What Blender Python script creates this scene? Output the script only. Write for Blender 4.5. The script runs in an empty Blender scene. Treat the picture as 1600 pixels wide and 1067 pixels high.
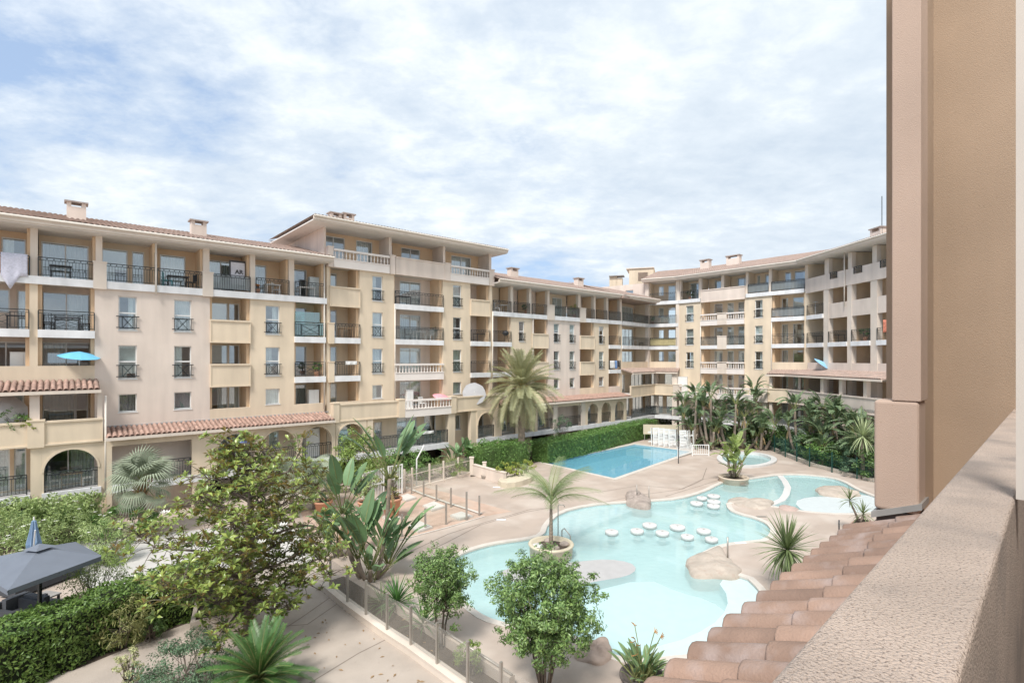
import bpy, math, random
import numpy as np
from mathutils import Vector, Matrix, geometry
R = math.radians
random.seed(7); rng = np.random.default_rng(7)
S = bpy.context.scene; COL = S.collection
# ---------------------------------------------------------------- camera, sky, sun, exposure
H = 8.6                 # eye height above the courtyard
FPX = 810.0             # focal length in pixels of the 1600 px wide photograph
HZ = 560.0              # row of the horizon
cd = bpy.data.cameras.new('camera'); cam = bpy.data.objects.new('camera', cd); COL.objects.link(cam)
cam.location = (0, 0, H); cam.rotation_euler = (R(90), 0, 0)
cd.sensor_width = 36; cd.lens = 36*FPX/1600; cd.shift_y = (HZ-533.5)/1600
cd.clip_start = 0.05; cd.clip_end = 3000
S.camera = cam
SUN_EL, SUN_AZ = R(54), R(-158)      # azimuth measured from +Y towards +X
w = bpy.data.worlds.new('World'); S.world = w; w.use_nodes = True
nt = w.node_tree; nt.nodes.clear()
def wn(t, **k):
    n = nt.nodes.new(t)
    for a, b in k.items(): setattr(n, a, b)
    return n
def wl(a, b): nt.links.new(a, b)
out = wn('ShaderNodeOutputWorld'); bg = wn('ShaderNodeBackground'); wl(bg.outputs[0], out.inputs[0])
bg.inputs[1].default_value = 0.10
sky = wn('ShaderNodeTexSky', sky_type='NISHITA'); sky.sun_disc = False
sky.sun_elevation = SUN_EL; sky.sun_rotation = SUN_AZ; sky.air_density = 1.0; sky.dust_density = 1.6; sky.ozone_density = 1.2
tc = wn('ShaderNodeTexCoord'); sp = wn('ShaderNodeSeparateXYZ'); wl(tc.outputs['Generated'], sp.inputs[0])
def wm(op, a, b=None, clamp=False):
    n = wn('ShaderNodeMath', operation=op); n.use_clamp = clamp
    for i, v in enumerate((a, b)):
        if v is None: continue
        if isinstance(v, (int, float)): n.inputs[i].default_value = v
        else: wl(v, n.inputs[i])
    return n.outputs[0]
zz = wm('ADD', wm('MAXIMUM', sp.outputs[2], 0.0), 0.22)
cx, cy = wm('DIVIDE', sp.outputs[0], zz), wm('DIVIDE', sp.outputs[1], zz)
cb = wn('ShaderNodeCombineXYZ'); wl(cx, cb.inputs[0]); wl(cy, cb.inputs[1]); cb.inputs[2].default_value = 3.7
def wnoise(scale, detail, rough, dist=0.0, off=(0, 0, 0), stretch=(1, 1, 1)):
    mp = wn('ShaderNodeMapping'); wl(cb.outputs[0], mp.inputs[0]); mp.inputs['Location'].default_value = off; mp.inputs['Scale'].default_value = stretch
    n = wn('ShaderNodeTexNoise'); wl(mp.outputs[0], n.inputs['Vector'])
    n.inputs['Scale'].default_value = scale; n.inputs['Detail'].default_value = detail; n.inputs['Roughness'].default_value = rough; n.inputs['Distortion'].default_value = dist
    return n.outputs[0]
def wramp(v, stops):
    n = wn('ShaderNodeValToRGB'); wl(v, n.inputs[0]); e = n.color_ramp.elements
    while len(e) < len(stops): e.new(0.5)
    for q, (p, c) in zip(e, stops): q.position = p; q.color = (*c, 1) if len(c) == 3 else c
    return n.outputs[0]
big = wnoise(0.85, 3, 0.55, 0.3, (3.1, 1.2, 0)); fine = wnoise(2.0, 12, 0.62, 0.0, (2.4, 7.7, 0), (1, 1.15, 1)); wisp = wnoise(7, 8, 0.6, 0.3, (9, 2, 0), (1.0, 1.4, 1))
cov = wm('ADD', wm('ADD', wm('MULTIPLY', big, 0.75), wm('MULTIPLY', fine, 0.55)), wm('MULTIPLY', wisp, 0.12))
# the cloud bank is thickest over the far right of the courtyard and thins to the left
lean = wm('MULTIPLY', wm('ADD', cx, 0.5), 0.115)
cov = wm('ADD', cov, lean)
mask = wramp(cov, [(0.60, (0, 0, 0)), (0.65, (.45, .45, .45)), (0.72, (.85, .85, .85)), (0.80, (1, 1, 1))])
shade = wramp(wm('ADD', wm('MULTIPLY', fine, 0.7), wm('MULTIPLY', wisp, 0.3)), [(0.36, (4.7, 5.4, 6.2)), (0.50, (5.6, 6.2, 6.8)), (0.62, (7.0, 7.4, 7.7))])
mx = wn('ShaderNodeMix', data_type='RGBA'); wl(mask, mx.inputs[0])
# thin veil everywhere: the gaps are pale blue, not deep blue
veil = wn('ShaderNodeMix', data_type='RGBA'); veil.inputs[0].default_value = 0.6; wl(sky.outputs[0], veil.inputs[6]); veil.inputs[7].default_value = (4.0, 5.3, 7.4, 1)
wl(veil.outputs[2], mx.inputs[6]); wl(shade, mx.inputs[7]); wl(mx.outputs[2], bg.inputs[0])
sd = bpy.data.lights.new('sun', 'SUN'); sd.energy = 2.8; sd.angle = R(14); sd.color = (1.0, 0.955, 0.90)
sun = bpy.data.objects.new('sun', sd); COL.objects.link(sun)
sv = Vector((math.sin(SUN_AZ)*math.cos(SUN_EL), math.cos(SUN_AZ)*math.cos(SUN_EL), math.sin(SUN_EL)))
sun.rotation_euler = (-sv).to_track_quat('-Z', 'Y').to_euler()
vs = S.view_settings; vs.view_transform = 'Standard'; vs.look = 'None'; vs.exposure = 0.55; vs.gamma = 1.0; vs.use_curve_mapping = False
S.render.engine = 'CYCLES'
# ---------------------------------------------------------------- materials
MATS = {}
def mat(name, col, rough=0.8, var=0.12, scale=3.0, bump=0.0, bscale=40.0, metal=0.0, streak=0.0, isl=0.0, back=None, transl=0.0, objrand=0.0, spec=0.5, spots=None, stain=None):
    if name in MATS: return MATS[name]
    m = bpy.data.materials.new(name); m.use_nodes = True; t = m.node_tree; N = t.nodes; L = t.links
    b = N['Principled BSDF']; b.inputs['Roughness'].default_value = rough; b.inputs['Metallic'].default_value = metal
    b.inputs['Specular IOR Level'].default_value = spec
    tcn = N.new('ShaderNodeTexCoord'); geo = N.new('ShaderNodeNewGeometry')
    cur = None
    def rgb(c):
        n = N.new('ShaderNodeRGB'); n.outputs[0].default_value = (*c, 1); return n.outputs[0]
    cur = rgb(col)
    def noise(sc, det=4, vec=None, stretch=None):
        n = N.new('ShaderNodeTexNoise'); n.inputs['Scale'].default_value = sc; n.inputs['Detail'].default_value = det
        src = vec or geo.outputs['Position']
        if stretch:
            mp = N.new('ShaderNodeMapping'); mp.inputs['Scale'].default_value = stretch; L.new(src, mp.inputs[0]); src = mp.outputs[0]
        L.new(src, n.inputs['Vector']); return n.outputs[0]
    def remap(v, a, c, lo, hi):
        n = N.new('ShaderNodeMapRange'); L.new(v, n.inputs[0]); n.inputs[1].default_value = a; n.inputs[2].default_value = c; n.inputs[3].default_value = lo; n.inputs[4].default_value = hi; return n.outputs[0]
    def scalev(c, f):
        n = N.new('ShaderNodeVectorMath'); n.operation = 'SCALE'; L.new(c, n.inputs[0]); L.new(f, n.inputs['Scale']); return n.outputs[0]
    if back is not None:
        mxx = N.new('ShaderNodeMix'); mxx.data_type = 'RGBA'; L.new(geo.outputs['Backfacing'], mxx.inputs[0]); L.new(cur, mxx.inputs[6]); mxx.inputs[7].default_value = (*back, 1); cur = mxx.outputs[2]
    if var: cur = scalev(cur, remap(noise(scale, 6), 0.3, 0.7, 1-var, 1+var))
    if streak: cur = scalev(cur, remap(noise(1.6, 5, None, (1, 1, 0.12)), 0.3, 0.72, 1+streak*.5, 1-streak))
    if isl:
        cur = scalev(cur, remap(geo.outputs['Random Per Island'], 0, 1, 1-isl, 1+isl))
        hs = N.new('ShaderNodeHueSaturation'); L.new(cur, hs.inputs['Color']); L.new(remap(geo.outputs['Random Per Island'], 0, 1, 0.5+isl*.045, 0.5-isl*.045), hs.inputs['Hue']); cur = hs.outputs[0]
    if objrand:
        oi = N.new('ShaderNodeObjectInfo'); cur = scalev(cur, remap(oi.outputs['Random'], 0, 1, 1-objrand, 1+objrand))
    if spots:
        sc, th, sccol, amt = spots
        v = remap(noise(sc, 5), th, th+.08, 0, amt); mxx = N.new('ShaderNodeMix'); mxx.data_type = 'RGBA'; L.new(v, mxx.inputs[0]); L.new(cur, mxx.inputs[6]); mxx.inputs[7].default_value = (*sccol, 1); cur = mxx.outputs[2]
    if stain:
        sc, th, sccol, amt = stain
        v = remap(noise(sc, 3), th, th+.2, 0, amt); mxx = N.new('ShaderNodeMix'); mxx.data_type = 'RGBA'; L.new(v, mxx.inputs[0]); L.new(cur, mxx.inputs[6]); mxx.inputs[7].default_value = (*sccol, 1); cur = mxx.outputs[2]
    L.new(cur, b.inputs['Base Color'])
    if bump:
        bp = N.new('ShaderNodeBump'); bp.inputs['Strength'].default_value = min(1, bump); bp.inputs['Distance'].default_value = 0.02
        L.new(noise(bscale, 8), bp.inputs['Height']); L.new(bp.outputs[0], b.inputs['Normal'])
    if transl:
        tr = N.new('ShaderNodeBsdfTranslucent'); L.new(cur, tr.inputs[0]); ms = N.new('ShaderNodeMixShader'); ms.inputs[0].default_value = transl
        L.new(b.outputs[0], ms.inputs[1]); L.new(tr.outputs[0], ms.inputs[2]); L.new(ms.outputs[0], N['Material Output'].inputs[0])
    MATS[name] = m; return m
def glassmat(name, tint, refl, mixt, rough=0.02):
    m = bpy.data.materials.new(name); m.use_nodes = True; N = m.node_tree.nodes; L = m.node_tree.links; N.remove(N['Principled BSDF'])
    tr = N.new('ShaderNodeBsdfTransparent'); tr.inputs[0].default_value = (*tint, 1)
    gl = N.new('ShaderNodeBsdfGlossy'); gl.inputs['Roughness'].default_value = rough; gl.inputs[0].default_value = (.9, .95, 1, 1)
    fr = N.new('ShaderNodeFresnel'); fr.inputs[0].default_value = 1.5
    mt = N.new('ShaderNodeMath'); mt.operation = 'MULTIPLY_ADD'; ge = N.new('ShaderNodeNewGeometry'); fx = N.new('ShaderNodeMix'); L.new(ge.outputs['Backfacing'], fx.inputs[0]); L.new(fr.outputs[0], fx.inputs[2]); fx.inputs[3].default_value = .0; L.new(fx.outputs[0], mt.inputs[0]); mt.inputs[1].default_value = refl; mt.inputs[2].default_value = mixt; mt.use_clamp = True
    ms = N.new('ShaderNodeMixShader'); L.new(mt.outputs[0], ms.inputs[0]); L.new(tr.outputs[0], ms.inputs[1]); L.new(gl.outputs[0], ms.inputs[2]); L.new(ms.outputs[0], N['Material Output'].inputs[0])
    MATS[name] = m; return m
def milky(name, col, fac, gloss=.06):
    m = bpy.data.materials.new(name); m.use_nodes = True; N = m.node_tree.nodes; L = m.node_tree.links; N.remove(N['Principled BSDF'])
    tr = N.new('ShaderNodeBsdfTransparent'); df = N.new('ShaderNodeBsdfDiffuse'); df.inputs[0].default_value = (*col, 1); a = N.new('ShaderNodeMixShader'); a.inputs[0].default_value = fac
    L.new(tr.outputs[0], a.inputs[1]); L.new(df.outputs[0], a.inputs[2]); gl = N.new('ShaderNodeBsdfGlossy'); gl.inputs['Roughness'].default_value = .04; b = N.new('ShaderNodeMixShader'); fr = N.new('ShaderNodeFresnel'); fr.inputs[0].default_value = 1.33
    ge = N.new('ShaderNodeNewGeometry'); fx = N.new('ShaderNodeMix'); L.new(ge.outputs['Backfacing'], fx.inputs[0]); L.new(fr.outputs[0], fx.inputs[2]); fx.inputs[3].default_value = .03; L.new(fx.outputs[0], b.inputs[0]); L.new(a.outputs[0], b.inputs[1]); L.new(gl.outputs[0], b.inputs[2]); L.new(b.outputs[0], N['Material Output'].inputs[0]); MATS[name] = m; return m
CREAM = mat('render_cream', (.73, .61, .46), .9, .07, .5, .15, 60, streak=.11)
PINK = mat('render_pink', (.72, .62, .54), .9, .07, .5, .15, 60, streak=.12)
ORANGE = mat('render_orange_shade', (.73, .54, .36), .9, .08, .7, .1, 60, streak=.05)  # orange tone carries the shade of the loggia return walls
TRIM = mat('trim_cream', (.72, .63, .54), .85, .06, .8, .1, 60, streak=.08)
BALW = mat('balustrade_white', (.80, .74, .69), .8, .05, 1.0)
SLAB = mat('slab_white', (.76, .765, .77), .8, .07, 2.0, 0, streak=.14)
SOFFIT = mat('soffit_white', (.74, .70, .66), .85, .05, 1.0)
FRAME = mat('frame_white', (.78, .78, .76), .5, .03)
IRON = mat('wrought_iron', (.035, .042, .045), .45, .1, metal=.3)
WHITEMETAL = mat('white_metal', (.8, .8, .78), .4, .04)
STEEL = mat('steel_post', (.42, .39, .35), .4, .1, metal=.5)
TILE = mat('clay_tile', (.37, .245, .195), .85, .22, 5, .3, 30, objrand=.22, isl=.3, stain=(3.0, .56, (.30, .25, .21), .6))
TILEN = mat('near_clay_tile', (.315, .205, .15), .8, .16, 4, .35, 60, objrand=.2, stain=(4.5, .5, (.42, .34, .31), .6), spots=(90, .62, (.2, .14, .12), .35))
TILEG = mat('weathered_tile', (.40, .30, .25), .9, .2, 5, .2, 30, isl=.3, stain=(2.0, .52, (.30, .27, .24), .6))
CURT = mat('curtain_fabric', (.74, .74, .72), .9, .1, 2, objrand=.25)
PINKCURT = mat('mauve_curtain', (.42, .36, .38), .9, .1, 2)
SHUTTER = mat('roller_shutter', (.70, .70, .67), .6, .05)
BASESHADE = mat('basement_shade', (.05, .045, .04), .9, .1)  # near-black: deep shade of the half-basement put into the colour
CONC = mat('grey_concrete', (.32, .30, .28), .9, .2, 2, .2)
GLASS = glassmat('window_glass', (.90, .94, .94), 1.4, .16)
TEAL = glassmat('teal_glass', (.45, .72, .68), .8, .22, .15)
SMOKE = glassmat('smoked_glass', (.84, .84, .80), .8, .06, .05)
SMOKEF = milky('fence_glass', (.50, .48, .43), .15)
BALG = milky('balcony_glass', (.33, .37, .36), .22)
FROST = milky('grey_screen', (.42, .47, .48), .45)
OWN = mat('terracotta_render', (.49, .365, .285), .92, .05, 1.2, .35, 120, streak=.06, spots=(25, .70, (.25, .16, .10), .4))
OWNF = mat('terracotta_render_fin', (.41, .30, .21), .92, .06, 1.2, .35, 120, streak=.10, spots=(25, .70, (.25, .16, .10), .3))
# ---------------------------------------------------------------- mesh helpers
class MB:
    def __init__(s): s.v = []; s.f = []; s.m = []; s.cm = 0
    def add(s, vs, fs, m=None):
        o = len(s.v); s.v += [tuple(q) for q in vs]; s.f += [tuple(i+o for i in f) for f in fs]; s.m += [s.cm if m is None else m]*len(fs); return s
    def box(s, x0, x1, y0, y1, z0, z1, m=None):
        return s.add([(x0,y0,z0),(x1,y0,z0),(x1,y1,z0),(x0,y1,z0),(x0,y0,z1),(x1,y0,z1),(x1,y1,z1),(x0,y1,z1)],
                     [(0,3,2,1),(4,5,6,7),(0,1,5,4),(1,2,6,5),(2,3,7,6),(3,0,4,7)], m)
    def bar(s, a, b, w, m=None, h=None):
        a, b = Vector(a), Vector(b); d = (b-a)
        if d.length < 1e-6: return s
        d.normalize(); u = d.cross(Vector((0, 0, 1)))
        u = Vector((1, 0, 0)) if u.length < 1e-4 else u.normalized()
        v = u.cross(d); u *= w/2; v *= (h or w)/2
        return s.add([a-u-v, a+u-v, a+u+v, a-u+v, b-u-v, b+u-v, b+u+v, b-u+v], [(0,3,2,1),(4,5,6,7),(0,1,5,4),(1,2,6,5),(2,3,7,6),(3,0,4,7)], m)
    def tube(s, pts, rad, n=8, m=None, cap=True):
        pts = [Vector(p) for p in pts]; rs = rad if hasattr(rad, '__len__') else [rad]*len(pts); V = []; F = []
        for i, p in enumerate(pts):
            d = (pts[min(i+1, len(pts)-1)]-pts[max(i-1, 0)]).normalized()
            u = d.cross(Vector((.3, .9, .1)));  u = u.normalized() if u.length > .05 else d.cross(Vector((1, 0, 0))).normalized(); v = d.cross(u)
            for k in range(n):
                a = 2*math.pi*k/n; V.append(p+(u*math.cos(a)+v*math.sin(a))*rs[i])
        for i in range(len(pts)-1):
            for k in range(n): F.append((i*n+k, i*n+(k+1) % n, (i+1)*n+(k+1) % n, (i+1)*n+k))
        if cap: F.append(tuple(range(n))[::-1]); F.append(tuple((len(pts)-1)*n+k for k in range(n)))
        return s.add(V, F, m)
    def lathe(s, prof, n=20, c=(0, 0, 0), m=None):
        V = []; F = []
        for r, z in prof:
            for k in range(n): a = 2*math.pi*k/n; V.append((c[0]+r*math.cos(a), c[1]+r*math.sin(a), c[2]+z))
        for i in range(len(prof)-1):
            for k in range(n): F.append((i*n+k, i*n+(k+1) % n, (i+1)*n+(k+1) % n, (i+1)*n+k))
        if prof[0][0] > 0: F.append(tuple(range(n))[::-1])
        if prof[-1][0] > 0: F.append(tuple((len(prof)-1)*n+k for k in range(n)))
        return s.add(V, F, m)
    def prism(s, poly, z0, z1, m=None):
        n = len(poly); V = [(x, y, z0) for x, y in poly]+[(x, y, z1) for x, y in poly]
        return s.add(V, [tuple(range(n))[::-1], tuple(range(n, 2*n))]+[(i, (i+1) % n, (i+1) % n+n, i+n) for i in range(n)], m)
    def mesh(s, name, mats, smooth=False):
        me = bpy.data.meshes.new(name); me.from_pydata(s.v, [], s.f)
        for q in (mats if isinstance(mats, (list, tuple)) else [mats]): me.materials.append(q)
        if any(s.m): me.polygons.foreach_set('material_index', s.m)
        if smooth: me.polygons.foreach_set('use_smooth', [True]*len(s.f))
        me.update(); return me
WM = {}
I4 = Matrix.Identity(4)
def put(name, me, parent=None, M=None):
    o = bpy.data.objects.new(name, me); COL.objects.link(o)
    M = M if M is not None else (WM[parent.name] if parent else I4)
    WM[o.name] = M.copy()
    if parent: o.parent = parent; o.matrix_local = WM[parent.name].inverted() @ M
    else: o.matrix_local = M
    return o
def tag(o, label=None, cat=None, group=None, kind=None):
    for k, v in (('label', label), ('category', cat), ('group', group), ('kind', kind)):
        if v: o[k] = v
    return o
def thing(name, label, cat, loc=(0, 0, 0), rz=0, group=None):
    return tag(put(name, None, None, Matrix.Translation(loc) @ Matrix.Rotation(rz, 4, 'Z')), label, cat, group)
def part(mb, name, mats, parent, M=None, smooth=False, kind=None):
    o = put(name, mb.mesh(name, mats, smooth), parent, M)
    if kind: o['kind'] = kind
    return o
def solo(mb, name, mats, label, cat, M=None, group=None, smooth=False):
    return tag(put(name, mb.mesh(name, mats, smooth), None, M), label, cat, group)
def G(px, py, z=0.0):
    Y = (H-z)*FPX/(py-HZ); return Vector(((px-800)/FPX*Y, Y, z))
def dup(o, loc, rz=0, label=None, group=None, sc=1.0):
    M = Matrix.Translation(loc) @ Matrix.Rotation(rz, 4, 'Z') @ Matrix.Scale(sc, 4)
    def rec(a, par):
        c = a.copy(); COL.objects.link(c)
        if par is None: c.matrix_local = M
        else: c.parent = par; c.matrix_local = a.matrix_local
        for ch in KIDS.get(a.name, []): rec(ch, c)
        return c
    c = rec(o, None); WM[c.name] = M.copy()
    if label: c['label'] = label
    if group: c['group'] = group
    return c
KIDS = {}
def index_kids():
    KIDS.clear()
    for o in COL.objects:
        if o.parent: KIDS.setdefault(o.parent.name, []).append(o)
# ---------------------------------------------------------------- the apartment ring
FL = {1: 1.95, 2: 4.65, 3: 7.35, 4: 10.05, 5: 12.75, 6: 15.45, 7: 18.05}
class Seg:
    """a straight stretch of facade: u along it, y inward, z up"""
    def __init__(s, O, d):
        d = Vector(d).normalized(); s.O = Vector(O); s.d = d; s.n = Vector((-d.y, d.x))
        s.M = Matrix(((d.x, s.n.x, 0, O[0]), (d.y, s.n.y, 0, O[1]), (0, 0, 1, 0), (0, 0, 0, 1)))
    def U(s, px, y=0.0):
        r = (px-800)/FPX; P = s.O+s.n*y
        return (r*P.y-P.x)/(s.d.x-r*s.d.y)
def building(label, seg, u):
    e = thing('apartment_building', label, 'apartment building'); 
    M = seg.M @ Matrix.Translation((u, 0, 0)); WM[e.name] = M; e.matrix_local = M
    return e
def wall_mesh(u0, u1, z0, z1, holes, y0, y1, mb=None):
    mb = mb or MB()
    us = sorted({u0, u1, *[min(max(q, u0), u1) for h in holes for q in h[:2]]}); zs = sorted({z0, z1, *[min(max(q, z0), z1) for h in holes for q in h[2:4]]})
    nu, nz = len(us)-1, len(zs)-1
    def solid(i, j):
        if i < 0 or j < 0 or i >= nu or j >= nz: return False
        cu, cz = (us[i]+us[i+1])/2, (zs[j]+zs[j+1])/2
        return not any(h[0] < cu < h[1] and h[2] < cz < h[3] for h in holes)
    for i in range(nu):
        for j in range(nz):
            if not solid(i, j): continue
            a, b, c, d = us[i], us[i+1], zs[j], zs[j+1]
            mb.add([(a,y0,c),(b,y0,c),(b,y0,d),(a,y0,d)], [(0,1,2,3)]); mb.add([(a,y1,c),(b,y1,c),(b,y1,d),(a,y1,d)], [(3,2,1,0)])
            if not solid(i-1, j): mb.add([(a,y0,c),(a,y1,c),(a,y1,d),(a,y0,d)], [(3,2,1,0)])
            if not solid(i+1, j): mb.add([(b,y0,c),(b,y1,c),(b,y1,d),(b,y0,d)], [(0,1,2,3)])
            if not solid(i, j-1): mb.add([(a,y0,c),(b,y0,c),(b,y1,c),(a,y1,c)], [(3,2,1,0)])
            if not solid(i, j+1): mb.add([(a,y0,d),(b,y0,d),(b,y1,d),(a,y1,d)], [(0,1,2,3)])
    return mb
def window(b, seg, u0, u1, z0, z1, y=0.12, leaves=2, dress=None, transom=None, sill=False):
    """glazed window or sliding door > pane, curtain"""
    M = seg.M @ Matrix.Translation((u0, y, z0)); W = u1-u0; h = z1-z0; t = .055; mb = MB()
    mb.box(0, W, -.03, .04, h-t, h); mb.box(0, W, -.03, .04, 0, t); mb.box(0, t, -.03, .04, t, h-t); mb.box(W-t, W, -.03, .04, t, h-t)
    for k in range(1, leaves): mb.box(W*k/leaves-t*.5, W*k/leaves+t*.5, -.025, .035, t, h-t)
    if transom: mb.box(t, W-t, -.028, .038, transom-.04, transom+.04)
    if sill: mb.box(-.04, W+.04, -y-.03, -.031, -.05, 0)
    wo = part(mb, 'window', FRAME, b, M)
    part(MB().box(t*.5, W-t*.5, .005, .013, t*.5, h-t*.5), 'pane', GLASS, wo, M)
    dress = dress if dress is not None else random.choice(['c', 'c', 'c', 'half', 'dark', 's', 'right'])
    if dress == 's':
        part(MB().box(t, W-t, .05, .07, h*random.choice([.45, .6, .15]), h-t), 'roller_shutter', SHUTTER, wo, M)
    if dress in ('c', 'half', 'right', 'm', 's'):
        a, c = (t, W-t) if dress in ('c', 'm') else ((t, W*.5) if dress != 'right' else (W*.55, W-t))
        n = max(6, int((c-a)/.05)); q = MB(); V = []; F = []
        ph = random.random()*6
        for i in range(n+1):
            x = a+(c-a)*i/n; yy = .13+.03*math.sin(i*1.9+ph)+.012*math.sin(i*4.1)
            V += [(x, yy, .04), (x, yy, h-t)]
        for i in range(n): F.append((2*i, 2*i+2, 2*i+3, 2*i+1))
        q.add(V, F); part(q, 'curtain', PINKCURT if dress == 'm' else CURT, wo, M)
    return wo
def railing(b, seg, u0, u1, z, y=-.08, style='bars', h=1.0, screen=None, M=None):
    mb = MB(); a, c = u0+.02, u1-.02
    mb.box(a, c, y-.025, y+.025, z+h-.04, z+h); mb.box(a, c, y-.015, y+.015, z+h-.17, z+h-.14); mb.box(a, c, y-.015, y+.015, z+.08, z+.11)
    n = max(2, int(round((c-a)/.13)))
    xc, xw = (a+c)/2, min(.62, (c-a)*.28)
    for i in range(n+1):
        x = a+(c-a)*i/n
        if style == 'x' and abs(x-xc) < xw: continue
        w = .022 if i in (0, n) else .009
        mb.box(x-w, x+w, y-w, y+w, z+(0 if i in (0, n) else .11), z+h-.14 if i % n else z+h-.04)
    if style == 'x':
        for sx in (-1, 1):
            mb.box(xc+sx*xw-.015, xc+sx*xw+.015, y-.012, y+.012, z+.11, z+h-.17)
            mb.bar((xc-xw, y, z+(.2 if sx > 0 else h-.22)), (xc+xw, y, z+(h-.22 if sx > 0 else .2)), .022)
        mb.bar((xc-xw, y, z+.2), (xc+xw, y, z+.2), .02); mb.bar((xc-xw, y, z+h-.22), (xc+xw, y, z+h-.22), .02)
        mb.bar((xc, y, z+.2), (xc+xw, y, z+h*.48), .016); mb.bar((xc, y, z+.2), (xc-xw, y, z+h*.48), .016)
    else:
        for i in range(0, n, 2):      # scrolls between the two upper rails
            x = a+(c-a)*(i+.5)/n; mb.box(x-.03, x+.03, y-.008, y+.008, z+h-.115, z+h-.065)
    r = part(mb, 'railing', IRON, b, M or seg.M)
    if screen: part(MB().box(a+.03, c-.03, y+.03, y+.045, z+.1, z+h-.06), 'screen', screen, r, M or seg.M)
    return r
def winrail(b, seg, u0, u1, z, h=.75, y=-.07):
    mb = MB(); a, c = u0-.10, u1+.10
    for zz_ in (z+h, z+h-.62): mb.bar((a, y, zz_), (c, y, zz_), .045)
    mb.bar((u0+.02, y, z+h), (u0+.02, y, z+h-.62), .028); mb.bar((u1-.02, y, z+h), (u1-.02, y, z+h-.62), .028)
    mb.bar((u0+.18, y, z+h), (u0+.18, y, z+h-.62), .022); mb.bar((u1-.18, y, z+h), (u1-.18, y, z+h-.62), .022)
    mb.bar((u0+.18, y, z+h), (u1-.18, y, z+h-.62), .026); mb.bar((u1-.18, y, z+h), (u0+.18, y, z+h-.62), .026)
    mb.bar((u0+.02, y, z+h-.3), (u0+.02, 0.02, z+h-.3), .02)
    return part(mb, 'window_railing', IRON, b, seg.M)
BALP = [(.045, 0), (.05, .04), (.03, .08), (.058, .2), (.05, .3), (.028, .42), (.04, .5), (.045, .53)]
def balustrade(b, seg, u0, u1, z, y=-.1, base=.18, m=None):
    q = MB(); q.box(u0, u1, y-.06, y+.14, z-.45, z+base-.06); q.box(u0, u1, y-.10, y+.17, z+base-.06, z+base); q.box(u0, u1, y-.10, y+.17, z+base+.53, z+base+.67)
    o = part(q, 'balustrade', m or BALW, b, seg.M)
    n = max(2, int((u1-u0)/.26)); l = MB()
    for i in range(n): l.lathe(BALP, 6, (u0+(u1-u0)*(i+.5)/n, y+.03, z+base))
    part(l, 'baluster', m or BALW, o, seg.M, kind='stuff'); return o
def parapet(b, seg, u0, u1, z, y=-.1, m=None, lo=.5, hi=.92, th=.16):
    q = MB(); m = m or CREAM
    q.box(u0, u1, y, y+th, z-lo+.08, z+hi-.1); q.box(u0-.001, u1+.001, y-.06, y+th+.04, z+hi-.1, z+hi); q.box(u0-.001, u1+.001, y-.05, y+th+.02, z-lo, z-lo+.08)
    q.box(u0, u0+.06, y-.03, y, z-lo+.08, z+hi-.1); q.box(u1-.06, u1, y-.03, y, z-lo+.08, z+hi-.1)
    return part(q, 'parapet', m, b, seg.M)
def slab_edge(b, seg, u0, u1, z, y=-.16, m=None):
    return part(MB().box(u0, u1, y, .05, z-.38, z+.02), 'slab_edge', m or SLAB, b, seg.M)
def pedestal(b, seg, u, z, y=-.2, w=.56, m=None, lo=.42, hi=1.06):
    q = MB(); q.box(u-w/2, u+w/2, y, y+.5, z-lo, z+hi-.08); q.box(u-w/2-.03, u+w/2+.03, y-.03, y+.53, z+hi-.08, z+hi)
    return part(q, 'pedestal', m or TRIM, b, seg.M)
def column(b, seg, u0, u1, z0, z1, y=.02, d=.36, m=None):
    return part(MB().box(u0, u1, y, y+d, z0, z1), 'column', m or TRIM, b, seg.M)
BACKY = 1.7
def backwall(b, seg, u0, u1, F, ztop, glaz, y=BACKY, m=None, dress=None):
    """rear wall of a loggia with its glazed doors (glaz: fractions of the width)"""
    W = u1-u0; hs = [(u0+W*g[0], u0+W*g[1], F+(g[2] if len(g) > 2 else .03), F+2.12) for g in glaz]
    part(wall_mesh(u0, u1, F, ztop, hs, y, y+.2), 'back_wall', m or PINK, b, seg.M)
    for h in hs: window(b, seg, *h, y=y+.08, leaves=max(1, int(round((h[1]-h[0])/.95))), dress=dress)
def sidewall(b, seg, u, F, ztop, y0=.25, y1=BACKY, m=None, t=.16):
    part(MB().box(u-t/2, u+t/2, y0, y1, F, ztop), 'side_wall', m or ORANGE, b, seg.M)
def loggia(b, seg, u0, u1, lv, guard, glaz=None, m=None, scr=None, dress=None, ped=None, top=None):
    F = FL[lv]; zt = top or FL[lv+1]-.3
    W = u1-u0
    glaz = glaz or random.choice([[(.06, .62)], [(.1, .72)], [(.05, .3, .9), (.45, .92)], [(.12, .5), (.62, .9)]])
    backwall(b, seg, u0, u1, F, zt, glaz, m=m, dress=dress)
    sidewall(b, seg, u1-.08, F, zt); sidewall(b, seg, u0+.08, F, zt)
    # ceiling lamp spot and small wall lamp
    if guard in ('rail', 'x', 'railx'):
        slab_edge(b, seg, u0, u1, F); railing(b, seg, u0, u1, F+.02, style='x' if guard != 'rail' else 'bars', screen=scr)
    elif guard == 'solid': parapet(b, seg, u0, u1, F, m=CREAM)
    elif guard == 'pinksolid': parapet(b, seg, u0, u1, F, y=-.14, m=PINK)
    elif guard == 'flush': part(MB().box(u0, u1, 0, .2, F-.42, F+.87), 'parapet', m or CREAM, b, seg.M)
    elif guard == 'balus': balustrade(b, seg, u0, u1, F)
def floors(b, seg, u0, u1, lvs, y0=.03, y1=9.0):
    for l in lvs: part(MB().box(u0+.01, u1-.01, y0, y1, FL[l]-.3, FL[l]), 'floor_slab', SOFFIT, b, seg.M)
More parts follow.
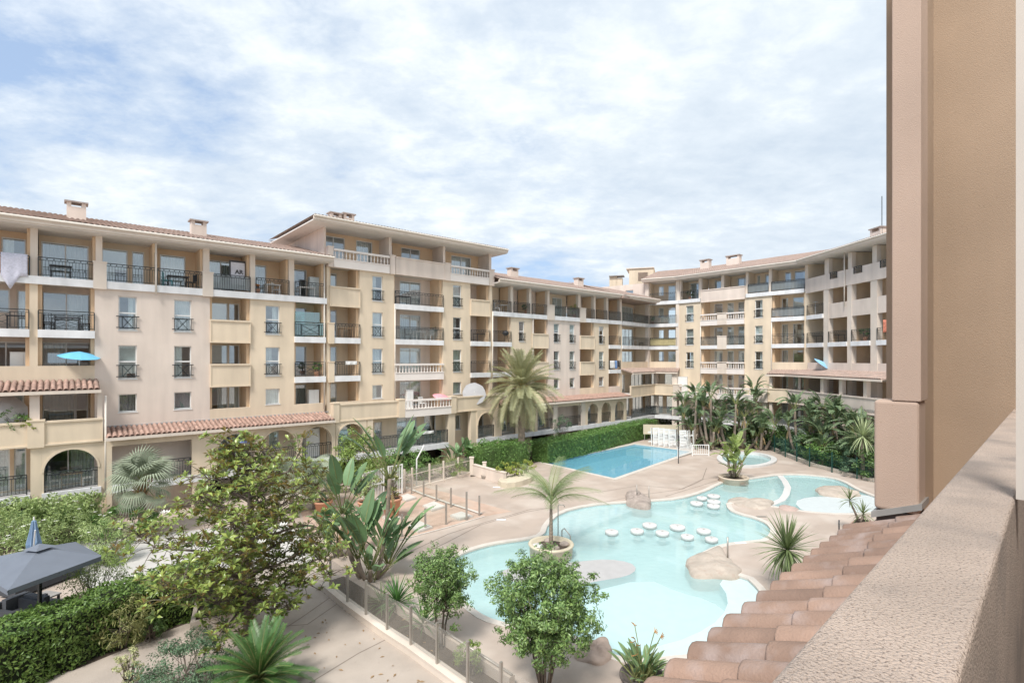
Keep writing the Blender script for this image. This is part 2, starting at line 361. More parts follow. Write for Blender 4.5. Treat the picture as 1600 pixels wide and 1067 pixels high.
def chimney(b, seg, u, y, z, w=1.15, d=.7, h=1.0):
    o = part(MB().box(u-w/2, u+w/2, y-d/2, y+d/2, z-1.2, z+h*.62), 'chimney', PINK, b, seg.M)
    q = MB()
    for sx in (-1, 1): q.box(u+sx*(w/2-.1)-.1, u+sx*(w/2-.1)+.1, y-d/2, y+d/2, z+h*.62, z+h*.9)
    part(q, 'chimney_pier', PINK, o, seg.M)
    part(MB().box(u-w/2-.1, u+w/2+.1, y-d/2-.1, y+d/2+.1, z+h*.9, z+h), 'chimney_cap', mat('cap_grey', (.38, .33, .30), .9, .2), o, seg.M)
def tileroof_mesh(u0, u1, y0, z0, y1, z1, pitch=.24, course=.42, seg=4, skew0=0.0, skew1=0.0, amp=.055):
    """corrugated clay tile slope, courses stepped; skew moves the upper ends along u (hips)"""
    L = math.hypot(y1-y0, z1-z0); nc = max(1, int(round(L/course))); ny = -(z1-z0)/L; nz = (y1-y0)/L
    nu = max(1, int(round((u1-u0)/pitch))); K = nu*seg; V = []; F = []
    rows = []
    for j in range(nc):
        rows += [(j/nc, .022), ((j+1)/nc, -.004)]
    tt = np.linspace(0, 1, K+1); ph = tt*nu*2*math.pi
    wv = np.abs(np.sin(ph/2))**.8*amp
    V = np.zeros((len(rows), K+1, 3))
    for r, (s_, o_) in enumerate(rows):
        ua = u0+skew0*s_; ub = u1+skew1*s_
        jit = 0.008*np.sin(np.floor(tt*nu)*12.9+r//2*7.7)
        off = wv+o_+jit
        V[r, :, 0] = ua+(ub-ua)*tt; V[r, :, 1] = y0+(y1-y0)*s_+ny*off; V[r, :, 2] = z0+(z1-z0)*s_+nz*off
    idx = np.arange(len(rows)*(K+1)).reshape(len(rows), K+1)
    F = np.stack([idx[:-1, :-1], idx[:-1, 1:], idx[1:, 1:], idx[1:, :-1]], -1).reshape(-1, 4)
    mb = MB(); mb.v = [tuple(q) for q in V.reshape(-1, 3)]; mb.f = [tuple(int(i) for i in f) for f in F]; mb.m = [0]*len(mb.f); return mb
def mainroof(b, seg, u0, u1, ez, ey=-1.0, rise=2.1, depth=7.0, hip0=0, hip1=0, fine=4, pitch=.24):
    o = part(tileroof_mesh(u0, u1, ey+.02, ez+.3, depth, ez+.3+rise, seg=fine, skew0=hip0, skew1=-hip1, pitch=pitch), 'roof', TILEG, b, seg.M)
    o['kind'] = 'stuff' if False else 'part'
    del o['kind']
    q = MB(); q.box(u0, u1, ey, ey+.12, ez, ez+.22); part(q, 'fascia', TRIM, b, seg.M)
    q = MB(); q.tube([(u0, ey-.06, ez+.24), (u1, ey-.06, ez+.24)], .07, 8); part(q, 'gutter', mat('gutter_cream', (.74, .68, .60), .5, .08), b, seg.M)
    part(MB().box(u0, u1, ey+.121, 9.0, ez-.06, ez+.02), 'soffit', SOFFIT, b, seg.M)
    # far slope and closing deck
    q = MB(); q.add([(u0+hip0, depth, ez+.3+rise), (u1-hip1, depth, ez+.3+rise), (u1, 2*depth, ez+.2), (u0, 2*depth, ez+.2)], [(0, 1, 2, 3)]); part(q, 'rear_roof', TILEG, b, seg.M)
    if hip0: part(MB().add([(u0, ey, ez+.3), (u0+hip0, depth, ez+.3+rise), (u0, 2*depth, ez+.3)], [(0, 1, 2)]), 'hip_roof', TILEG, b, seg.M)
    if hip1: part(MB().add([(u1, ey, ez+.3), (u1-hip1, depth, ez+.3+rise), (u1, 2*depth, ez+.3)], [(2, 1, 0)]), 'hip_roof', TILEG, b, seg.M)
_tile = {}
def cap_tile_mesh(L, r, m, key):
    if key in _tile: return _tile[key]
    mb = MB(); n = 8; V = []; F = []
    for j, (x, rr) in enumerate([(0, r), (.012, r*1.0), (L, r*.86)]):
        for k in range(n+1):
            a = math.pi*k/n; V.append((math.cos(a)*rr, x, math.sin(a)*rr))
    for k in range(n+1):
        a = math.pi*k/n; V.append((math.cos(a)*(r-.014), 0, math.sin(a)*(r-.014)))
    for k in range(n+1):
        a = math.pi*k/n; V.append((math.cos(a)*(r-.02), L*.9, math.sin(a)*(r-.02)))
    N1 = n+1
    for j in range(2):
        for k in range(n): F.append((j*N1+k, (j+1)*N1+k, (j+1)*N1+k+1, j*N1+k+1))
    for k in range(n): F.append((k, k+1, 3*N1+k+1, 3*N1+k)); F.append((3*N1+k, 3*N1+k+1, 4*N1+k+1, 4*N1+k))
    mb.add(V, F); _tile[key] = mb.mesh('roof_tile', m, True); return _tile[key]
def canopy(b, seg, u0, u1, y0, z0, y1, z1, tiles=True, pitch=.235, L=.42, m=None, key='far', holder=None, jit=.02, gut=True):
    """lean-to tile canopy; y0,z0 = outer low edge. Tiles are objects of their own where they can be told apart"""
    m = m or TILE
    o = holder or b
    slope = math.atan2(z1-z0, y1-y0); T = math.hypot(z1-z0, y1-y0)
    q = MB(); q.add([(u0, y0, z0-.02), (u1, y0, z0-.02), (u1, y1, z1-.02), (u0, y1, z1-.02), (u0, y0, z0-.1), (u1, y0, z0-.1), (u1, y1, z1-.1), (u0, y1, z1-.1)], [(0,1,2,3),(7,6,5,4),(0,4,5,1),(1,5,6,2),(3,2,6,7),(0,3,7,4)])
    rf = part(q, 'canopy_roof', m, b, seg.M)
    if tiles:
        n = int((u1-u0)/pitch); p = (u1-u0)/n; nr = max(1, int(round(T/(L*.84)))); st = T/nr
        me = cap_tile_mesh(st*1.16, p*.42, m, key)
        for i in range(n):
            for j in range(nr):
                M = seg.M @ Matrix.Translation((u0+p*(i+.5)+random.uniform(-1, 1)*jit*.4, y0+(y1-y0)*j/nr-.05+random.uniform(-1, 1)*jit*.6, z0+(z1-z0)*j/nr-.01)) @ Matrix.Rotation(slope+.03, 4, 'X') @ Matrix.Rotation(random.uniform(-1, 1)*jit, 4, 'Z')
                put('roof_tile', me, rf, M)
    else:
        part(tileroof_mesh(u0, u1, y0, z0, y1, z1, seg=4, amp=.07), 'tile_cover', m, rf, seg.M, kind='stuff')
    if gut: part(MB().box(u0-.05, u1+.05, y0-.05, y0+.06, z0-.19, z0-.03), 'canopy_fascia', TRIM, b, seg.M)
    return rf
def archwall(b, seg, u0, u1, z0, z1, a0, a1, y, th=.34, spring=None, m=None, pointed=0.0):
    """one bay of arcade: pier, arch ring and spandrel"""
    n = 18; c = (a0+a1)/2; r = (a1-a0)/2; sp_ = spring; q = MB()
    P = []
    for k in range(n+1):
        a = math.pi-math.pi*k/n; P.append((c+r*math.cos(a), sp_+(r*(1+pointed))*abs(math.sin(a))**(1.0-pointed*.3)))
    P = [(a0, z0)]+P+[(a1, z0)]
    for yy, fl in ((y, False), (y+th, True)):
        for (x0_, z0_), (x1_, z1_) in zip(P[1:-2], P[2:-1]):
            f = [(x0_, yy, z0_), (x1_, yy, z1_), (x1_, yy, z1), (x0_, yy, z1)]; q.add(f, [(3, 2, 1, 0) if fl else (0, 1, 2, 3)])
        for xa, xb in ((u0, a0), (a1, u1)):
            q.add([(xa, yy, z0), (xb, yy, z0), (xb, yy, z1), (xa, yy, z1)], [(3, 2, 1, 0) if fl else (0, 1, 2, 3)])
    for (x0_, z0_), (x1_, z1_) in zip(P[:-1], P[1:]):
        q.add([(x0_, y, z0_), (x1_, y, z1_), (x1_, y+th, z1_), (x0_, y+th, z0_)], [(3, 2, 1, 0)])
    q.add([(u0, y, z0), (u0, y+th, z0), (u0, y+th, z1), (u0, y, z1)], [(3, 2, 1, 0)]); q.add([(u1, y, z0), (u1, y+th, z0), (u1, y+th, z1), (u1, y, z1)], [(0, 1, 2, 3)])
    q.add([(u0, y, z1), (u1, y, z1), (u1, y+th, z1), (u0, y+th, z1)], [(0, 1, 2, 3)])
    # raised band round the arch
    for i in range(1, len(P)-2):
        (x0_, z0_), (x1_, z1_) = P[i], P[i+1]
        def o_(x, z, k=.09): dx, dz = x-c, max(z-sp_, 0)+1e-4; l = math.hypot(dx, dz); return (x+dx/l*k, z+dz/l*k)
        a_, b_ = o_(x0_, z0_), o_(x1_, z1_)
        q.add([(x0_, y-.03, z0_), (x1_, y-.03, z1_), (b_[0], y-.03, b_[1]), (a_[0], y-.03, a_[1]), (x0_, y, z0_), (x1_, y, z1_), (b_[0], y, b_[1]), (a_[0], y, a_[1])], [(0, 1, 2, 3), (2, 6, 7, 3), (0, 4, 5, 1)])
    return part(q, 'arch', m or CREAM, b, seg.M)
def strip_walls(b, seg, strips, zlo, zhi, lvs, segwin=True):
    """wall strips between loggias: ('w', px0, px1, material, [(window px0, px1), ...])"""
    for s_ in strips:
        u0, u1 = seg.U(s_[0]), seg.U(s_[1]); hs = []; ws = []
        for (wa, wb) in s_[3]:
            a, c = seg.U(wa), seg.U(wb)
            for l in lvs:
                small = l <= 2
                z0, z1 = (FL[l]+.98, FL[l]+1.98) if small else (FL[l]+.12, FL[l]+1.98)
                hs.append((a, c, z0, z1)); ws.append((a, c, z0, z1, small))
        for h in (s_[4] if len(s_) > 4 else []): hs.append((seg.U(h[0]), seg.U(h[1]), h[2], h[3])); ws.append((*hs[-1], True))
        part(wall_mesh(u0, u1, zlo, zhi, hs, 0, .28), 'wall', s_[2], b, seg.M)
        for (a, c, z0, z1, small) in ws:
            window(b, seg, a, c, z0, z1, y=.13, leaves=1, transom=None if small else .95, sill=True, dress=random.choice(['c', 'c', 'm', 's', 'half', 'dark', 'right']))
            if not small: winrail(b, seg, a, c, z0)
def drainpipe(b, seg, u, z0, z1, y=-.08):
    part(MB().tube([(u, y, z0), (u, y, z1)], .05, 8), 'drainpipe', mat('gutter_cream', (.74, .68, .60), .5, .08), b, seg.M, smooth=True)

A = Seg((-21.3, 28.8), (1.148, 1))
EZ = 15.25; EZT = 17.85
# ---- left wing
B1 = building('long cream and pink left wing with five storeys, brown tile roof and tiled arcade canopy', A, A.U(0))
u = A.U
L0, L1 = u(-90), u(510)
floors(B1, A, L0, L1, (1, 2, 3, 4, 5), y0=.05)
part(wall_mesh(L0, L1, 0, EZ, [], 8.8, 9.0), 'rear_wall', PINK, B1, A.M)
part(MB().box(L0-.2, L0-.01, 0, 8.9, 0, EZ), 'end_wall', PINK, B1, A.M)
strip_walls(B1, A, [(-90, -75, CREAM, []), (46, 59, CREAM, [])], 4.3, FL[5]-.38, (2, 3, 4))
strip_walls(B1, A, [(148, 328, PINK, [(185, 214), (272, 299)])], 0, FL[5]-.38, (2, 3, 4))
strip_walls(B1, A, [(391, 460, CREAM, [(415, 437)], [(420, 436, FL[1]+.8, FL[1]+1.9)])], 0, FL[5]-.38, (2, 3, 4))
for (a, c) in ((-75, 46), (59, 148)):
    loggia(B1, A, u(a), u(c), 4, 'x', [(.04, .95)] if a > 0 else [(.3, .7, .9), (.8, .98)], m=PINK)
    loggia(B1, A, u(a), u(c), 3, 'flush', [(.03, .95)])
    loggia(B1, A, u(a), u(c), 2, 'none', [(.06, .66), (.66, .9)] if a > 0 else [(.5, .9, .8)], m=CREAM)
for (a, c, g) in ((328, 391, ('flush', 'solid', 'solid')), (460, 508, ('flush', 'x', 'x'))):
    for i, l in enumerate((2, 3, 4)):
        loggia(B1, A, u(a), u(c), l, g[i], [(.03, .6), (.62, .9)] if a == 328 else [(.03, .68)], m=CREAM, scr=TEAL if (a == 460 and l == 4) else None)
# upper glass wind screen on the teal loggia
part(MB().box(u(461), u(499), -.05, -.035, FL[4]+1.02, FL[4]+1.7), 'wind_screen', TEAL, B1, A.M)
part(MB().box(L0, L1, 0, .28, FL[5]-.38, FL[5]-.3), 'lintel', TRIM, B1, A.M)
slab_edge(B1, A, L0, L1-.02, FL[5])
F5 = FL[5]; cols = [(-80, -70), (47, 59), (149.5, 160), (317.6, 327.5), (391, 399), (451.6, 460)]
for (a, c) in cols: column(B1, A, u(a), u(c), F5, EZ-.06)
pedestal(B1, A, u(156), F5); pedestal(B1, A, u(324), F5)
tops = [(-70, 47, [(.12, .5), (.56, .92)]), (59, 149.5, [(.04, .9)]), (160, 243, [(.02, .52), (.6, .85)]), (245, 317.6, [(.15, .72)]), (327.5, 391, [(.05, .8)]), (399, 451.6, [(.02, .55)]), (460, 507, [(.02, .7)])]
for (a, c, g) in tops:
    backwall(B1, A, u(a), u(c), F5, EZ-.06, g, m=CREAM if a in (59, 160) else ORANGE)
    sidewall(B1, A, u(c)-.04, F5, EZ-.06)
    railing(B1, A, u(a), u(c), F5+.02, screen=FROST if a == 327.5 else None)
part(MB().box(u(243)-.03, u(243)+.03, .05, 1.6, F5+.3, F5+1.9), 'balcony_divider', FROST, B1, A.M)
mainroof(B1, A, L0-1, u(513), EZ, rise=1.75, depth=6.0, fine=5)
for px, yy in ((130, 3.0), (318, 3.0)): chimney(B1, A, u(px, 3.0)-.3, yy, EZ+1.45, w=.85, d=.6, h=.8)
part(MB().box(u(15)-2, u(15)-1, 2.5, 3.2, EZ+1, EZ+1.6), 'vent', PINK, B1, A.M)
# left terrace block: canopy over level two, parapets, arch below
def ua(px, y): return A.U(px, y)
yo = -1.25
canopy(B1, A, ua(-90, yo), ua(156, yo), yo-.25, FL[3]-.33, -.01, FL[3]+.08, key='left')
for (a, c) in ((46, 62), (152, 160)): column(B1, A, ua(a, yo), ua(c, yo), FL[2], FL[3]-.43, y=yo, d=.34, m=PINK)
column(B1, A, ua(47.5, yo), ua(65, yo), 0, FL[1]-.4, y=yo, d=.4, m=CREAM)
column(B1, A, ua(158, yo), ua(166, yo), 0, FL[1]-.4, y=yo, d=.4, m=CREAM)
part(MB().box(ua(-90, yo), ua(161, yo), yo+.1, .04, FL[2]-.28, FL[2]-.02), 'terrace_slab', SOFFIT, B1, A.M)
for (a, c) in ((-90, 47), (66, 161)): parapet(B1, A, ua(a, yo-.05), ua(c, yo-.05), FL[2], y=yo-.05, lo=.36, hi=.86)
pedestal(B1, A, ua(56, yo-.1), FL[2], y=yo-.12, w=.62, lo=.42, hi=.95, m=CREAM)
archwall(B1, A, ua(65, yo), ua(158, yo), FL[1], FL[2]-.36, ua(68.5, yo), ua(153, yo), yo, spring=4.0-(ua(153, yo)-ua(68.5, yo))/2)
column(B1, A, ua(47.5, yo), ua(64.9, yo), FL[1]-.4, FL[2]-.36, y=yo, d=.4, m=CREAM)
column(B1, A, ua(158.1, yo), ua(166, yo), FL[1]-.4, FL[2]-.36, y=yo, d=.4, m=CREAM)
for (a, c) in ((-90, 47), (65, 158)):
    part(MB().box(ua(a, yo), ua(c, yo), yo-.08, .04, FL[1]-.4, FL[1]), 'slab_edge', SLAB, B1, A.M)
    railing(B1, A, ua(a, yo)+.1, ua(c, yo)-.1, FL[1]+.02, y=yo+.05, screen=BALG)
backwall(B1, A, u(-90), u(47), FL[1], FL[2]-.3, [(.55, .75), (.8, .95)], y=.3, m=ORANGE)
backwall(B1, A, u(47), u(160), FL[1], FL[2]-.3, [(.12, .9)], y=.3, m=ORANGE)
part(MB().box(u(-90), u(160), .9, 1.0, 0, FL[1]-.3), 'basement_shade_wall', BASESHADE, B1, A.M)  # dark panel, shade under the arcade painted in
# arcade canopy
CZ = FL[2]+.38
canopy(B1, A, ua(166, -1.4), ua(520, -1.4), -1.75, CZ-.52, -.01, CZ-.2, key='mid')
part(MB().box(u(163), u(513), -.03, -.001, CZ-.19, CZ-.1), 'flashing', mat('lead_grey', (.4, .4, .4), .5), B1, A.M)
yo = -1.35
bays = [(300, 340, 397, 403), (403, 409, 463, 468), (468, 472, 519, 524)]
for (a, b_, c, d) in bays:
    archwall(B1, A, ua(a, yo), ua(d, yo), FL[1]-.02, CZ-.71, ua(b_, yo), ua(c, yo), yo, spring=4.08-(ua(c, yo)-ua(b_, yo))/2, m=CREAM)
    railing(B1, A, ua(b_, yo), ua(c, yo), FL[1]+.02, y=yo+.12)
column(B1, A, ua(166.5, yo), ua(175, yo), 0, CZ-.71, y=yo, d=.36, m=CREAM)
part(MB().box(ua(175.1, yo), ua(299.9, yo), yo, yo+.3, CZ-1.05, CZ-.71), 'beam', CREAM, B1, A.M)
part(MB().box(ua(175.1, yo), ua(524, yo), yo-.06, .04, FL[1]-.42, FL[1]-.03), 'slab_edge', SLAB, B1, A.M)
for px in (306, 402, 467): column(B1, A, ua(px-5, yo), ua(px+5, yo), 0, FL[1]-.43, y=yo, d=.4, m=CREAM)
railing(B1, A, ua(176, yo), ua(299, yo), FL[1]+.02, y=yo+.1, style='bars')
backwall(B1, A, u(328.2), u(390.8), FL[1], FL[2]-.3, [(.1, .8)], y=.02, m=ORANGE)
backwall(B1, A, u(460.2), u(510), FL[1], FL[2]-.3, [(.1, .8)], y=.02, m=ORANGE)
part(MB().box(u(328), u(391), 1.2, 1.3, 0, FL[1]-.3), 'basement_shade_wall', BASESHADE, B1, A.M)
part(MB().box(u(460), u(510), 1.2, 1.3, 0, FL[1]-.3), 'basement_shade_wall', BASESHADE, B1, A.M)
drainpipe(B1, A, ua(165, -1.3), FL[1]-.4, FL[3]-.7, y=-1.3); drainpipe(B1, A, u(506), FL[2], EZ)
drainpipe(B1, A, u(243), FL[4]+2.2, EZ, y=-.2)

# ---- central block
B2 = building('tallest cream block of the left wing, with white balustrades and a hipped roof', A, A.U(512))
T0, T1 = u(511.5), u(768)
floors(B2, A, T0, T1, (1, 2, 3, 4, 5, 6), y0=.05)
part(wall_mesh(T0, T1, 0, EZT, [], 8.8, 9.0), 'rear_wall', PINK, B2, A.M)
part(wall_mesh(0, 1, 0, 1, [], 0, 1) if False else MB().box(T0-.14, T0+.02, .3, 8.8, EZ, EZT), 'end_wall', PINK, B2, A.M)
part(MB().box(T1-.1, T1+.06, .3, 8.8, EZ, EZT), 'end_wall', PINK, B2, A.M)
strip_walls(B2, A, [(510.5, 515, CREAM, [])], 0, FL[6]-.45, (2, 3, 4, 5))
strip_walls(B2, A, [(562, 616, CREAM, [(582, 598)], [(585, 597, FL[1]+.7, FL[1]+1.9)])], 0, FL[6]-.45, (2, 3, 4, 5))
strip_walls(B2, A, [(692, 735, CREAM, [(708, 721)], [(712, 720, FL[1]+.7, FL[1]+1.9)])], 0, FL[6]-.45, (2, 3, 4, 5))
strip_walls(B2, A, [(765, 769, CREAM, [])], 0, FL[6]-.45, (2, 3, 4, 5))
G1 = {5: 'solid', 4: 'rail', 3: 'rail', 2: 'flush'}; G2 = {5: 'rail', 4: 'rail', 3: 'balus', 2: 'none'}; G3 = {5: 'solid', 4: 'rail', 3: 'rail', 2: 'none'}
for l in (2, 3, 4, 5):
    tp = FL[6]-.3 if l == 5 else None
    loggia(B2, A, u(515), u(562), l, G1[l], [(.02, .55)], m=CREAM)
    loggia(B2, A, u(616), u(692), l, G2[l], [(.0, .12), (.32, .76)], m=PINK, scr=BALG if l == 4 else None)
    loggia(B2, A, u(735), u(765), l, G3[l], [(.05, .5)], m=PINK)
pedestal(B2, A, u(516.5), FL[4], w=.4, m=CREAM); pedestal(B2, A, u(516.5), FL[3], w=.4, m=CREAM)
F6 = FL[6]
part(MB().box(T0, T1, 0, .28, F6-.45, F6-.3), 'lintel', TRIM, B2, A.M)
for (a, c, k) in ((520, 607, 'b'), (617, 694, 's'), (702, 762, 'b')):
    if k == 'b': balustrade(B2, A, u(a), u(c), F6, y=-.14)
    else: parapet(B2, A, u(a), u(c), F6, y=-.16, m=PINK, lo=.45, hi=.9)
for px in (515.5, 612, 698, 766.5): pedestal(B2, A, u(px), F6, w=u(px+4)-u(px-4), m=PINK, lo=.47, hi=.98)
for (a, c, g) in ((512, 612, [(.05, .4), (.58, .85)]), (612, 696, [(.02, .2, .8), (.36, .72)]), (696, 768, [(.02, .2, .8), (.36, .8)])):
    backwall(B2, A, u(a), u(c), F6, EZT-.06, g, m=ORANGE); sidewall(B2, A, u(c)-.1, F6, EZT-.06, m=PINK)
for (a, c) in ((608, 612), (692.5, 696), (764.5, 768)): column(B2, A, u(a), u(c), F6, EZT-.06, m=PINK)
mainroof(B2, A, u(503)-1.0, u(768)+.9, EZT, ey=-1.2, rise=1.25, depth=4.4, hip0=5.0, hip1=5.0)
for px, hgt in ((527, .95), (547, 1.1)): chimney(B2, A, u(px, 3.5)-.2, 3.5, EZT+1.15, w=.85, d=.6, h=hgt*.85)
# terrace on level two
yo = -1.3
part(MB().box(ua(522, yo), ua(768, yo), yo+.1, .04, FL[2]-.28, FL[2]-.02), 'terrace_slab', SOFFIT, B2, A.M)
parapet(B2, A, ua(530, yo), ua(622, yo), FL[2], y=yo, lo=.38, hi=.85)
pedestal(B2, A, ua(525, yo), FL[2], y=yo-.08, w=ua(530, yo)-ua(521, yo), lo=.42, hi=.95, m=CREAM)
balustrade(B2, A, ua(632, yo), ua(704, yo), FL[2], y=yo-.05); pedestal(B2, A, ua(627, yo), FL[2], y=yo-.12, w=.5, m=CREAM, lo=.42, hi=.95)
pedestal(B2, A, ua(708, yo), FL[2], y=yo-.12, w=.5, m=CREAM, lo=.42, hi=.95)
parapet(B2, A, ua(712, yo), ua(779, yo), FL[2], y=yo, lo=.38, hi=.85)
archwall(B2, A, ua(524.5, yo), ua(573, yo), FL[1]-.02, FL[2]-.38, ua(528, yo), ua(569, yo), yo, spring=4.08-(ua(569, yo)-ua(528, yo))/2)
column(B2, A, ua(574, yo), ua(583, yo), 0, FL[2]-.39, y=yo, d=.4, m=CREAM)
column(B2, A, ua(701, yo), ua(711, yo), 0, FL[2]-.39, y=yo, d=.45, m=CREAM)
column(B2, A, ua(736, yo), ua(745, yo), 0, FL[2]-.39, y=yo, d=.45, m=CREAM)
for px in (525, 572): column(B2, A, ua(px-4, yo), ua(px+4, yo), 0, FL[1]-.43, y=yo, d=.4, m=CREAM)
part(MB().box(ua(524.5, yo), ua(701, yo), yo-.02, .04, FL[1]-.42, FL[1]-.03), 'slab_edge', SLAB, B2, A.M)
railing(B2, A, ua(583, yo), ua(701, yo), FL[1]+.02, y=yo+.1, screen=BALG); railing(B2, A, ua(528, yo), ua(569, yo), FL[1]+.02, y=yo+.1)
backwall(B2, A, u(515.1), u(561.9), FL[1], FL[2]-.3, [(.1, .7)], y=.02, m=ORANGE)
backwall(B2, A, u(616.1), u(691.9), FL[1], FL[2]-.3, [(.05, .45), (.6, .85)], y=.02, m=CREAM, dress='half')
backwall(B2, A, u(735.1), u(764.9), FL[1], FL[2]-.3, [(.1, .7)], y=.02, m=CREAM)
part(MB().box(u(515), u(692), 1.2, 1.3, 0, FL[1]-.3), 'basement_shade_wall', BASESHADE, B2, A.M)

# ---- right part of the left wing
B3 = building('lower cream and pink block right of the tallest block, ending at the far corner', A, A.U(769))
R0, R1 = u(769.2), u(970)
floors(B3, A, R0, R1, (1, 2, 3, 4, 5), y0=.05)
part(wall_mesh(R0, R1, 0, EZ, [], 8.8, 9.0), 'rear_wall', PINK, B3, A.M)
strip_walls(B3, A, [(798, 831, CREAM, [(811, 819.5)]), (856, 906, PINK, [(865.5, 874), (890, 898)]), (928, 951, CREAM, [(936, 943.5)]), (968.5, 972, CREAM, [])], 0, F5-.38, (2, 3, 4))
for l in (2, 3, 4):
    loggia(B3, A, u(769.3), u(798), l, 'rail' if l > 2 else 'flush', [(.05, .5)], m=PINK)
    loggia(B3, A, u(831), u(856), l, 'solid' if l > 2 else 'flush', [(.1, .6)])
    loggia(B3, A, u(906), u(928), l, 'solid' if l > 2 else 'flush', [(.1, .6)])
    loggia(B3, A, u(951), u(968.5), l, 'rail' if l > 2 else 'flush', [(.1, .6)], m=PINK)
part(MB().box(R0, R1, 0, .28, F5-.38, F5-.3), 'lintel', TRIM, B3, A.M); slab_edge(B3, A, R0+.02, R1, F5)
cc = [(798, 802), (827, 830.5), (855.8, 859), (903.8, 907.4), (928, 931), (947.7, 950.7), (968.8, 972)]
for (a, c) in cc: column(B3, A, u(a), u(c), F5, EZ-.06)
pedestal(B3, A, u(859), F5, w=1.0); pedestal(B3, A, u(909), F5, w=.9)
pv = 769.5
for (a, c) in cc:
    backwall(B3, A, u(pv), u(a), F5, EZ-.06, [(.08, .4), (.5, .85)] if a-pv > 30 else [(.1, .6)], m=random.choice([PINK, ORANGE, CREAM])); sidewall(B3, A, u(c)-.15, F5, EZ-.06)
    railing(B3, A, u(pv), u(a), F5+.02, screen=BALG if pv in (859, 950.7) else None); pv = c
mainroof(B3, A, u(769), u(1020), EZ+.009, rise=1.9, depth=6.0, fine=4)
for px in (806, 908): chimney(B3, A, u(px, 3.0)-.4, 3.0, EZ+1.4, w=.95, d=.6, h=.9)
yo = -1.35
canopy(B3, A, ua(783, -1.4), ua(983, -1.4), -1.75, CZ-.52, -.01, CZ-.2, tiles=False)
for (a, b_, c, d) in [(745.5, 747, 773, 776), (776, 784, 806, 812), (812, 816, 836, 840), (915, 918.5, 934.5, 937.5), (937.5, 940, 955, 958.5), (958.5, 961, 975, 979)]:
    archwall(B3, A, ua(a, yo), ua(d, yo), FL[1]-.02, CZ-.71, ua(b_, yo), ua(c, yo), yo, spring=4.02-(ua(c, yo)-ua(b_, yo))/2*1.12, pointed=.12)
    railing(B3, A, ua(b_, yo), ua(c, yo), FL[1]+.02, y=yo+.1, screen=BALG if a < 780 else None)
    column(B3, A, ua(a, yo)+.02, ua(a+3.8, yo), 0, FL[1]-.43, y=yo, d=.4, m=CREAM)
for px in (868, 911.5): column(B3, A, ua(px-3, yo), ua(px+3.3, yo), 0, CZ-.71, y=yo, d=.45, m=TRIM)
part(MB().box(ua(840.2, yo), ua(914.8, yo), yo+.02, yo+.3, CZ-1.05, CZ-.71), 'beam', CREAM, B3, A.M)
part(MB().box(ua(745.5, yo), ua(985, yo), yo-.02, .04, FL[1]-.42, FL[1]-.03), 'slab_edge', SLAB, B3, A.M)
railing(B3, A, ua(840, yo), ua(864, yo), FL[1]+.02, y=yo+.1); railing(B3, A, ua(872, yo), ua(908, yo), FL[1]+.02, y=yo+.1)
for (a, c) in ((769.5, 797.8), (831.2, 855.8), (906.2, 927.8), (951.2, 968.3)): backwall(B3, A, u(a), u(c), FL[1], FL[2]-.3, [(.1, .8)], y=.02, m=CREAM)
# dark band of the half-basement is just deep shade behind the columns

# ---- far wing with its concave corner
Pc = A.O+A.d*u(971.5)
Fw = Seg((21.3, 59.6), (.657, -.754))
Pf = Fw.O+Fw.d*Fw.U(1060)
Pm = Vector((213.7/810*63.2, 63.2))
K1 = Seg(Pc, Pm-Pc); K2 = Seg(Pm, Pf-Pm); k1L = (Pm-Pc).length; k2L = (Pf-Pm).length
B4 = building('cream far wing across the courtyard with concave corner, white balustrades and six storeys', Fw, Fw.U(1080))
f = Fw.U
for sg, LL, lv in ((K1, k1L, (1, 2, 3, 4, 5)), (K2, k2L, (1, 2, 3, 4, 5, 6))):
    for l in lv:
        ins = 0.6 if sg is K1 else 0.9
        part(MB().prism([(0, .05), (LL, .05), (LL+3.2, 9), (-3.2, 9)], FL[l]-.3, FL[l]), 'floor_slab', SOFFIT, B4, sg.M)
        top = FL[l+1]-.3 if not (sg is K1 and l == 5) else EZ-.06
        if l == 6: top = EZT-.06
        if l >= 3:
            backwall(B4, sg, -.9, LL+.9, FL[l], top, [(.3, .42, .9), (.52, .85)], y=1.9, m=CREAM)
        elif l == 2: backwall(B4, sg, -.4, LL+.4, FL[l], top, [(.12, .3), (.5, .9)], y=.6, m=CREAM, dress='dark')
        if l >= 4: slab_edge(B4, sg, 0, LL, FL[l]); railing(B4, sg, .15, LL-.15, FL[l]+.02, screen=(mat('bamboo_screen', (.55, .47, .25), .8) if (sg is K2 and l == 4) else (BALG if l == 5 else None)))
        if l == 3: part(MB().box(0, LL, 0, .2, FL[3]-.6, FL[3]+.85), 'parapet', CREAM, B4, sg.M)
    canopy(B4, sg, -.2, LL+.2, -1.5, FL[3]-.33, -.01, FL[3]+.1, tiles=False, m=TILEG)
    parapet(B4, sg, -.3, LL+.3, FL[2], y=-1.3, lo=.36, hi=.92)
    part(MB().box(-.1, LL+.1, -1.2, .04, FL[2]-.28, FL[2]-.02), 'terrace_slab', SOFFIT, B4, sg.M)
    part(MB().box(-.3, LL+.3, -1.35, .04, FL[1]-.42, FL[1]-.03), 'slab_edge', SLAB, B4, sg.M)
    railing(B4, sg, 0, LL, FL[1]+.02, y=-1.2, screen=BALG)
    column(B4, sg, LL-.45, LL+.1, 0, FL[3]-.5, y=-1.25, d=.4, m=TRIM)
    backwall(B4, sg, -.4, LL+.4, FL[1], FL[2]-.3, [(.1, .45), (.55, .9)], y=.6, m=ORANGE, dress='dark')
for sg, LL in ((K1, k1L), (K2, k2L)):
    part(MB().box(LL-.28, LL+.12, -.1, .35, 0, (EZT if sg is K2 else EZT)-.06), 'column', TRIM, B4, sg.M)
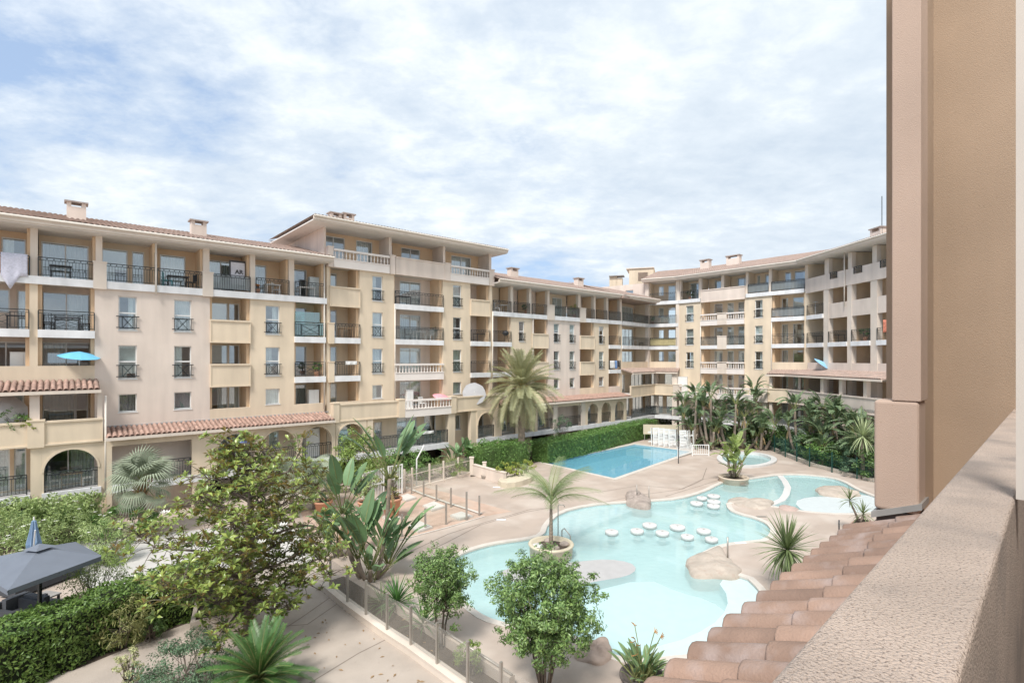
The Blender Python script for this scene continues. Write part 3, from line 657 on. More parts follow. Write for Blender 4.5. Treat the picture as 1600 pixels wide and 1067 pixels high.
sidewall(B4, K1, k1L-.1, FL[3], EZ, m=CREAM); sidewall(B4, K2, .1, FL[3], EZT-.06, m=CREAM); sidewall(B4, K2, k2L-.1, FL[3], EZT-.06, m=CREAM)
# gable wall of the top floor seen over the lower roof, with a small window
gw = Seg(Pm, (-A.d.y*1.0-.25, A.d.x*1.0-.1) if False else (-.80, .60)); 
gwin = (2.0, 3.1, 16.9, 18.0)
gws = Seg(Pm-Vector((-.80, .60))*-14, (.80, -.60))
part(wall_mesh(0, 14, EZ-.5, EZT-.05, [(11.0, 12.0, 16.0, 17.1)], -.05, .2), 'gable_wall', PINK, B4, gws.M)
window(B4, gws, 11.0, 12.0, 16.0, 17.1, y=.1, leaves=1, dress='c')
e0 = f(1064.5); W0, W1 = f(1060), f(1259)
floors(B4, Fw, W0, W1, (1, 2, 3, 4, 5, 6), y0=.05)
part(wall_mesh(W0, W1+9, 0, EZT, [], 8.8, 9.0), 'rear_wall', PINK, B4, Fw.M)
strip_walls(B4, Fw, [(1060.5, 1095.5, CREAM, [(1072, 1083.5)]), (1163.5, 1206, CREAM, [(1179.5, 1191.5)]), (1257, 1262, CREAM, [])], 0, F6-.38, (3, 4, 5))
for l in (1, 2, 3, 4, 5):
    g = {5: 'balus', 4: 'rail', 3: 'balus', 2: 'none', 1: 'none'}[l]
    loggia(B4, Fw, f(1095.5), f(1163.5), l, g, [(.14, .34), (.45, .6), (.7, .92)], m=CREAM, scr=BALG if l == 4 else None)
    if l > 2: pedestal(B4, Fw, f(1129), FL[l], w=1.05, lo=.43, hi=.9 if l != 4 else 1.05)
    loggia(B4, Fw, f(1206), f(1257), l, {5: 'rail', 4: 'x', 3: 'flush', 2: 'none', 1: 'none'}[l], [(.1, .3), (.45, .9)], m=CREAM, scr=FROST if l == 5 else None)
slab_edge(B4, Fw, f(1061), f(1095), F6); slab_edge(B4, Fw, f(1166), f(1257), F6)
parapet(B4, Fw, f(1096), f(1165), F6, y=-.14, m=PINK, lo=.5)
for (a, c) in ((1060.5, 1064), (1091.5, 1096), (1126.7, 1131), (1165, 1169), (1201, 1205.5), (1257.5, 1262)): column(B4, Fw, f(a), f(c), F6, EZT-.06)
for (a, c, g) in ((1064, 1091.5, [(.1, .7)]), (1096, 1126.7, [(.3, .95)]), (1131, 1165, [(.3, .95)]), (1169, 1201, [(.1, .25), (.5, .95)]), (1205.5, 1257.5, [(.2, .4), (.5, .95)])):
    backwall(B4, Fw, f(a), f(c), F6, EZT-.06, g, m=CREAM); sidewall(B4, Fw, f(c)+.2, F6, EZT-.06, m=CREAM)
    if a not in (1096, 1131): railing(B4, Fw, f(a), f(c), F6+.02, screen=FROST if a in (1205.5, 1169) else None)
mainroof(B4, Fw, f(1060)-2.0, W1+.8, EZT+.011, rise=2.0, depth=6.5)
mainroof(B4, K2, -.6, k2L+1.2, EZT+.023, rise=2.0, depth=6.5)
part(MB().prism([(-1.5, -1.0), (k1L+1.0, -1.0), (k1L+4.2, 9), (-3.2, 9)], EZ-.071, EZ+.24), 'corner_roof', TILEG, B4, K1.M)
part(tileroof_mesh(-1.2, k1L+.6, -1.0, EZ+.3, 5.0, EZ+2.0, skew0=-2, skew1=2), 'roof', TILEG, B4, K1.M)
for px in (1104, 1148): chimney(B4, Fw, f(px, 4)-.1, 4.0, EZT+1.7, w=1.1 if px < 1120 else 1.5, h=1.05)
# lift tower on the far roof, louvred, and small vents
lt = Seg((14.5, 72), (.95, -.3))
bx = lt.U(983); part(MB().box(bx, lt.U(1021), 0, 4, 16, 20.9), 'lift_tower', CREAM, B4, lt.M); part(MB().box(lt.U(1021)+.01, lt.U(1042), .6, 4, 16, 20.3), 'lift_tower', CREAM, B4, lt.M)
part(MB().box(bx-.4, lt.U(1022), -.15, 4.1, 20.9, 21.02), 'tower_coping', TRIM, B4, lt.M)
q = MB()
for k in range(9): q.box(lt.U(997), lt.U(1012), -.05-.002*k, .0, 19.25+k*.13, 19.32+k*.13)
part(q, 'louvre', mat('louvre_brown', (.33, .25, .2), .8), B4, lt.M)
for px, w_ in ((962, 1.0), (971, .8)): part(MB().box(lt.U(px)-w_/2, lt.U(px)+w_/2, -3, -2.2, 15.8, 19.5 if px < 970 else 19.3), 'roof_vent', CREAM, B4, lt.M); 
part(MB().box(lt.U(956), lt.U(978), -3.3, -1.9, 19.5, 19.62), 'roof_vent_cap', CONC, B4, lt.M)
# terrace of the far wing, level two
yo = -1.4
def uf(px, y=yo): return Fw.U(px, y)
part(MB().box(f(1060), f(1262), yo+.1, .04, FL[2]-.28, FL[2]-.02), 'terrace_slab', SOFFIT, B4, Fw.M)
balustrade(B4, Fw, uf(1060), uf(1112), FL[2], y=yo); balustrade(B4, Fw, uf(1118), uf(1190), FL[2], y=yo)
for px in (1057, 1115, 1193): pedestal(B4, Fw, uf(px), FL[2], y=yo-.1, w=.8, lo=.5, hi=.95)
parapet(B4, Fw, uf(1200), uf(1262), FL[2], y=yo, lo=.42, hi=.95)
canopy(B4, Fw, uf(1199), uf(1260), yo-.3, FL[3]-.33, -.01, FL[3]+.1, tiles=False, m=TILEG)
for px in (1201, 1246): column(B4, Fw, uf(px), uf(px+4), 0, FL[3]-.5, y=yo+.15, d=.35)
for px in (1060, 1113, 1190): column(B4, Fw, uf(px), uf(px+6), 0, FL[2]-.5, y=yo+.15, d=.45)
part(MB().box(f(1056), f(1262), yo-.02, .04, FL[1]-.42, FL[1]-.03), 'slab_edge', SLAB, B4, Fw.M)
railing(B4, Fw, f(1058), f(1258), FL[1]+.02, y=yo+.1, screen=BALG)

# ---- right wing coming towards us
Pr = Fw.O+Fw.d*f(1259.5)
Rw = Seg(Pr, (.07, -1)); r_ = Rw.U
B5 = building('pinkish right wing with deep open loggias behind the near pillar', Rw, 3)
RL = 24.0
floors(B5, Rw, 0, RL, (1, 2, 3, 4, 5, 6), y0=.05, y1=8)
part(MB().box(-3, RL, 7.9, 8.05, 0, EZT), 'rear_wall', PINK, B5, Rw.M)
cr = [(1287.5, 1295.5), (1324.5, 1331.5), (1361, 1371.5), (1402, 1414), (1450, 1465)]
cr2 = [(1288.5, 1295), (1325, 1331), (1363, 1370), (1402, 1414), (1450, 1465)]
for (a, c) in cr: part(MB().box(r_(a), r_(c), -.05, .4, 0, F6-.4), 'column', TRIM, B5, Rw.M)
pv = 1262
for i, (a, c) in enumerate(cr):
    u0, u1 = r_(pv), r_(a)
    for l in (1, 2, 3, 4, 5, 6):
        top = FL[l+1]-.3 if l < 6 else EZT-.06
        backwall(B5, Rw, u0-.2, u1+.6, FL[l], top, [(.15, .8)], y=2.2, m=ORANGE if l % 2 else CREAM); sidewall(B5, Rw, r_(c)-.25, FL[l], top, y1=2.2, m=ORANGE if l < 6 else CREAM)
        if l == 6: pass
        elif l == 5:
            if i == 0: slab_edge(B5, Rw, u0, u1, FL[l]); railing(B5, Rw, u0, u1, FL[l]+.02)
            else: part(MB().box(u0, u1, -.02, .2, FL[l]-.5, FL[l]+.85), 'parapet', PINK, B5, Rw.M)
        elif l == 4: slab_edge(B5, Rw, u0, u1, FL[l]); railing(B5, Rw, u0, u1, FL[l]+.02)
        elif l == 3: part(MB().box(u0, u1, -.02, .2, FL[l]-.6, FL[l]+.85), 'parapet', PINK, B5, Rw.M)
    pv = c
for l in (1, 2, 3, 4, 5, 6): sidewall(B5, Rw, .12, FL[l], FL[l+1]-.3 if l < 6 else EZT-.06, y0=.1, y1=2.2, m=CREAM)
for px_, sg_, b_ in ((769, A, B3), (832, A, B3), (1095, Fw, B4), (1206, Fw, B4), (616.5, A, B2)): drainpipe(b_, sg_, sg_.U(px_), FL[2]+.9, FL[5], y=-.07)
# top parapet with notches holding little railings
nt_ = [(1299, 1310), (1336, 1349), (1377.5, 1391), (1425, 1440)]
part(wall_mesh(.05, r_(1470), F6-.5, F6+.9, [(r_(a), r_(c), F6+.35, F6+.95) for a, c in nt_], -.1, .12), 'parapet', PINK, B5, Rw.M)
for a, c in nt_: railing(B5, Rw, r_(a), r_(c), F6+.37, y=-.13, h=.58)
for (a, c) in cr2: column(B5, Rw, r_(a), r_(c), F6+.1, EZT-.06, y=.0)
mainroof(B5, Rw, -1.2, RL, EZT+.037, ey=-1.1, rise=2.1, depth=6)
chimney(B5, Rw, r_(1370, 3), 3.2, EZT+1.3, w=1.2, h=1.0)
part(MB().tube([(r_(1378, 3.0), 3.0, EZT+1.5), (r_(1378, 3.0), 3.0, EZT+4.9)], .03, 6), 'antenna', IRON, B5, Rw.M)
canopy(B5, Rw, .1, r_(1420), -2.2, FL[3]-.31, -.01, FL[3]+.16, tiles=False, m=TILEG)
part(MB().box(0, r_(1420), -1.95, .04, FL[2]-.28, FL[2]-.02), 'terrace_slab', SOFFIT, B5, Rw.M)
parapet(B5, Rw, .2, r_(1420), FL[2], y=-1.95, m=PINK, lo=.42, hi=.92)
for px in (1280, 1309, 1347, 1395): column(B5, Rw, Rw.U(px, -1.9), Rw.U(px+5, -1.9), 0, FL[3]-.5, y=-1.8, d=.35)
part(MB().box(0, r_(1420), -1.9, .04, FL[1]-.42, FL[1]-.03), 'slab_edge', SLAB, B5, Rw.M)
railing(B5, Rw, .2, r_(1420), FL[1]+.02, y=-1.8)
drainpipe(B5, Rw, r_(1322), FL[5]+.4, EZT, y=-.16)
# ---- our own building: pillar, fin wall, parapet and the tile canopy below the balcony
d1 = (.7256, .688)
N1 = Seg((0, 0), d1)         # here y is outward (towards the courtyard) because n = left of d1
B6 = thing('apartment_building', 'near building we stand in: salmon pillar, rough balcony parapet and clay tile canopy', 'apartment building'); WM[B6.name] = N1.M.copy(); B6.matrix_local = N1.M
def near(mb, name, m, smooth=False, bev=0.0):
    o = part(mb, name, m, B6, N1.M, smooth)
    if bev:
        md = o.modifiers.new('bevel', 'BEVEL'); md.width = bev; md.segments = 3; md.limit_method = 'ANGLE'
    return o
PT = H-.5
PARA = mat('parapet_stucco', (.56, .45, .37), .95, .12, 2.5, .8, 150, spots=(170, .56, (.20, .15, .12), .8), stain=(2.6, .50, (.30, .255, .225), .7))
near(MB().box(-2.5, 7.15, .107, .31, PT-1.05, PT), 'balcony_parapet', PARA, bev=.012)
near(MB().box(-3, 7.15, -2.6, .107, PT-1.35, PT-1.12), 'balcony_floor', CONC)
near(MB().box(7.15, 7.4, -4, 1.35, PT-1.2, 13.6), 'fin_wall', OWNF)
near(MB().box(6.14, 6.5, .905, 1.262, PT-.98, H-.41), 'pillar_base', OWN, bev=.03)
near(MB().box(6.16, 6.5, .92, 1.245, H-2.2, PT-.99), 'pillar_plinth', mat('dark_concrete', (.12, .10, .09), .95, .4, 6))  # dark plinth filling the gap between flashing and tiles
near(MB().box(6.14, 6.5, .89, 1.115, H-.409, 13.6), 'pillar', OWN, bev=.01)
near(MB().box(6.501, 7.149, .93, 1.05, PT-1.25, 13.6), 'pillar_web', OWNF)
near(MB().add([(6.12, .88, H-1.42), (6.12, 1.28, H-1.575), (6.5, 1.28, H-1.575), (6.5, .88, H-1.42), (6.12, .88, H-1.36), (6.12, 1.28, H-1.515), (6.5, 1.28, H-1.515), (6.5, .88, H-1.36)], [(0,3,2,1),(4,5,6,7),(0,1,5,4),(1,2,6,5),(2,3,7,6),(3,0,4,7)]), 'lead_flashing', mat('lead', (.30, .29, .27), .5, .2))
near(MB().box(1.2+1.37, 1.2+1.43, .045, .105, PT+.0, 10.85), 'window_frame_post', mat('post_cream', (.60, .54, .47), .6, .05))
# unseen rear wall and eave, upper storeys cut away to let sun past
near(wall_mesh(-14, 16, 0, 10.9, [(-1.2, 1.6, PT-1.1, PT+1.1)], -2.8, -2.6), 'wall', OWN)
near(MB().box(-14, 16, -9, -2.2, 10.9, 11.1), 'eave', SOFFIT)
near(MB().box(-6, 7.149, -2.599, -.75, H+1.15, H+1.4), 'balcony_shade_slab', SOFFIT)  # unseen slab added behind the camera to shade the parapet's inner face
near(MB().box(-12, 7.1, .32, .35, 0, H-1.3), 'lower_wall', OWN)
# tiles: rows run down and outwards from the parapet
cz0, cz1, cy0, cy1 = H-1.75, H-1.35, 1.40, .33
rf = near(MB().add([(-1.5, cy0-.03, cz0), (7.0, cy0-.03, cz0), (7.0, cy1, cz1), (-1.5, cy1, cz1), (-1.5, cy0-.03, cz0-.1), (7.0, cy0-.03, cz0-.1), (7.0, cy1, cz1-.1), (-1.5, cy1, cz1-.1)], [(0,1,2,3),(7,6,5,4),(0,4,5,1),(1,5,6,2),(3,2,6,7),(0,3,7,4)]), 'canopy_roof', TILEN)
me_t = cap_tile_mesh(.50, .118, TILEN, 'near'); me_s = cap_tile_mesh(.50, .074, TILEN, 'near2')
sl = math.atan2(cz1-cz0, cy0-cy1)
pitch = .236
for i in range(42):
    x = -.05+i*pitch
    if x > 6.05: break
    for j in range(3):
        y = cy0-j*.40+random.uniform(-.012, .012)+(random.uniform(-.02, .02) if j else 0); z = cz0+(cy0-y)*math.tan(sl)+.012*j
        M = N1.M @ Matrix.Translation((x+random.uniform(-.006, .006), y, z+.02)) @ Matrix.Rotation(math.pi+random.uniform(-.02, .02), 4, 'Z') @ Matrix.Rotation(sl+.02, 4, 'X')
        put('roof_tile', me_t, rf, M)
    # pan tiles between (concave, seen at the eave)
q = MB()
for i in range(42):
    x = -.05+(i+.5)*pitch
    if x < 6: q.tube([(x, cy0+.02, cz0-.03), (x, cy1, cz1-.03)], .08, 6)
part(q, 'pan_tile', TILEN, rf, N1.M, kind='stuff')
near(MB().box(-1.5, 7.1, cy0-.09, cy0-.05, cz0-.28, cz0-.1), 'canopy_fascia', OWN)
# ---------------------------------------------------------------- courtyard ground, pools, kerbs
DECK = mat('deck_concrete', (.445, .365, .305), .85, .10, .55, .35, 14, stain=(.45, .47, (.54, .465, .40), .9), spots=(7, .66, (.36, .29, .24), .35))
PATH = mat('path_concrete', (.44, .38, .325), .9, .12, .8, .3, 20, stain=(.5, .5, (.52, .46, .40), .6), spots=(5, .66, (.30, .25, .21), .45))
PATHG = mat('pale_road', (.52, .50, .47), .9, .08, .6, .2, 20)
COPE = mat('pool_coping', (.60, .55, .49), .8, .08, 2, .1)
JOINT = mat('deck_joint', (.22, .18, .15), .9, .1)
REDG = mat('red_surface', (.50, .36, .28), .95, .15, 1.2, .4, 60, stain=(.7, .5, (.54, .44, .36), .8))
LAGF = mat('lagoon_floor', (.60, .73, .72), .5, .03, .5)
LAGP = mat('lagoon_plateau', (.46, .45, .445), .7, .05, 3)
SUBB = mat('pool_beach_wet', (.57, .62, .62), .5, .03); BEACH = mat('pool_beach', (.62, .61, .59), .6, .04, 1.0)
BLUEF = mat('blue_pool_floor', (.25, .58, .72), .5, .03, .6)
BLUEW = mat('blue_pool_ledge', (.48, .70, .74), .5, .03)
ROCK = mat('moulded_rock', (.46, .395, .33), .9, .16, 1.8, .8, 9, spots=(4, .56, (.40, .31, .25), .5))
ROCKG = mat('grey_rock', (.36, .30, .26), .9, .3, 3.0, 1.0, 16)
SOIL = mat('soil', (.075, .055, .04), 1.0, .3, 6, .6, 40)
def watermat(name, tint, bump=.12, bs=2.2):
    m = glassmat(name, tint, .85, .0, .03); N = m.node_tree.nodes; L = m.node_tree.links
    g = N.new('ShaderNodeNewGeometry'); n = N.new('ShaderNodeTexNoise'); n.inputs['Scale'].default_value = bs; n.inputs['Detail'].default_value = 4
    L.new(g.outputs['Position'], n.inputs['Vector']); b = N.new('ShaderNodeBump'); b.inputs['Strength'].default_value = bump; b.inputs['Distance'].default_value = .05
    L.new(n.outputs[0], b.inputs['Height'])
    for q in N:
        if q.bl_idname in ('ShaderNodeBsdfGlossy', 'ShaderNodeFresnel'): L.new(b.outputs[0], q.inputs['Normal'])
    return m
def milkwater(name, col, fac):
    m = milky(name, col, fac); N = m.node_tree.nodes; L = m.node_tree.links; g = N.new('ShaderNodeNewGeometry'); n = N.new('ShaderNodeTexNoise'); n.inputs['Scale'].default_value = 3.0; n.inputs['Detail'].default_value = 5
    L.new(g.outputs['Position'], n.inputs['Vector']); b = N.new('ShaderNodeBump'); b.inputs['Strength'].default_value = .5; b.inputs['Distance'].default_value = .05; L.new(n.outputs[0], b.inputs['Height'])
    for q in list(N):
        if q.bl_idname in ('ShaderNodeBsdfGlossy', 'ShaderNodeFresnel'): L.new(b.outputs[0], q.inputs['Normal'])
    return m
WLAG = milkwater('lagoon_water', (.50, .735, .735), .5); WBLUE = milkwater('blue_water', (.22, .54, .68), .5); WKID = milkwater('small_pool_water', (.50, .70, .70), .6)
def smooth_poly(pts, it=2, closed=True):
    P = [Vector((p[0], p[1])) for p in pts]
    for _ in range(it):
        Q = []
        for i in range(len(P)):
            a, b = P[i], P[(i+1) % len(P)]
            Q += [a*.75+b*.25, a*.25+b*.75]
        P = Q
    return [(p.x, p.y) for p in P]
def gp(l, z=0.0): return [tuple(G(x, y, z)[:2]) for x, y in l]
lag_px = [(708,873),(724,863.5),(755,853),(786,847),(826,842),(850,836),(856,818),(876,800),(920,789),(970,785),(1022,782),(1062,779),(1101,768),(1128,754),(1143,749),(1170,748),(1192,745),(1216,741.5),(1240,741),(1265,742),(1299,746),(1319,752.5),(1334,762),(1352,770),(1372,777),(1388,786),(1384,796),(1364,800),(1332,802),(1294,801.6),(1251,797.5),(1222,792),(1190,789),(1160,786),(1134,784),(1138,796),(1155,803),(1179.5,809),(1197.5,817),(1206,828),(1197,842),(1166,845.5),(1132,849),(1106,858),(1080,874),(1082,893),(1120,899),(1163,898),(1188,922),(1202,950),(1196,985),(1160,1012),(1100,1022),(1063,1023.5),(1010,1030),(960,1026),(930,1003),(885,990),(820,978),(775,970),(748,958),(718,932),(703,905),(701,886)]
lagoon = smooth_poly(gp(lag_px), 1)
blue = gp([(850,722.8),(959.6,747.3),(1081,705),(992.6,693.7)])
kid = smooth_poly(gp([(1128,716),(1134,712),(1150,709.5),(1166,709),(1182,710),(1197,713.5),(1206,718),(1204,723),(1192,727),(1175,729.5),(1155,729.5),(1138,726),(1129,721)]), 1)
def offset(poly, d):
    n = len(poly); A_ = sum(poly[i][0]*poly[(i+1) % n][1]-poly[(i+1) % n][0]*poly[i][1] for i in range(n)); s = 1 if A_ > 0 else -1; Q = []
    for i in range(n):
        a, p, b = Vector(poly[i-1]), Vector(poly[i]), Vector(poly[(i+1) % n])
        t1, t2 = (p-a).normalized(), (b-p).normalized(); n1, n2 = Vector((t1.y, -t1.x)), Vector((t2.y, -t2.x)); m = (n1+n2)
        m = m/max(m.length_squared/2, .5) if m.length > .1 else n1
        Q.append(tuple(p+m*d*s))
    return Q
def sheet(name, outer, holes, z, m, label=None):
    V = [Vector(p) for p in outer]; E = [(i, (i+1) % len(outer)) for i in range(len(outer))]
    for h in holes:
        o = len(V); V += [Vector(p) for p in h]; E += [(o+i, o+(i+1) % len(h)) for i in range(len(h))]
    r = geometry.delaunay_2d_cdt(V, E, [], 0, 1e-5)
    vs_, fs = r[0], r[2]
    def inside(p, poly):
        c = False; n = len(poly); x, y = p
        for i in range(n):
            (x1, y1), (x2, y2) = poly[i], poly[(i+1) % n]
            if (y1 > y) != (y2 > y) and x < (x2-x1)*(y-y1)/(y2-y1)+x1: c = not c
        return c
    F = []
    for f_ in fs:
        c = sum((vs_[i] for i in f_), Vector((0, 0)))/len(f_)
        if inside(c, outer) and not any(inside(c, h) for h in holes): F.append(tuple(f_))
    mb = MB(); mb.add([(v.x, v.y, z) for v in vs_], F)
    me = mb.mesh(name, m)
    o = put(name, me); o['kind'] = 'structure'; return o
holes = [lagoon, blue, kid]
sheet('ground', [(-900, -300), (900, -300), (900, 1500), (-900, 1500)], holes, 0.0, DECK)
def poolside(name, label, poly, depth, floorm, water, wz, cw=.28, copem=COPE, zc=.03, wallm=None):
    c = Vector((sum(p[0] for p in poly)/len(poly), sum(p[1] for p in poly)/len(poly)))
    e = thing(name, label, 'swimming pool', (c.x, c.y, 0)); n = len(poly)
    q = MB(); V = [(x, y, 0) for x, y in poly]+[(x, y, -depth) for x, y in poly]; q.add(V, [((i+1) % n, i, i+n, (i+1) % n+n) for i in range(n)]); part(q, 'pool_wall', wallm or floorm, e, I4)
    tri = sheet('pool_floor', poly, [], -depth, floorm); del tri['kind']; tri.parent = e; tri.matrix_local = WM[e.name].inverted(); WM[tri.name] = I4.copy()
    wt = sheet('pool_water', poly, [], wz, water); del wt['kind']; wt.parent = e; wt.matrix_local = WM[e.name].inverted(); WM[wt.name] = I4.copy()
    o = offset(poly, cw); i_ = offset(poly, -.02); q = MB()
    q.add([(x, y, zc) for x, y in i_]+[(x, y, zc) for x, y in o]+[(x, y, -.06) for x, y in i_]+[(x, y, -.01) for x, y in o],
          [f_ for k in range(n) for f_ in ((k, (k+1) % n, (k+1) % n+n, k+n), (k, k+2*n, (k+1) % n+2*n, (k+1) % n), (k+n, (k+1) % n+n, (k+1) % n+3*n, k+3*n))])
    part(q, 'coping', copem, e, I4); return e
lag = poolside('lagoon_pool', 'large free-form pale turquoise lagoon pool with stepping stones and sandy beaches', lagoon, .55, LAGF, WLAG, -.10, cw=.26, zc=.02)
blu = poolside('rectangular_pool', 'four-sided bright blue swimming pool beside the clipped hedge', blue, .9, BLUEF, WBLUE, -.09, cw=.35, zc=.025)
kd = poolside('paddling_pool', 'small rounded paddling pool with a thick white rim behind the planted bed', kid, .5, LAGF, WKID, -.06, cw=.42, copem=BEACH, zc=.16)
def slabpoly(px, z0, z1, m, name, e, sm=1, zp=None):
    part(MB().prism(smooth_poly(gp(px, zp if zp is not None else z1), sm), z0, z1), name, m, e, I4)
# plateau under the shallow water, pale beaches, curved wall of the upper basin
slabpoly([(781,893),(800,886),(850,884),(910,876),(950,873),(985,878),(996,889),(980,900),(930,908),(900,914),(850,916),(800,910)], -.6, -.094, LAGP, 'plateau', lag)
slabpoly([(1163,898),(1190,923),(1204,950),(1200,990),(1150,1018),(1063,1024),(1000,1031),(1010,1014),(1080,995),(1128,965),(1140,935),(1120,905)], -.6, -.096, mat('pool_beach_lower', (.54, .66, .66), .5, .04), 'beach', lag, zp=-.1)
slabpoly([(1255,799),(1294,803),(1340,803),(1388,796),(1388,785),(1350,771),(1300,776),(1262,776),(1240,784)], -.6, -.096, SUBB, 'beach', lag, zp=-.1)
slabpoly([(852,836),(856,818),(876,800),(920,789),(968,785),(1000,787),(975,800),(930,815),(885,838)], -.6, -.22, mat('beach_submerged', (.68, .74, .745), .6, .03), 'beach', lag, zp=-.1)
slabpoly([(1010,903),(1060,925),(1110,938),(1140,960),(1100,995),(1020,1016),(960,1020),(930,1003),(900,985),(860,975),(900,930)], -.6, -.0985, mat('lagoon_step', (.46, .655, .655), .15, .03), 'step', lag, zp=-.1)
q = MB(); mids = [(1186,789,.3),(1206,786,.3),(1222,779,.32),(1228,771,.34),(1231,760,.36),(1226,750,.36),(1219,742,.36)]
P = [G(a, b, -.02) for a, b, c in mids]; V = []; F = []
for i, p in enumerate(P):
    t = (P[min(i+1, 6)]-P[max(i-1, 0)]).normalized(); nn = Vector((t.y, -t.x, 0))*.20
    V += [tuple(p-nn)[:2]+(-.6,), tuple(p-nn)[:2]+(-.06,), tuple(p+nn)[:2]+(-.06,), tuple(p+nn)[:2]+(-.6,)]
for i in range(6):
    for k in range(3): F.append((i*4+k, i*4+k+1, (i+1)*4+k+1, (i+1)*4+k))
part(q.add(V, F), 'divider_wall', BEACH, lag, I4)
slabpoly([(1047,706),(1081,705),(992.6,693.7),(976,698)], -1.0, -.35, BLUEW, 'ledge', blu, 0, zp=-.1)
# stepping stones
for i, (x, y, r, lab) in enumerate([(955.7,830.6,.36,'round white stepping stone nearest to the palm planter'),(995.5,829,.36,'round white stepping stone second from the palm planter'),(1015,820,.40,'round white stepping stone farthest back in the middle row'),(1035,832,.36,'white stepping stone in front of the hindmost pair of the row'),(1058.5,823,.42,'wide white stepping stone right of the middle of the row'),(1074,838,.34,'small white stepping stone in front of the wide one'),(1099.6,829,.38,'white stepping stone near the right end of the middle row'),(1111.7,842,.33,'frontmost small stepping stone near the sandy rock'),
        (1088.4,785.8,.40,'left stone of the far group of stepping stones'),(1096.7,777.7,.34,'small stone behind the left one in the far group'),(1115,774.6,.42,'hindmost stone of the far group of stepping stones'),(1115.4,783.3,.42,'middle stone of the three stacked in the far group'),(1114.7,790,.40,'front stone of the three in the far group near the rock')]):
    r *= .9; p = G(x, y, .05); e = thing('stepping_stone', lab, 'stepping stone', (p.x, p.y, 0), 0, 'stepping stones in the lagoon')
    part(MB().lathe([(r*.5, -.6), (r*.55, -.09), (r*.97, -.07), (r*1.02, .05), (r*.98, .09), (r*.9, .105), (0, .11)], 24), 'stone_cap', BEACH, e, smooth=True)
    part(MB().lathe([(.05, .10), (.05, .12), (0, .12)], 10), 'stone_fitting', STEEL, e)
# rocks: low moulded boulders
def rock(px, h, m, label, seed, z0=-.7, flat=.6):
    poly = smooth_poly(gp(px, h*.15), 2); c = Vector((sum(p[0] for p in poly)/len(poly), sum(p[1] for p in poly)/len(poly))); rs = random.Random(seed)
    ph = [rs.random()*6 for _ in range(6)]; n = len(poly); V = []; F = []; h *= .32; rings = [(1.02, z0), (1.0, -.05), (.93, h*.42), (.80, h*.66), (.62, h*.84), (.40, h*.97), (.18, h*.93)]
    for k, (s_, z) in enumerate(rings):
        for i, p in enumerate(poly):
            d = Vector(p)-c; a = math.atan2(d.y, d.x)
            b_ = 1+.06*math.sin(3*a+ph[0]+k*.5)+.05*math.sin(7*a+ph[1]+k)
            zz2 = z*(1+(.28*math.sin(2*a+ph[2])+.16*math.sin(5*a+ph[3]+k)+.09*math.sin(9*a+ph[4])) * (1 if z > 0.05 else 0))
            V.append((d.x*s_*b_, d.y*s_*b_, zz2))
    for k in range(len(rings)-1):
        for i in range(n): F.append((k*n+i, k*n+(i+1) % n, (k+1)*n+(i+1) % n, (k+1)*n+i))
    V.append((0, 0, h*.95)); F += [((len(rings)-1)*n+i, (len(rings)-1)*n+(i+1) % n, len(V)-1) for i in range(n)]
    return solo(MB().add(V, F), 'rock', m, label, 'rock', Matrix.Translation((c.x, c.y, 0)), 'moulded rocks round the lagoon', True)
rock([(975,778),(980,768),(993,766),(1005,770),(1015,776),(1021,786),(1012,790),(985,787)], 1.0, ROCKG, 'rough grey-brown rock on the far rim of the lagoon carrying the handrails', 1)
rock([(1136,780),(1150,774),(1172,778),(1200,778),(1211,784),(1206,792),(1180,794),(1150,790)], .45, ROCK, 'long smooth sandy rock between the two lagoon basins', 2)
rock([(1212,793),(1222,787),(1240,790),(1252,797),(1235,798)], .3, mat('pink_rock', (.48, .36, .31), .9, .14, 2, .6, 12), 'small pinkish rock beside the white beach', 3)
rock([(1268,764),(1285,758),(1312,756),(1332,764),(1350,771),(1330,775),(1290,772)], .4, ROCK, 'flat sandy rock rising from the right-hand basin', 4)
rock([(1072,868),(1090,862),(1113,857),(1125,852),(1135,866),(1150,876),(1162,893),(1140,901),(1100,899),(1078,894)], .5, ROCK, 'broad sandy rock jutting into the lagoon in front of the stepping stones', 5)
rock([(925,1000),(935,990),(948,993),(957,1010),(957,1026),(935,1036),(905,1032),(890,1018)], .55, mat('brown_rock', (.42, .32, .26), .9, .2, 2.5, .9, 12), 'brown boulder on the near shore behind the round-headed tree', 6)
# joints of the deck
def strip(px, w, m, name='deck_joint', z=.004):
    P = [G(a, b, z) for a, b in px]; q = MB(); V = []; F = []
    for i, p in enumerate(P):
        t = (P[min(i+1, len(P)-1)]-P[max(i-1, 0)]).normalized(); nn = Vector((t.y, -t.x, 0))*w/2; V += [p-nn, p+nn]
    for i in range(len(P)-1): F.append((2*i, 2*i+1, 2*i+3, 2*i+2))
    return tag(put(name, q.add(V, F).mesh(name, m)), kind='structure')
for px in ([(1260,733),(1100,748),(1085,756),(1060,765),(1000,773),(940,785),(885,772),(860,793),(820,800),(750,820),(700,846),(655,868)], [(640,862),(700,834),(760,815),(830,795),(868,793)],
           [(1104,731),(1098,748),(1066,764)], [(880,773),(940,768),(1000,758),(1066,764)], [(1040,775),(1090,760),(1128,748)]):
    strip(px, .045, JOINT)
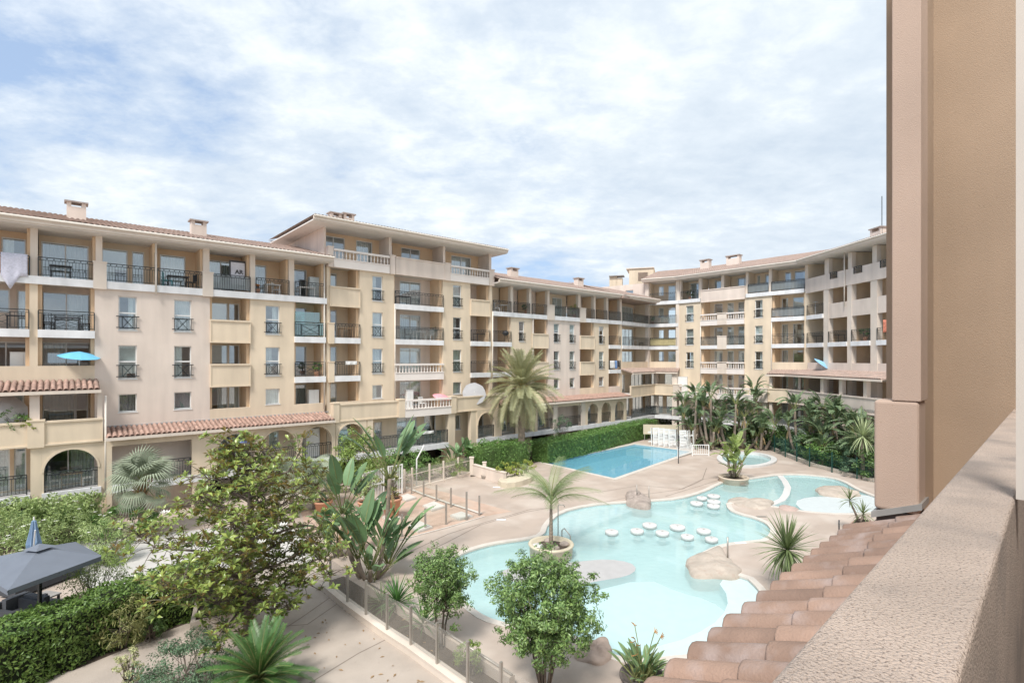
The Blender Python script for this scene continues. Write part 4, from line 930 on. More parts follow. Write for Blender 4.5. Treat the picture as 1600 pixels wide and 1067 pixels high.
# drain covers and small floor lights in the deck
for k, (x, y) in enumerate([(776,761),(1163,757),(783,812),(1190,807),(1157,848)]):
    p = G(x, y, .01); solo(MB().box(-.25, .25, -.09, .09, 0, .02), 'drain_cover', STEEL if k % 2 else SLAB, ['steel drain cover on the deck behind the fenced court', 'pale drain cover in the deck at the top of the lagoon', 'steel drain cover beside the dark joint left of the palm planter', 'pale floor fitting on the spit between the basins', 'steel fitting beside the broad sandy rock'][k], 'drain cover', Matrix.Translation(p), 'drain covers in the deck')
# the red surfaced court with kerbs
court = gp([(560,862),(628,842),(700,823),(760,806),(800,799),(742,783),(700,770),(640,755),(560,770),(470,800),(480,830)])
tag(sheet('court_surface', court, [], .004, REDG), kind='structure')
strip([(627,758),(660,771),(700,785),(738,797),(752,802)], .22, COPE, 'kerb', .05)
strip([(545,868),(628,842),(700,823),(757,806)], .10, COPE, 'kerb', .02)
# nearer path, and the pale road to the left
path = gp([(500,880),(560,918),(640,970),(700,1010),(745,1048),(800,1100),(700,1180),(300,1180),(0,1120),(0,1090),(120,1045),(262,985),(330,930),(420,880)])
tag(sheet('path', path, [], .006, PATH), kind='structure')
road = gp([(60,850),(150,842),(215,838),(330,825),(440,815),(470,835),(500,870),(420,905),(280,930),(190,935),(150,925)])
tag(sheet('road', road, [], .005, PATHG), kind='structure')
for px in ([(470,1075),(560,1020),(650,975)], [(400,1010),(470,965),(520,930)], [(330,985),(480,975),(560,920)]): strip(px, .03, JOINT, 'path_joint', .010)
bed = gp([(0,1060),(0,960),(120,930),(250,930),(330,925),(330,960),(262,985),(205,1010),(120,1045),(60,1062)])
tag(sheet('planting_soil', bed, [], .008, SOIL), kind='structure')
bed2 = gp([(735,745),(735,722),(800,712),(880,697),(960,682),(1010,670),(1060,668),(1075,690),(1015,685),(985,692),(860,716),(790,736)])
tag(sheet('planting_soil', bed2, [], .004, SOIL), kind='structure')
bed3 = gp([(1085,697),(1150,697),(1190,699),(1230,706),(1290,726),(1350,748),(1420,770),(1450,700),(1390,665),(1250,655),(1100,660)])
tag(sheet('planting_soil', bed3, [], .004, SOIL), kind='structure')
# ---------------------------------------------------------------- plants
BARK = mat('bark', (.16, .13, .105), .95, .3, 6, .8, 30)
PALMBARK = mat('palm_bark', (.26, .21, .165), .95, .3, 5, .9, 22)
STEMG = mat('green_stem', (.22, .24, .09), .7, .2, 6)
def leafm(name, col, isl=.28, transl=.25, rough=.45, back=None): return mat(name, col, rough, .12, 1.4, isl=isl, transl=transl, back=back)
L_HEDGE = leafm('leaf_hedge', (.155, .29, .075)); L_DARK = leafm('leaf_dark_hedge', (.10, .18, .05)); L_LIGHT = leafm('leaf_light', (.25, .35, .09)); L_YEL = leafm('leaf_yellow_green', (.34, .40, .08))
L_MAG = leafm('leaf_magnolia', (.25, .33, .08), .35, .18, .30, back=(.33, .25, .085)); L_PRIV = leafm('leaf_privet', (.18, .29, .09), .35, .15, .3); L_OLE = leafm('leaf_oleander', (.34, .44, .17)); L_OLIVE = leafm('leaf_olive_yellow', (.26, .27, .10))
L_STRJ = mat('leaf_strelitzia_far', (.165, .24, .125), .45, .2, 2, transl=.2, objrand=.3); L_STR = mat('leaf_strelitzia', (.19, .31, .15), .4, .15, 2, transl=.2, objrand=.25); L_STRL = mat('leaf_strelitzia_pale', (.30, .38, .12), .4, .18, 2, transl=.25, objrand=.25); L_PALM = mat('leaf_date_palm', (.38, .385, .215), .55, .15, 1.5, transl=.15, objrand=.25); L_PALMY = mat('leaf_queen_palm', (.22, .28, .12), .5, .2, 2, transl=.2, objrand=.25)
L_FAN = mat('leaf_fan_palm', (.33, .38, .27), .5, .15, 2, transl=.15, objrand=.25); L_CYC = mat('leaf_cycad', (.085, .19, .05), .35, .15, 2, transl=.1, objrand=.2); L_YUC = mat('leaf_yucca', (.16, .21, .085), .45, .15, 2, transl=.1, objrand=.25); L_BLUE = leafm('leaf_blue_green', (.13, .22, .12))
RACH = mat('rachis', (.42, .36, .16), .6, .15, 3); ORANGER = mat('palm_fruit_stalk', (.55, .28, .08), .6, .2, 3); DEADL = mat('dry_leaf', (.34, .22, .11), .8, .25, 3, objrand=.2)
FLW = mat('flower_white', (.80, .79, .74), .7, .05); FLO = mat('flower_orange', (.72, .28, .04), .5, .1); FLP = mat('flower_pink', (.62, .17, .24), .6, .15); TERRA = mat('terracotta', (.56, .29, .18), .85, .10, 4, .2, 40)
def np_mesh(name, V, Q, mats, midx=None, smooth=False):
    me = bpy.data.meshes.new(name); V = np.ascontiguousarray(V, dtype=np.float32); Q = np.ascontiguousarray(Q, dtype=np.int32); k = Q.shape[1]
    me.vertices.add(len(V)); me.vertices.foreach_set('co', V.ravel()); me.loops.add(Q.size); me.loops.foreach_set('vertex_index', Q.ravel())
    me.polygons.add(len(Q)); me.polygons.foreach_set('loop_start', np.arange(0, Q.size, k, dtype=np.int32))
    for m in (mats if isinstance(mats, (list, tuple)) else [mats]): me.materials.append(m)
    if midx is not None: me.polygons.foreach_set('material_index', np.ascontiguousarray(midx, dtype=np.int32))
    me.update(calc_edges=True); me.validate(); return me
def leaves(P, N, size, aspect=.42, fold=.18, droop=.15, rs=None, tiltn=.6):
    """diamond leaves folded on the midrib at points P, facing roughly along N -> verts, quads(tri pairs)"""
    rs = rs or rng; n = len(P); s = size*rs.uniform(.7, 1.25, (n, 1))
    N = N+rs.normal(0, tiltn, (n, 3)); N /= np.linalg.norm(N, axis=1, keepdims=True)+1e-9
    T = rs.normal(0, 1, (n, 3)); T[:, 2] -= droop*2; T -= N*(T*N).sum(1, keepdims=True); T /= np.linalg.norm(T, axis=1, keepdims=True)+1e-9
    B = np.cross(N, T); a = P-T*s*.5; b = P+T*s*.5; w_ = s*aspect*.5
    l = P+B*w_+N*s*fold*.5; r = P-B*w_+N*s*fold*.5
    V = np.stack([a, r, b, l], 1).reshape(-1, 3); i = np.arange(n)[:, None]*4
    F = np.concatenate([i+np.array([[0, 1, 2]]), i+np.array([[0, 2, 3]])], 0); return V, F
def lump(P, sc, seed, amp):
    k = np.random.default_rng(seed); o = np.zeros(len(P))
    for j in range(7):
        d = k.normal(0, 1, 3); o += np.sin((P@d)*sc*(1+j*.5)+k.uniform(0, 6))/(1+j*.4)
    return o*amp/2.2
def hedge(name, label, cat, pts, wdt, h, m, leaf=.09, dens=260, seed=1, group=None, rough=.12, core=None, h1=None):
    """clipped hedge along a ground polyline"""
    k = np.random.default_rng(seed); pts = [Vector((p[0], p[1], 0)) for p in pts]
    e = thing(name, label, cat, tuple(pts[0]), 0, group); VV = []; FF = []; o = 0; core_mb = MB()
    for i in range(len(pts)-1):
        a, b = pts[i], pts[i+1]; L = (b-a).length; t = (b-a)/L; nn = Vector((-t.y, t.x, 0)); H0 = h
        area = L*(wdt+2*H0)+2*wdt*H0; n = int(area*dens)
        c = k.uniform(0, 1, n); per = wdt+2*H0; s_ = k.uniform(0, per, n); x = k.uniform(0, L, n); endm = k.uniform(0, 1, n) < (2*wdt*H0)/area
        y = np.where(s_ < H0, -wdt/2, np.where(s_ < H0+wdt, s_-H0-wdt/2, wdt/2)); z = np.where(s_ < H0, s_, np.where(s_ < H0+wdt, H0, per-s_))
        ny = np.where(s_ < H0, -1., np.where(s_ < H0+wdt, 0., 1.)); nz = np.where((s_ >= H0) & (s_ < H0+wdt), 1., 0.); nx = np.zeros(n)
        nend = endm.sum(); y[endm] = k.uniform(-wdt/2, wdt/2, nend); z[endm] = k.uniform(0, H0, nend); side = k.integers(0, 2, nend)*2-1; x[endm] = np.where(side > 0, L, 0); nx[endm] = side; ny[endm] = 0; nz[endm] = 0
        P0 = np.stack([a.x+t.x*x+nn.x*y, a.y+t.y*x+nn.y*y, z], 1); NN = np.stack([t.x*nx+nn.x*ny, t.y*nx+nn.y*ny, nz], 1)
        off = lump(P0, 2.2, seed, rough)+lump(P0, 7, seed+5, rough*.5)+k.normal(0, .035, n)-.03
        P0 = P0+NN*off[:, None]; P0[:, 2] = np.maximum(P0[:, 2], .03)
        V, F = leaves(P0, NN, leaf, rs=k); VV.append(V); FF.append(F+o); o += len(V)
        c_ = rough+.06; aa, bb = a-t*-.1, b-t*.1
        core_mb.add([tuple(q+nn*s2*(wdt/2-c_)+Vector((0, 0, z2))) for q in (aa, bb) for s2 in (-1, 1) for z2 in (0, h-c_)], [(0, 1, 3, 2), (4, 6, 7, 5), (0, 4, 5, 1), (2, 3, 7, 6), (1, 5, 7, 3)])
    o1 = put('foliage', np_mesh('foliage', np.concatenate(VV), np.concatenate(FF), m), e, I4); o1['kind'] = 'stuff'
    part(core_mb, 'dark_core', core or L_DARK, e, I4); return e  # solid dark box core so the hedge isn't see-through
def bush(name, label, cat, c, r, m, n=1500, leaf=.10, seed=1, group=None, stems=5, clumps=26, aspect=.42, base=.15, fl=None, droop=.15, fill=.55, trunkh=0.0, stemr=.03, up=.0, cl=.30):
    """loose shrub or small tree: clumps of leaves spread through an uneven crown over several stems. r = (rx, ry, rz)"""
    k = np.random.default_rng(seed); e = thing(name, label, cat, tuple(c), 0, group); rx, ry, rz = r; cz = trunkh+rz
    D = k.normal(0, 1, (clumps, 3)); D /= np.linalg.norm(D, axis=1, keepdims=True); rad = k.uniform(fill, 1, (clumps, 1))**.7
    C = D*rad*np.array([rx, ry, rz])*(1+.12*k.normal(0, 1, (clumps, 1))); C[:, 2] += cz; C = C[C[:, 2] > base]
    per = max(4, n//len(C)); P = []; NN = []
    for q in C:
        s_ = cl*min(rx, rz)*k.uniform(.7, 1.2); pp = k.normal(0, 1, (per, 3)); pp /= np.linalg.norm(pp, axis=1, keepdims=True); pp *= k.uniform(.35, 1, (per, 1))
        P.append(q+pp*s_*np.array([1, 1, .8])); NN.append(pp*.8+(q-np.array([0, 0, cz]))/max(rx, rz)*.6+np.array([0, 0, .5+up]))
    P = np.concatenate(P); NN = np.concatenate(NN); P[:, 2] = np.maximum(P[:, 2], .05)
    V, F = leaves(P, NN, leaf, aspect=aspect, rs=k, droop=droop)
    put('foliage', np_mesh('foliage', V, F, m), e)['kind'] = 'stuff'
    for j in range(stems):
        a = 2*math.pi*j/stems+k.uniform(-.3, .3); mb = MB(); tq = C[k.integers(0, len(C))]
        b0 = Vector((.10*math.cos(a), .10*math.sin(a), 0)); t1 = Vector((rx*.25*math.cos(a), ry*.25*math.sin(a), trunkh+rz*.35)); t2 = Vector((rx*.55*math.cos(a), ry*.55*math.sin(a), cz+rz*.35))
        mb.tube([b0, (b0+t1)/2+Vector((k.normal(0, .03), k.normal(0, .03), 0)), t1, (t1+t2)/2+Vector((.03, 0, .05)), t2], [stemr, stemr*.9, stemr*.75, stemr*.5, stemr*.2], 6)
        for g in range(5):
            tq = C[k.integers(0, len(C))]; mb.tube([t1*.7+t2*.3*k.uniform(.3, 1), Vector(tq)*.5+t1*.5, tq], [stemr*.45, stemr*.3, .006], 5)
        part(mb, 'stem', BARK, e, smooth=True)
    if fl:
        fm, fn, fs = fl; idx = k.integers(0, len(P), fn); PP = P[idx]+np.array([0, 0, fs*.4]); mb = MB()
        for q in PP:
            for j in range(5):
                a = j*1.257+q[0]; mb.add([tuple(q), (q[0]+math.cos(a-.4)*fs, q[1]+math.sin(a-.4)*fs, q[2]+fs*.4), (q[0]+math.cos(a)*fs*1.3, q[1]+math.sin(a)*fs*1.3, q[2]+fs*.35), (q[0]+math.cos(a+.4)*fs, q[1]+math.sin(a+.4)*fs, q[2]+fs*.4)], [(0, 1, 2, 3)])
        part(mb, 'flowers', fm, e, kind='stuff')
    return e
# ---- magnolia with whorls of stiff leaves, brown beneath
def magnolia(c, seed=3):
    k = np.random.default_rng(seed); e = thing('magnolia_tree', 'spreading magnolia tree with glossy leaves brown beneath and cream flowers on the near path', 'tree', tuple(c))
    tips = []; mb = MB(); limbs = []
    top = Vector((.0, .0, 6.2))
    trunk = [Vector((0, 0, 0)), Vector((.05, 0, .8)), Vector((.0, .05, 1.6)), Vector((-.08, .0, 2.6)), Vector((.02, .1, 3.8)), Vector((.1, 0, 5.0)), Vector((-.35, .1, 5.9))]
    mb.tube(trunk, [.16, .13, .12, .10, .075, .05, .02], 10); part(mb, 'trunk', BARK, e, smooth=True)
    nb = 40
    for i in range(nb):
        z = .9+4.75*(i/nb)**1.2; a = i*2.4+k.uniform(-.3, .3); zz3 = z
        R_ = (2.8*max(.14, 1-(max(0, z-2.3)/3.9)**1.8) if z > 2.3 else 2.8*(1-.3*(2.3-z)/1.6))*k.uniform(.7, 1.06)
        if math.cos(a) < -.2: R_ *= 1.1
        j = max(q for q in range(len(trunk)) if trunk[q].z <= z); s0 = trunk[j].lerp(trunk[min(j+1, 6)], (z-trunk[j].z)/max(.1, trunk[min(j+1, 6)].z-trunk[j].z)); d = Vector((math.cos(a), math.sin(a), 0))
        m1 = s0+d*R_*.35+Vector((0, 0, .22)); m2 = s0+d*R_*.7+Vector((k.normal(0, .15), k.normal(0, .15), .45+k.uniform(-.2, .3))); en = s0+d*R_+Vector((0, 0, .55+k.uniform(-.7, .5)))
        b_ = MB(); b_.tube([s0, m1, m2, en], [.05, .038, .024, .008], 6); tips.append(en); path_ = [s0, m1, m2, en]
        for g in range(int(7+R_*8)):
            t = k.uniform(.28, 1.0)*2.999; ii = int(t); p = path_[ii].lerp(path_[ii+1], t-ii); dd = Vector((k.normal(0, .55), k.normal(0, .55), k.uniform(-.75, .95)))*(.42+R_*.10)
            q = p+dd; b_.tube([p, p+dd*.5+Vector((0, 0, .05)), q], [.014, .009, .005], 4); tips.append(q)
            if k.random() < .55:
                q2 = p+dd*.5+Vector((k.normal(0, .3), k.normal(0, .3), k.uniform(-.1, .3))); b_.tube([p+dd*.5, q2], [.007, .004], 4); tips.append(q2)
        part(b_, 'branch', BARK, e, smooth=True)
    VV = []; FF = []; o = 0
    for tp in tips:
        n = int(k.integers(7, 11)); ax = Vector((k.normal(0, .35), k.normal(0, .35), 1)).normalized(); u_ = ax.orthogonal().normalized(); v_ = ax.cross(u_)
        for j in range(n):
            a = 2*math.pi*j/n*1.62+k.uniform(-.2, .2); el = k.uniform(-.15, 1.1); L = k.uniform(.15, .24); w_ = L*.21
            d = (u_*math.cos(a)+v_*math.sin(a))*math.cos(el)+ax*math.sin(el); s_ = d.cross(ax).normalized(); up_ = s_.cross(d).normalized()
            if up_.dot(ax) < 0: up_ = -up_
            b0 = tp+d*.015; mid = b0+d*L*.5+up_*.012; tip_ = b0+d*L-ax*L*.12
            V = [b0, mid-s_*w_+up_*.02, tip_, mid+s_*w_+up_*.02, mid]
            VV += [tuple(q) for q in V]; 
            # winding keeps the green face on the upper side
            F = [(0, 1, 4), (1, 2, 4), (4, 2, 3), (0, 4, 3)]
            nrm = (V[1]-V[0]).cross(V[4]-V[0])
            if nrm.dot(up_) < 0: F = [f_[::-1] for f_ in F]
            FF += [(f_[0]+o, f_[1]+o, f_[2]+o) for f_ in F]; o += 5
    put('foliage', np_mesh('foliage', np.array(VV), np.array(FF), L_MAG), e)['kind'] = 'stuff'
    for (dx, dy, dz) in ((1.2, -1.6, 3.6), (-1.4, -1.6, 4.4), (1.7, -1.4, 4.0)):
        f_ = MB()
        for j in range(8):
            a = j*.785; r0 = .10 if j % 2 else .07; p0 = (0, 0, 0); f_.add([p0, (math.cos(a-.35)*r0, math.sin(a-.35)*r0, .05), (math.cos(a)*r0*1.3, math.sin(a)*r0*1.3, .10), (math.cos(a+.35)*r0, math.sin(a+.35)*r0, .05)], [(0, 1, 2, 3)])
        part(f_, 'flower', FLW, e, WM[e.name] @ Matrix.Translation((dx, dy, dz)))
    return e
# ---- palms
def frond_mesh(key, L, droop, nleaf, ll, lw, m, rm=RACH, vee=.5, bare=.18, hang=.25, up0=.0):
    """arched rachis along +x with two ranks of leaflets"""
    if key in _tile: return _tile[key]
    k = random.Random(hash(key) % 999 if not isinstance(key, str) else sum(map(ord, key))); V = []; F = []; MI = []
    def pt(t): return Vector((L*(t-.10*t*t*droop), 0, up0*L*t-L*droop*.5*t**2.2))
    mb = MB(); N_ = 9; mb.tube([pt(i/N_) for i in range(N_+1)], [max(.006, .028*(1-i/N_)) for i in range(N_+1)], 4, m=1)
    for i in range(nleaf):
        t = bare+(1-bare)*(i+.5)/nleaf; p = pt(t); d = (pt(min(1, t+.02))-pt(t-.02)).normalized(); up = Vector((-d.z, 0, d.x))
        l = ll*math.sin(math.pi*(.12+.80*(t-bare)/(1-bare)))**.6*k.uniform(.85, 1.1)
        for s_ in (-1, 1):
            dr = (d*.55+Vector((0, s_, 0))*.9+up*vee*k.uniform(.5, 1.2)).normalized(); e1 = p+dr*l*.5; e2 = p+dr*l-Vector((0, 0, l*hang*k.uniform(.5, 1.4))); wv = d.cross(dr).cross(dr).normalized()*lw/2
            mb.add([p-wv*.6, p+wv*.6, e1+wv, e1-wv, e2], [(0, 1, 2, 3), (3, 2, 4)], 0)
    _tile[key] = mb.mesh('frond', [m, rm], False); return _tile[key]
def aim(yaw, pitch, roll=0.0): return Matrix.Rotation(yaw, 4, 'Z') @ Matrix.Rotation(-pitch, 4, 'Y') @ Matrix.Rotation(roll, 4, 'X')
def palm(name, label, c, h, r0, r1, fr, n, p0, p1, m, lean=(0, 0), nm='frond', seed=1, boots=True, cat='palm tree', group=None, bark=None, sc=(.85, 1.1)):
    k = random.Random(seed); e = thing(name, label, cat, tuple(c), 0, group); mb = MB(); pts = []; rr = []
    for i in range(25):
        t = i/24; pts.append((lean[0]*t*t, lean[1]*t*t, h*t)); rr.append((r0+(r1-r0)*t)*(1.07 if i % 2 else .96)*(1.25 if i == 0 else 1))
    if h > .1: part(mb.tube(pts, rr, 10), 'trunk', bark or PALMBARK, e, smooth=False)
    top = Vector((lean[0], lean[1], h))
    for i in range(n):
        t = (i+.5)/n; pitch_ = p0+(p1-p0)*t**.85+k.uniform(-.12, .12); yaw = i*2.39996+k.uniform(-.15, .15)
        f_ = fr[min(len(fr)-1, int((1-t)*len(fr)))] if len(fr) > 1 else fr[0]
        M = WM[e.name] @ Matrix.Translation(top+Vector((0, 0, t*.2))) @ aim(yaw, pitch_, k.uniform(-.3, .3)) @ Matrix.Scale(k.uniform(*sc), 4)
        put(nm, f_, e, M)
    if boots:
        mb = MB()
        for i in range(22):
            a = i*2.4; z = -.55+.55*(i/22); r = r1*(1.0+.5*i/22); d = Vector((math.cos(a), math.sin(a), 0)); mb.bar(top+d*r*.6+Vector((0, 0, z)), top+d*(r+.22)+Vector((0, 0, z+.32)), .09, h=.04)
        part(mb, 'frond_base', ORANGER if name == 'date_palm' else DEADL, e)
    return e
# ---- strelitzia / banana-like leaves
def paddle_mesh(key, L, W, pet, m, bend=.35, tear=.0, pw=.025):
    if key in _tile: return _tile[key]
    k = random.Random(sum(map(ord, key))); mb = MB(); n = 12
    def pt(s_): # along the midrib, x outwards z up
        s2 = max(0, s_-pet)/max(L, .01); return Vector((s_*.22+bend*L*s2*s2*.9, 0, s_*.97-bend*L*s2**2*.85))
    mb.tube([pt(pet*i/4) for i in range(5)]+[pt(pet+L*i/6) for i in range(1, 7)], [pw*(1-.06*i) for i in range(11)], 5, m=1)
    for side in (-1, 1):
        prev = None
        for i in range(n+1):
            t = i/n; w_ = W/2*(math.sin(math.pi*min(1, t*.93+.07))**.65)*(1-.18*t); p = pt(pet+L*t); d = (pt(pet+L*min(1, t+.02))-pt(pet+L*(t-.02))).normalized(); up = Vector((-d.z, 0, d.x))*-1
            tn = (k.random() < tear); lift = .35+(.25 if tn else 0); e1 = p+Vector((0, side*w_*.55, 0))+up*-w_*lift*.5; e2 = p+Vector((0, side*w_, 0))+up*-w_*(lift*.7)-Vector((0, 0, w_*.25+(.12*W if tn else 0)))
            cur_ = (p, e1, e2)
            if prev:
                sh = d*(-.03 if not tn else -.10)*L*.4
                a, b_, c_ = prev; a2, b2, c2 = cur_
                V = [a, b_, c_, a2, b2+(sh if tn else Vector()), c2+(sh if tn else Vector())]
                mb.add(V, [(0, 1, 4, 3), (1, 2, 5, 4)] if side > 0 else [(3, 4, 1, 0), (4, 5, 2, 1)], 0)
            prev = cur_
    _tile[key] = mb.mesh('leaf', [m, STEMG], True); return _tile[key]
def strelitzia(name, label, c, stems, m, L=1.3, W=.5, pet=1.1, nl=8, seed=1, cat='plant', group=None, bend=.35, base_leaves=0, tear=.25, key='s', dead=2, tr=.11):
    """clump of trunks, each crowned with a fan of paddle leaves. stems: (dx, dy, height)"""
    k = random.Random(seed); e = thing(name, label, cat, tuple(c), 0, group)
    ms = [paddle_mesh(f'{key}{i}{L}{W}{pet}', L*(.85+.15*i), W, pet, m, bend*(.5+.5*i), tear) for i in range(3)]
    for (dx, dy, h) in stems:
        b0 = Vector((dx*.35, dy*.35, 0)); tp = Vector((dx, dy, h))
        if h > .3:
            mb = MB(); pts = [b0.lerp(tp, i/10)+Vector((dx, dy, 0))*(.12*math.sin(math.pi*i/10)) for i in range(11)]; mb.tube(pts, [tr*(1.1-.25*i/10)*(1.08 if i % 2 else .95) for i in range(11)], 8); part(mb, 'trunk', PALMBARK, e, smooth=True)
        fan = k.uniform(0, math.pi)
        for i in range(nl):
            t = (i+.5)/nl; s_ = 1 if i % 2 else -1; yaw = fan+(0 if s_ > 0 else math.pi)+k.uniform(-.55, .55); tilt = .03+.50*abs(t)*k.uniform(.6, 1.1)
            M = WM[e.name] @ Matrix.Translation(tp+Vector((0, 0, -.15*t))) @ Matrix.Rotation(yaw, 4, 'Z') @ Matrix.Rotation(tilt, 4, 'Y') @ Matrix.Scale(k.uniform(.75, 1.1), 4)
            put('leaf', ms[min(2, int(t*3))], e, M)
        for i in range(dead if h > 1 else 0):
            M = WM[e.name] @ Matrix.Translation(tp-Vector((0, 0, .1))) @ Matrix.Rotation(k.uniform(0, 6.28), 4, 'Z') @ Matrix.Rotation(2.5+k.uniform(-.2, .3), 4, 'Y') @ Matrix.Scale(.6, 4)
            put('dry_leaf', paddle_mesh(f'dead{L}', L, W*.5, pet*.6, DEADL, .1, .5), e, M)
    for i in range(base_leaves):
        M = WM[e.name] @ Matrix.Translation((k.uniform(-.3, .3), k.uniform(-.3, .3), 0)) @ Matrix.Rotation(k.uniform(0, 6.28), 4, 'Z') @ Matrix.Rotation(.15+k.uniform(0, .6), 4, 'Y') @ Matrix.Scale(k.uniform(.6, .95), 4)
        put('leaf', ms[k.randint(0, 2)], e, M)
    return e
# ---- sword leaved plants and fan palms
def sword_mesh(key, L, W, droop, m, fold=.25):
    if key in _tile: return _tile[key]
    mb = MB(); n = 7; V = []; F = []
    for i in range(n+1):
        t = i/n; x = L*(t-.12*droop*t*t); z = -L*droop*.55*t**2.3; w_ = W/2*(1-t**2.5)*(.6+.6*min(1, t*3)); V += [(x, -w_, z+w_*fold), (x, 0, z), (x, w_, z+w_*fold)]
    for i in range(n): F += [(3*i, 3*i+3, 3*i+4, 3*i+1), (3*i+1, 3*i+4, 3*i+5, 3*i+2)]
    _tile[key] = mb.add(V, F).mesh('leaf', m); return _tile[key]
def swords(name, label, c, h, n, L, W, m, p0=-.6, p1=1.35, droops=(.25, .7), cat='plant', seed=1, trunk=None, r=.07, key='y', heads=None, group=None):
    k = random.Random(seed); e = thing(name, label, cat, tuple(c), 0, group); ms = [sword_mesh(f'{key}{L}{W}{i}', L, W, droops[0]+(droops[1]-droops[0])*i/2, m) for i in range(3)]
    for (dx, dy, hh) in heads or [(0, 0, h)]:
        if hh > .15: part(MB().tube([(dx*.1, dy*.1, 0), (dx*.5, dy*.5, hh*.5), (dx, dy, hh)], [r*1.2, r, r*.85], 8), 'trunk', trunk or PALMBARK, e, smooth=True)
        for i in range(n):
            t = (i+.5)/n; M = WM[e.name] @ Matrix.Translation((dx, dy, hh+.12*t)) @ aim(i*2.39996+k.uniform(-.2, .2), p0+(p1-p0)*t+k.uniform(-.15, .15)) @ Matrix.Scale(k.uniform(.8, 1.1), 4)
            put('leaf', ms[min(2, int((1-t)*3))], e, M)
    return e
def fan_mesh(key, Rr, pet, m):
    if key in _tile: return _tile[key]
    mb = MB(); mb.tube([(0, 0, 0), (pet*.5, 0, .05), (pet, 0, 0)], [.02, .016, .012], 4, m=1); n = 26
    for i in range(n):
        a = -2.3+4.6*i/(n-1); d = Vector((math.cos(a), math.sin(a), 0)); s_ = Vector((-d.y, d.x, 0)); c_ = Vector((pet, 0, 0)); l = Rr*(.8+.2*math.cos(a*.7))
        m_ = c_+d*l*.6+Vector((0, 0, .04*Rr)); t_ = c_+d*l-Vector((0, 0, l*.5)); w_ = l*.036
        mb.add([c_, m_-s_*w_, m_+s_*w_, t_], [(0, 1, 2), (1, 3, 2)], 0)
    _tile[key] = mb.mesh('frond', [m, STEMG]); return _tile[key]

# =========================== planting plan
magnolia(G(386, 1006) + Vector((0, 0, 0)))
p = G(690, 1010); bush('round_shrub', 'lighter round-headed shrub tree behind the glass fence, in front of the lagoon edge', 'tree', (p.x, p.y, 0), (.95, .9, 1.1), L_PRIV, n=11000, leaf=.10, seed=11, stems=5, clumps=300, trunkh=.85, aspect=.36, stemr=.03, cl=.17, fill=.3)
p = G(851, 1078); bush('round_shrub', 'large dark green round-headed tree with many thin bare stems at the lower centre', 'tree', (p.x, p.y, 0), (1.42, 1.35, 1.36), L_PRIV, n=24000, leaf=.105, seed=12, stems=9, clumps=520, trunkh=.85, aspect=.36, stemr=.032, cl=.13, fill=.3)
# cycad at the bottom edge
cyc = [frond_mesh(f'cyc{i}', 1.35, .28+.3*i, 44, .20, .02, L_CYC, STEMG, vee=.35, bare=.08, hang=.05) for i in range(3)]
p = G(405, 1092); palm('cycad', 'dark green cycad with stiff feathery fronds at the bottom edge', (p.x, p.y, 0), .45, .2, .2, cyc, 64, -.05, 1.25, L_CYC, cat='plant', seed=5, boots=False)
# date palm
dpf = [frond_mesh(f'dp{i}', 3.5, .35+.3*i, 60, .60, .036, L_PALM, RACH, vee=.45, bare=.12, hang=.15) for i in range(4)]
p = G(815, 738); p = Vector((15/810*42.2, 42.2, 0))
palm('date_palm', 'tall date palm with a wide crown of arching grey-green fronds behind the hedge', (p.x, p.y, 0), 6.2, .30, .26, dpf, 96, -.85, 1.45, L_PALM, seed=2, sc=(.82, 1.0))
# queen palm in the planter
P1 = G(861, 849, .45)
qf = [frond_mesh(f'qp{i}', 2.0, 1.2+.5*i, 56, .42, .017, L_PALMY, STEMG, vee=.1, bare=.14, hang=1.1) for i in range(2)]
palm('queen_palm', 'young feathery palm with drooping fronds in the round planter in the lagoon', (P1.x, P1.y, .42), 1.75, .10, .06, qf, 14, .8, 1.5, L_PALMY, seed=9, boots=False, cat='palm tree')
# tall white strelitzias left of centre
p = G(578, 905)
strelitzia('giant_strelitzia', 'tall giant strelitzia with broad paddle leaves between the magnolia and the fenced court', (p.x, p.y, 0), [(.75, .1, 3.9), (-1.15, .2, 2.5), (.15, -.5, .6), (.65, .3, .5), (-.4, -.2, .9)], L_STR, L=1.55, W=.56, pet=1.25, nl=10, seed=4, base_leaves=12, tear=.12, key='g', cat='tree', bend=.15, tr=.085)
p = G(536, 868)
strelitzia('giant_strelitzia', 'lower clump of strelitzia leaves right behind the magnolia crown', (p.x, p.y, 0), [(-.2, 0, .7), (.4, .3, .9), (-.7, .3, .5)], L_STR, L=1.3, W=.5, pet=.9, nl=7, seed=8, base_leaves=8, key='gl', cat='plant')
# plants between glass fence and lagoon
p = G(620, 955); swords('sword_leaf_clump', 'clump of dark sword leaves right behind the glass fence', (p.x, p.y, .0), 0.2, 60, 1.0, .06, L_CYC, p0=.1, p1=1.4, seed=3, key='sc')
p = G(596, 950); swords('sword_leaf_clump', 'shorter clump of narrow blades at the kerb left of the dark one', (p.x, p.y, .0), 0.1, 34, .75, .05, L_YUC, p0=.1, p1=1.3, seed=4, key='sd')
p = G(661, 985); swords('sword_leaf_clump', 'upright clump of blades at the foot of the lighter round-headed shrub', (p.x, p.y, .0), 0.1, 36, .9, .05, L_CYC, p0=.3, p1=1.45, seed=6, key='se')
p = G(733, 1055); bush('low_shrub', 'small bright green shrub at the near end of the glass fence', 'shrub', (p.x, p.y, 0), (.42, .4, .45), L_LIGHT, n=900, leaf=.08, seed=14, stems=3, clumps=22)
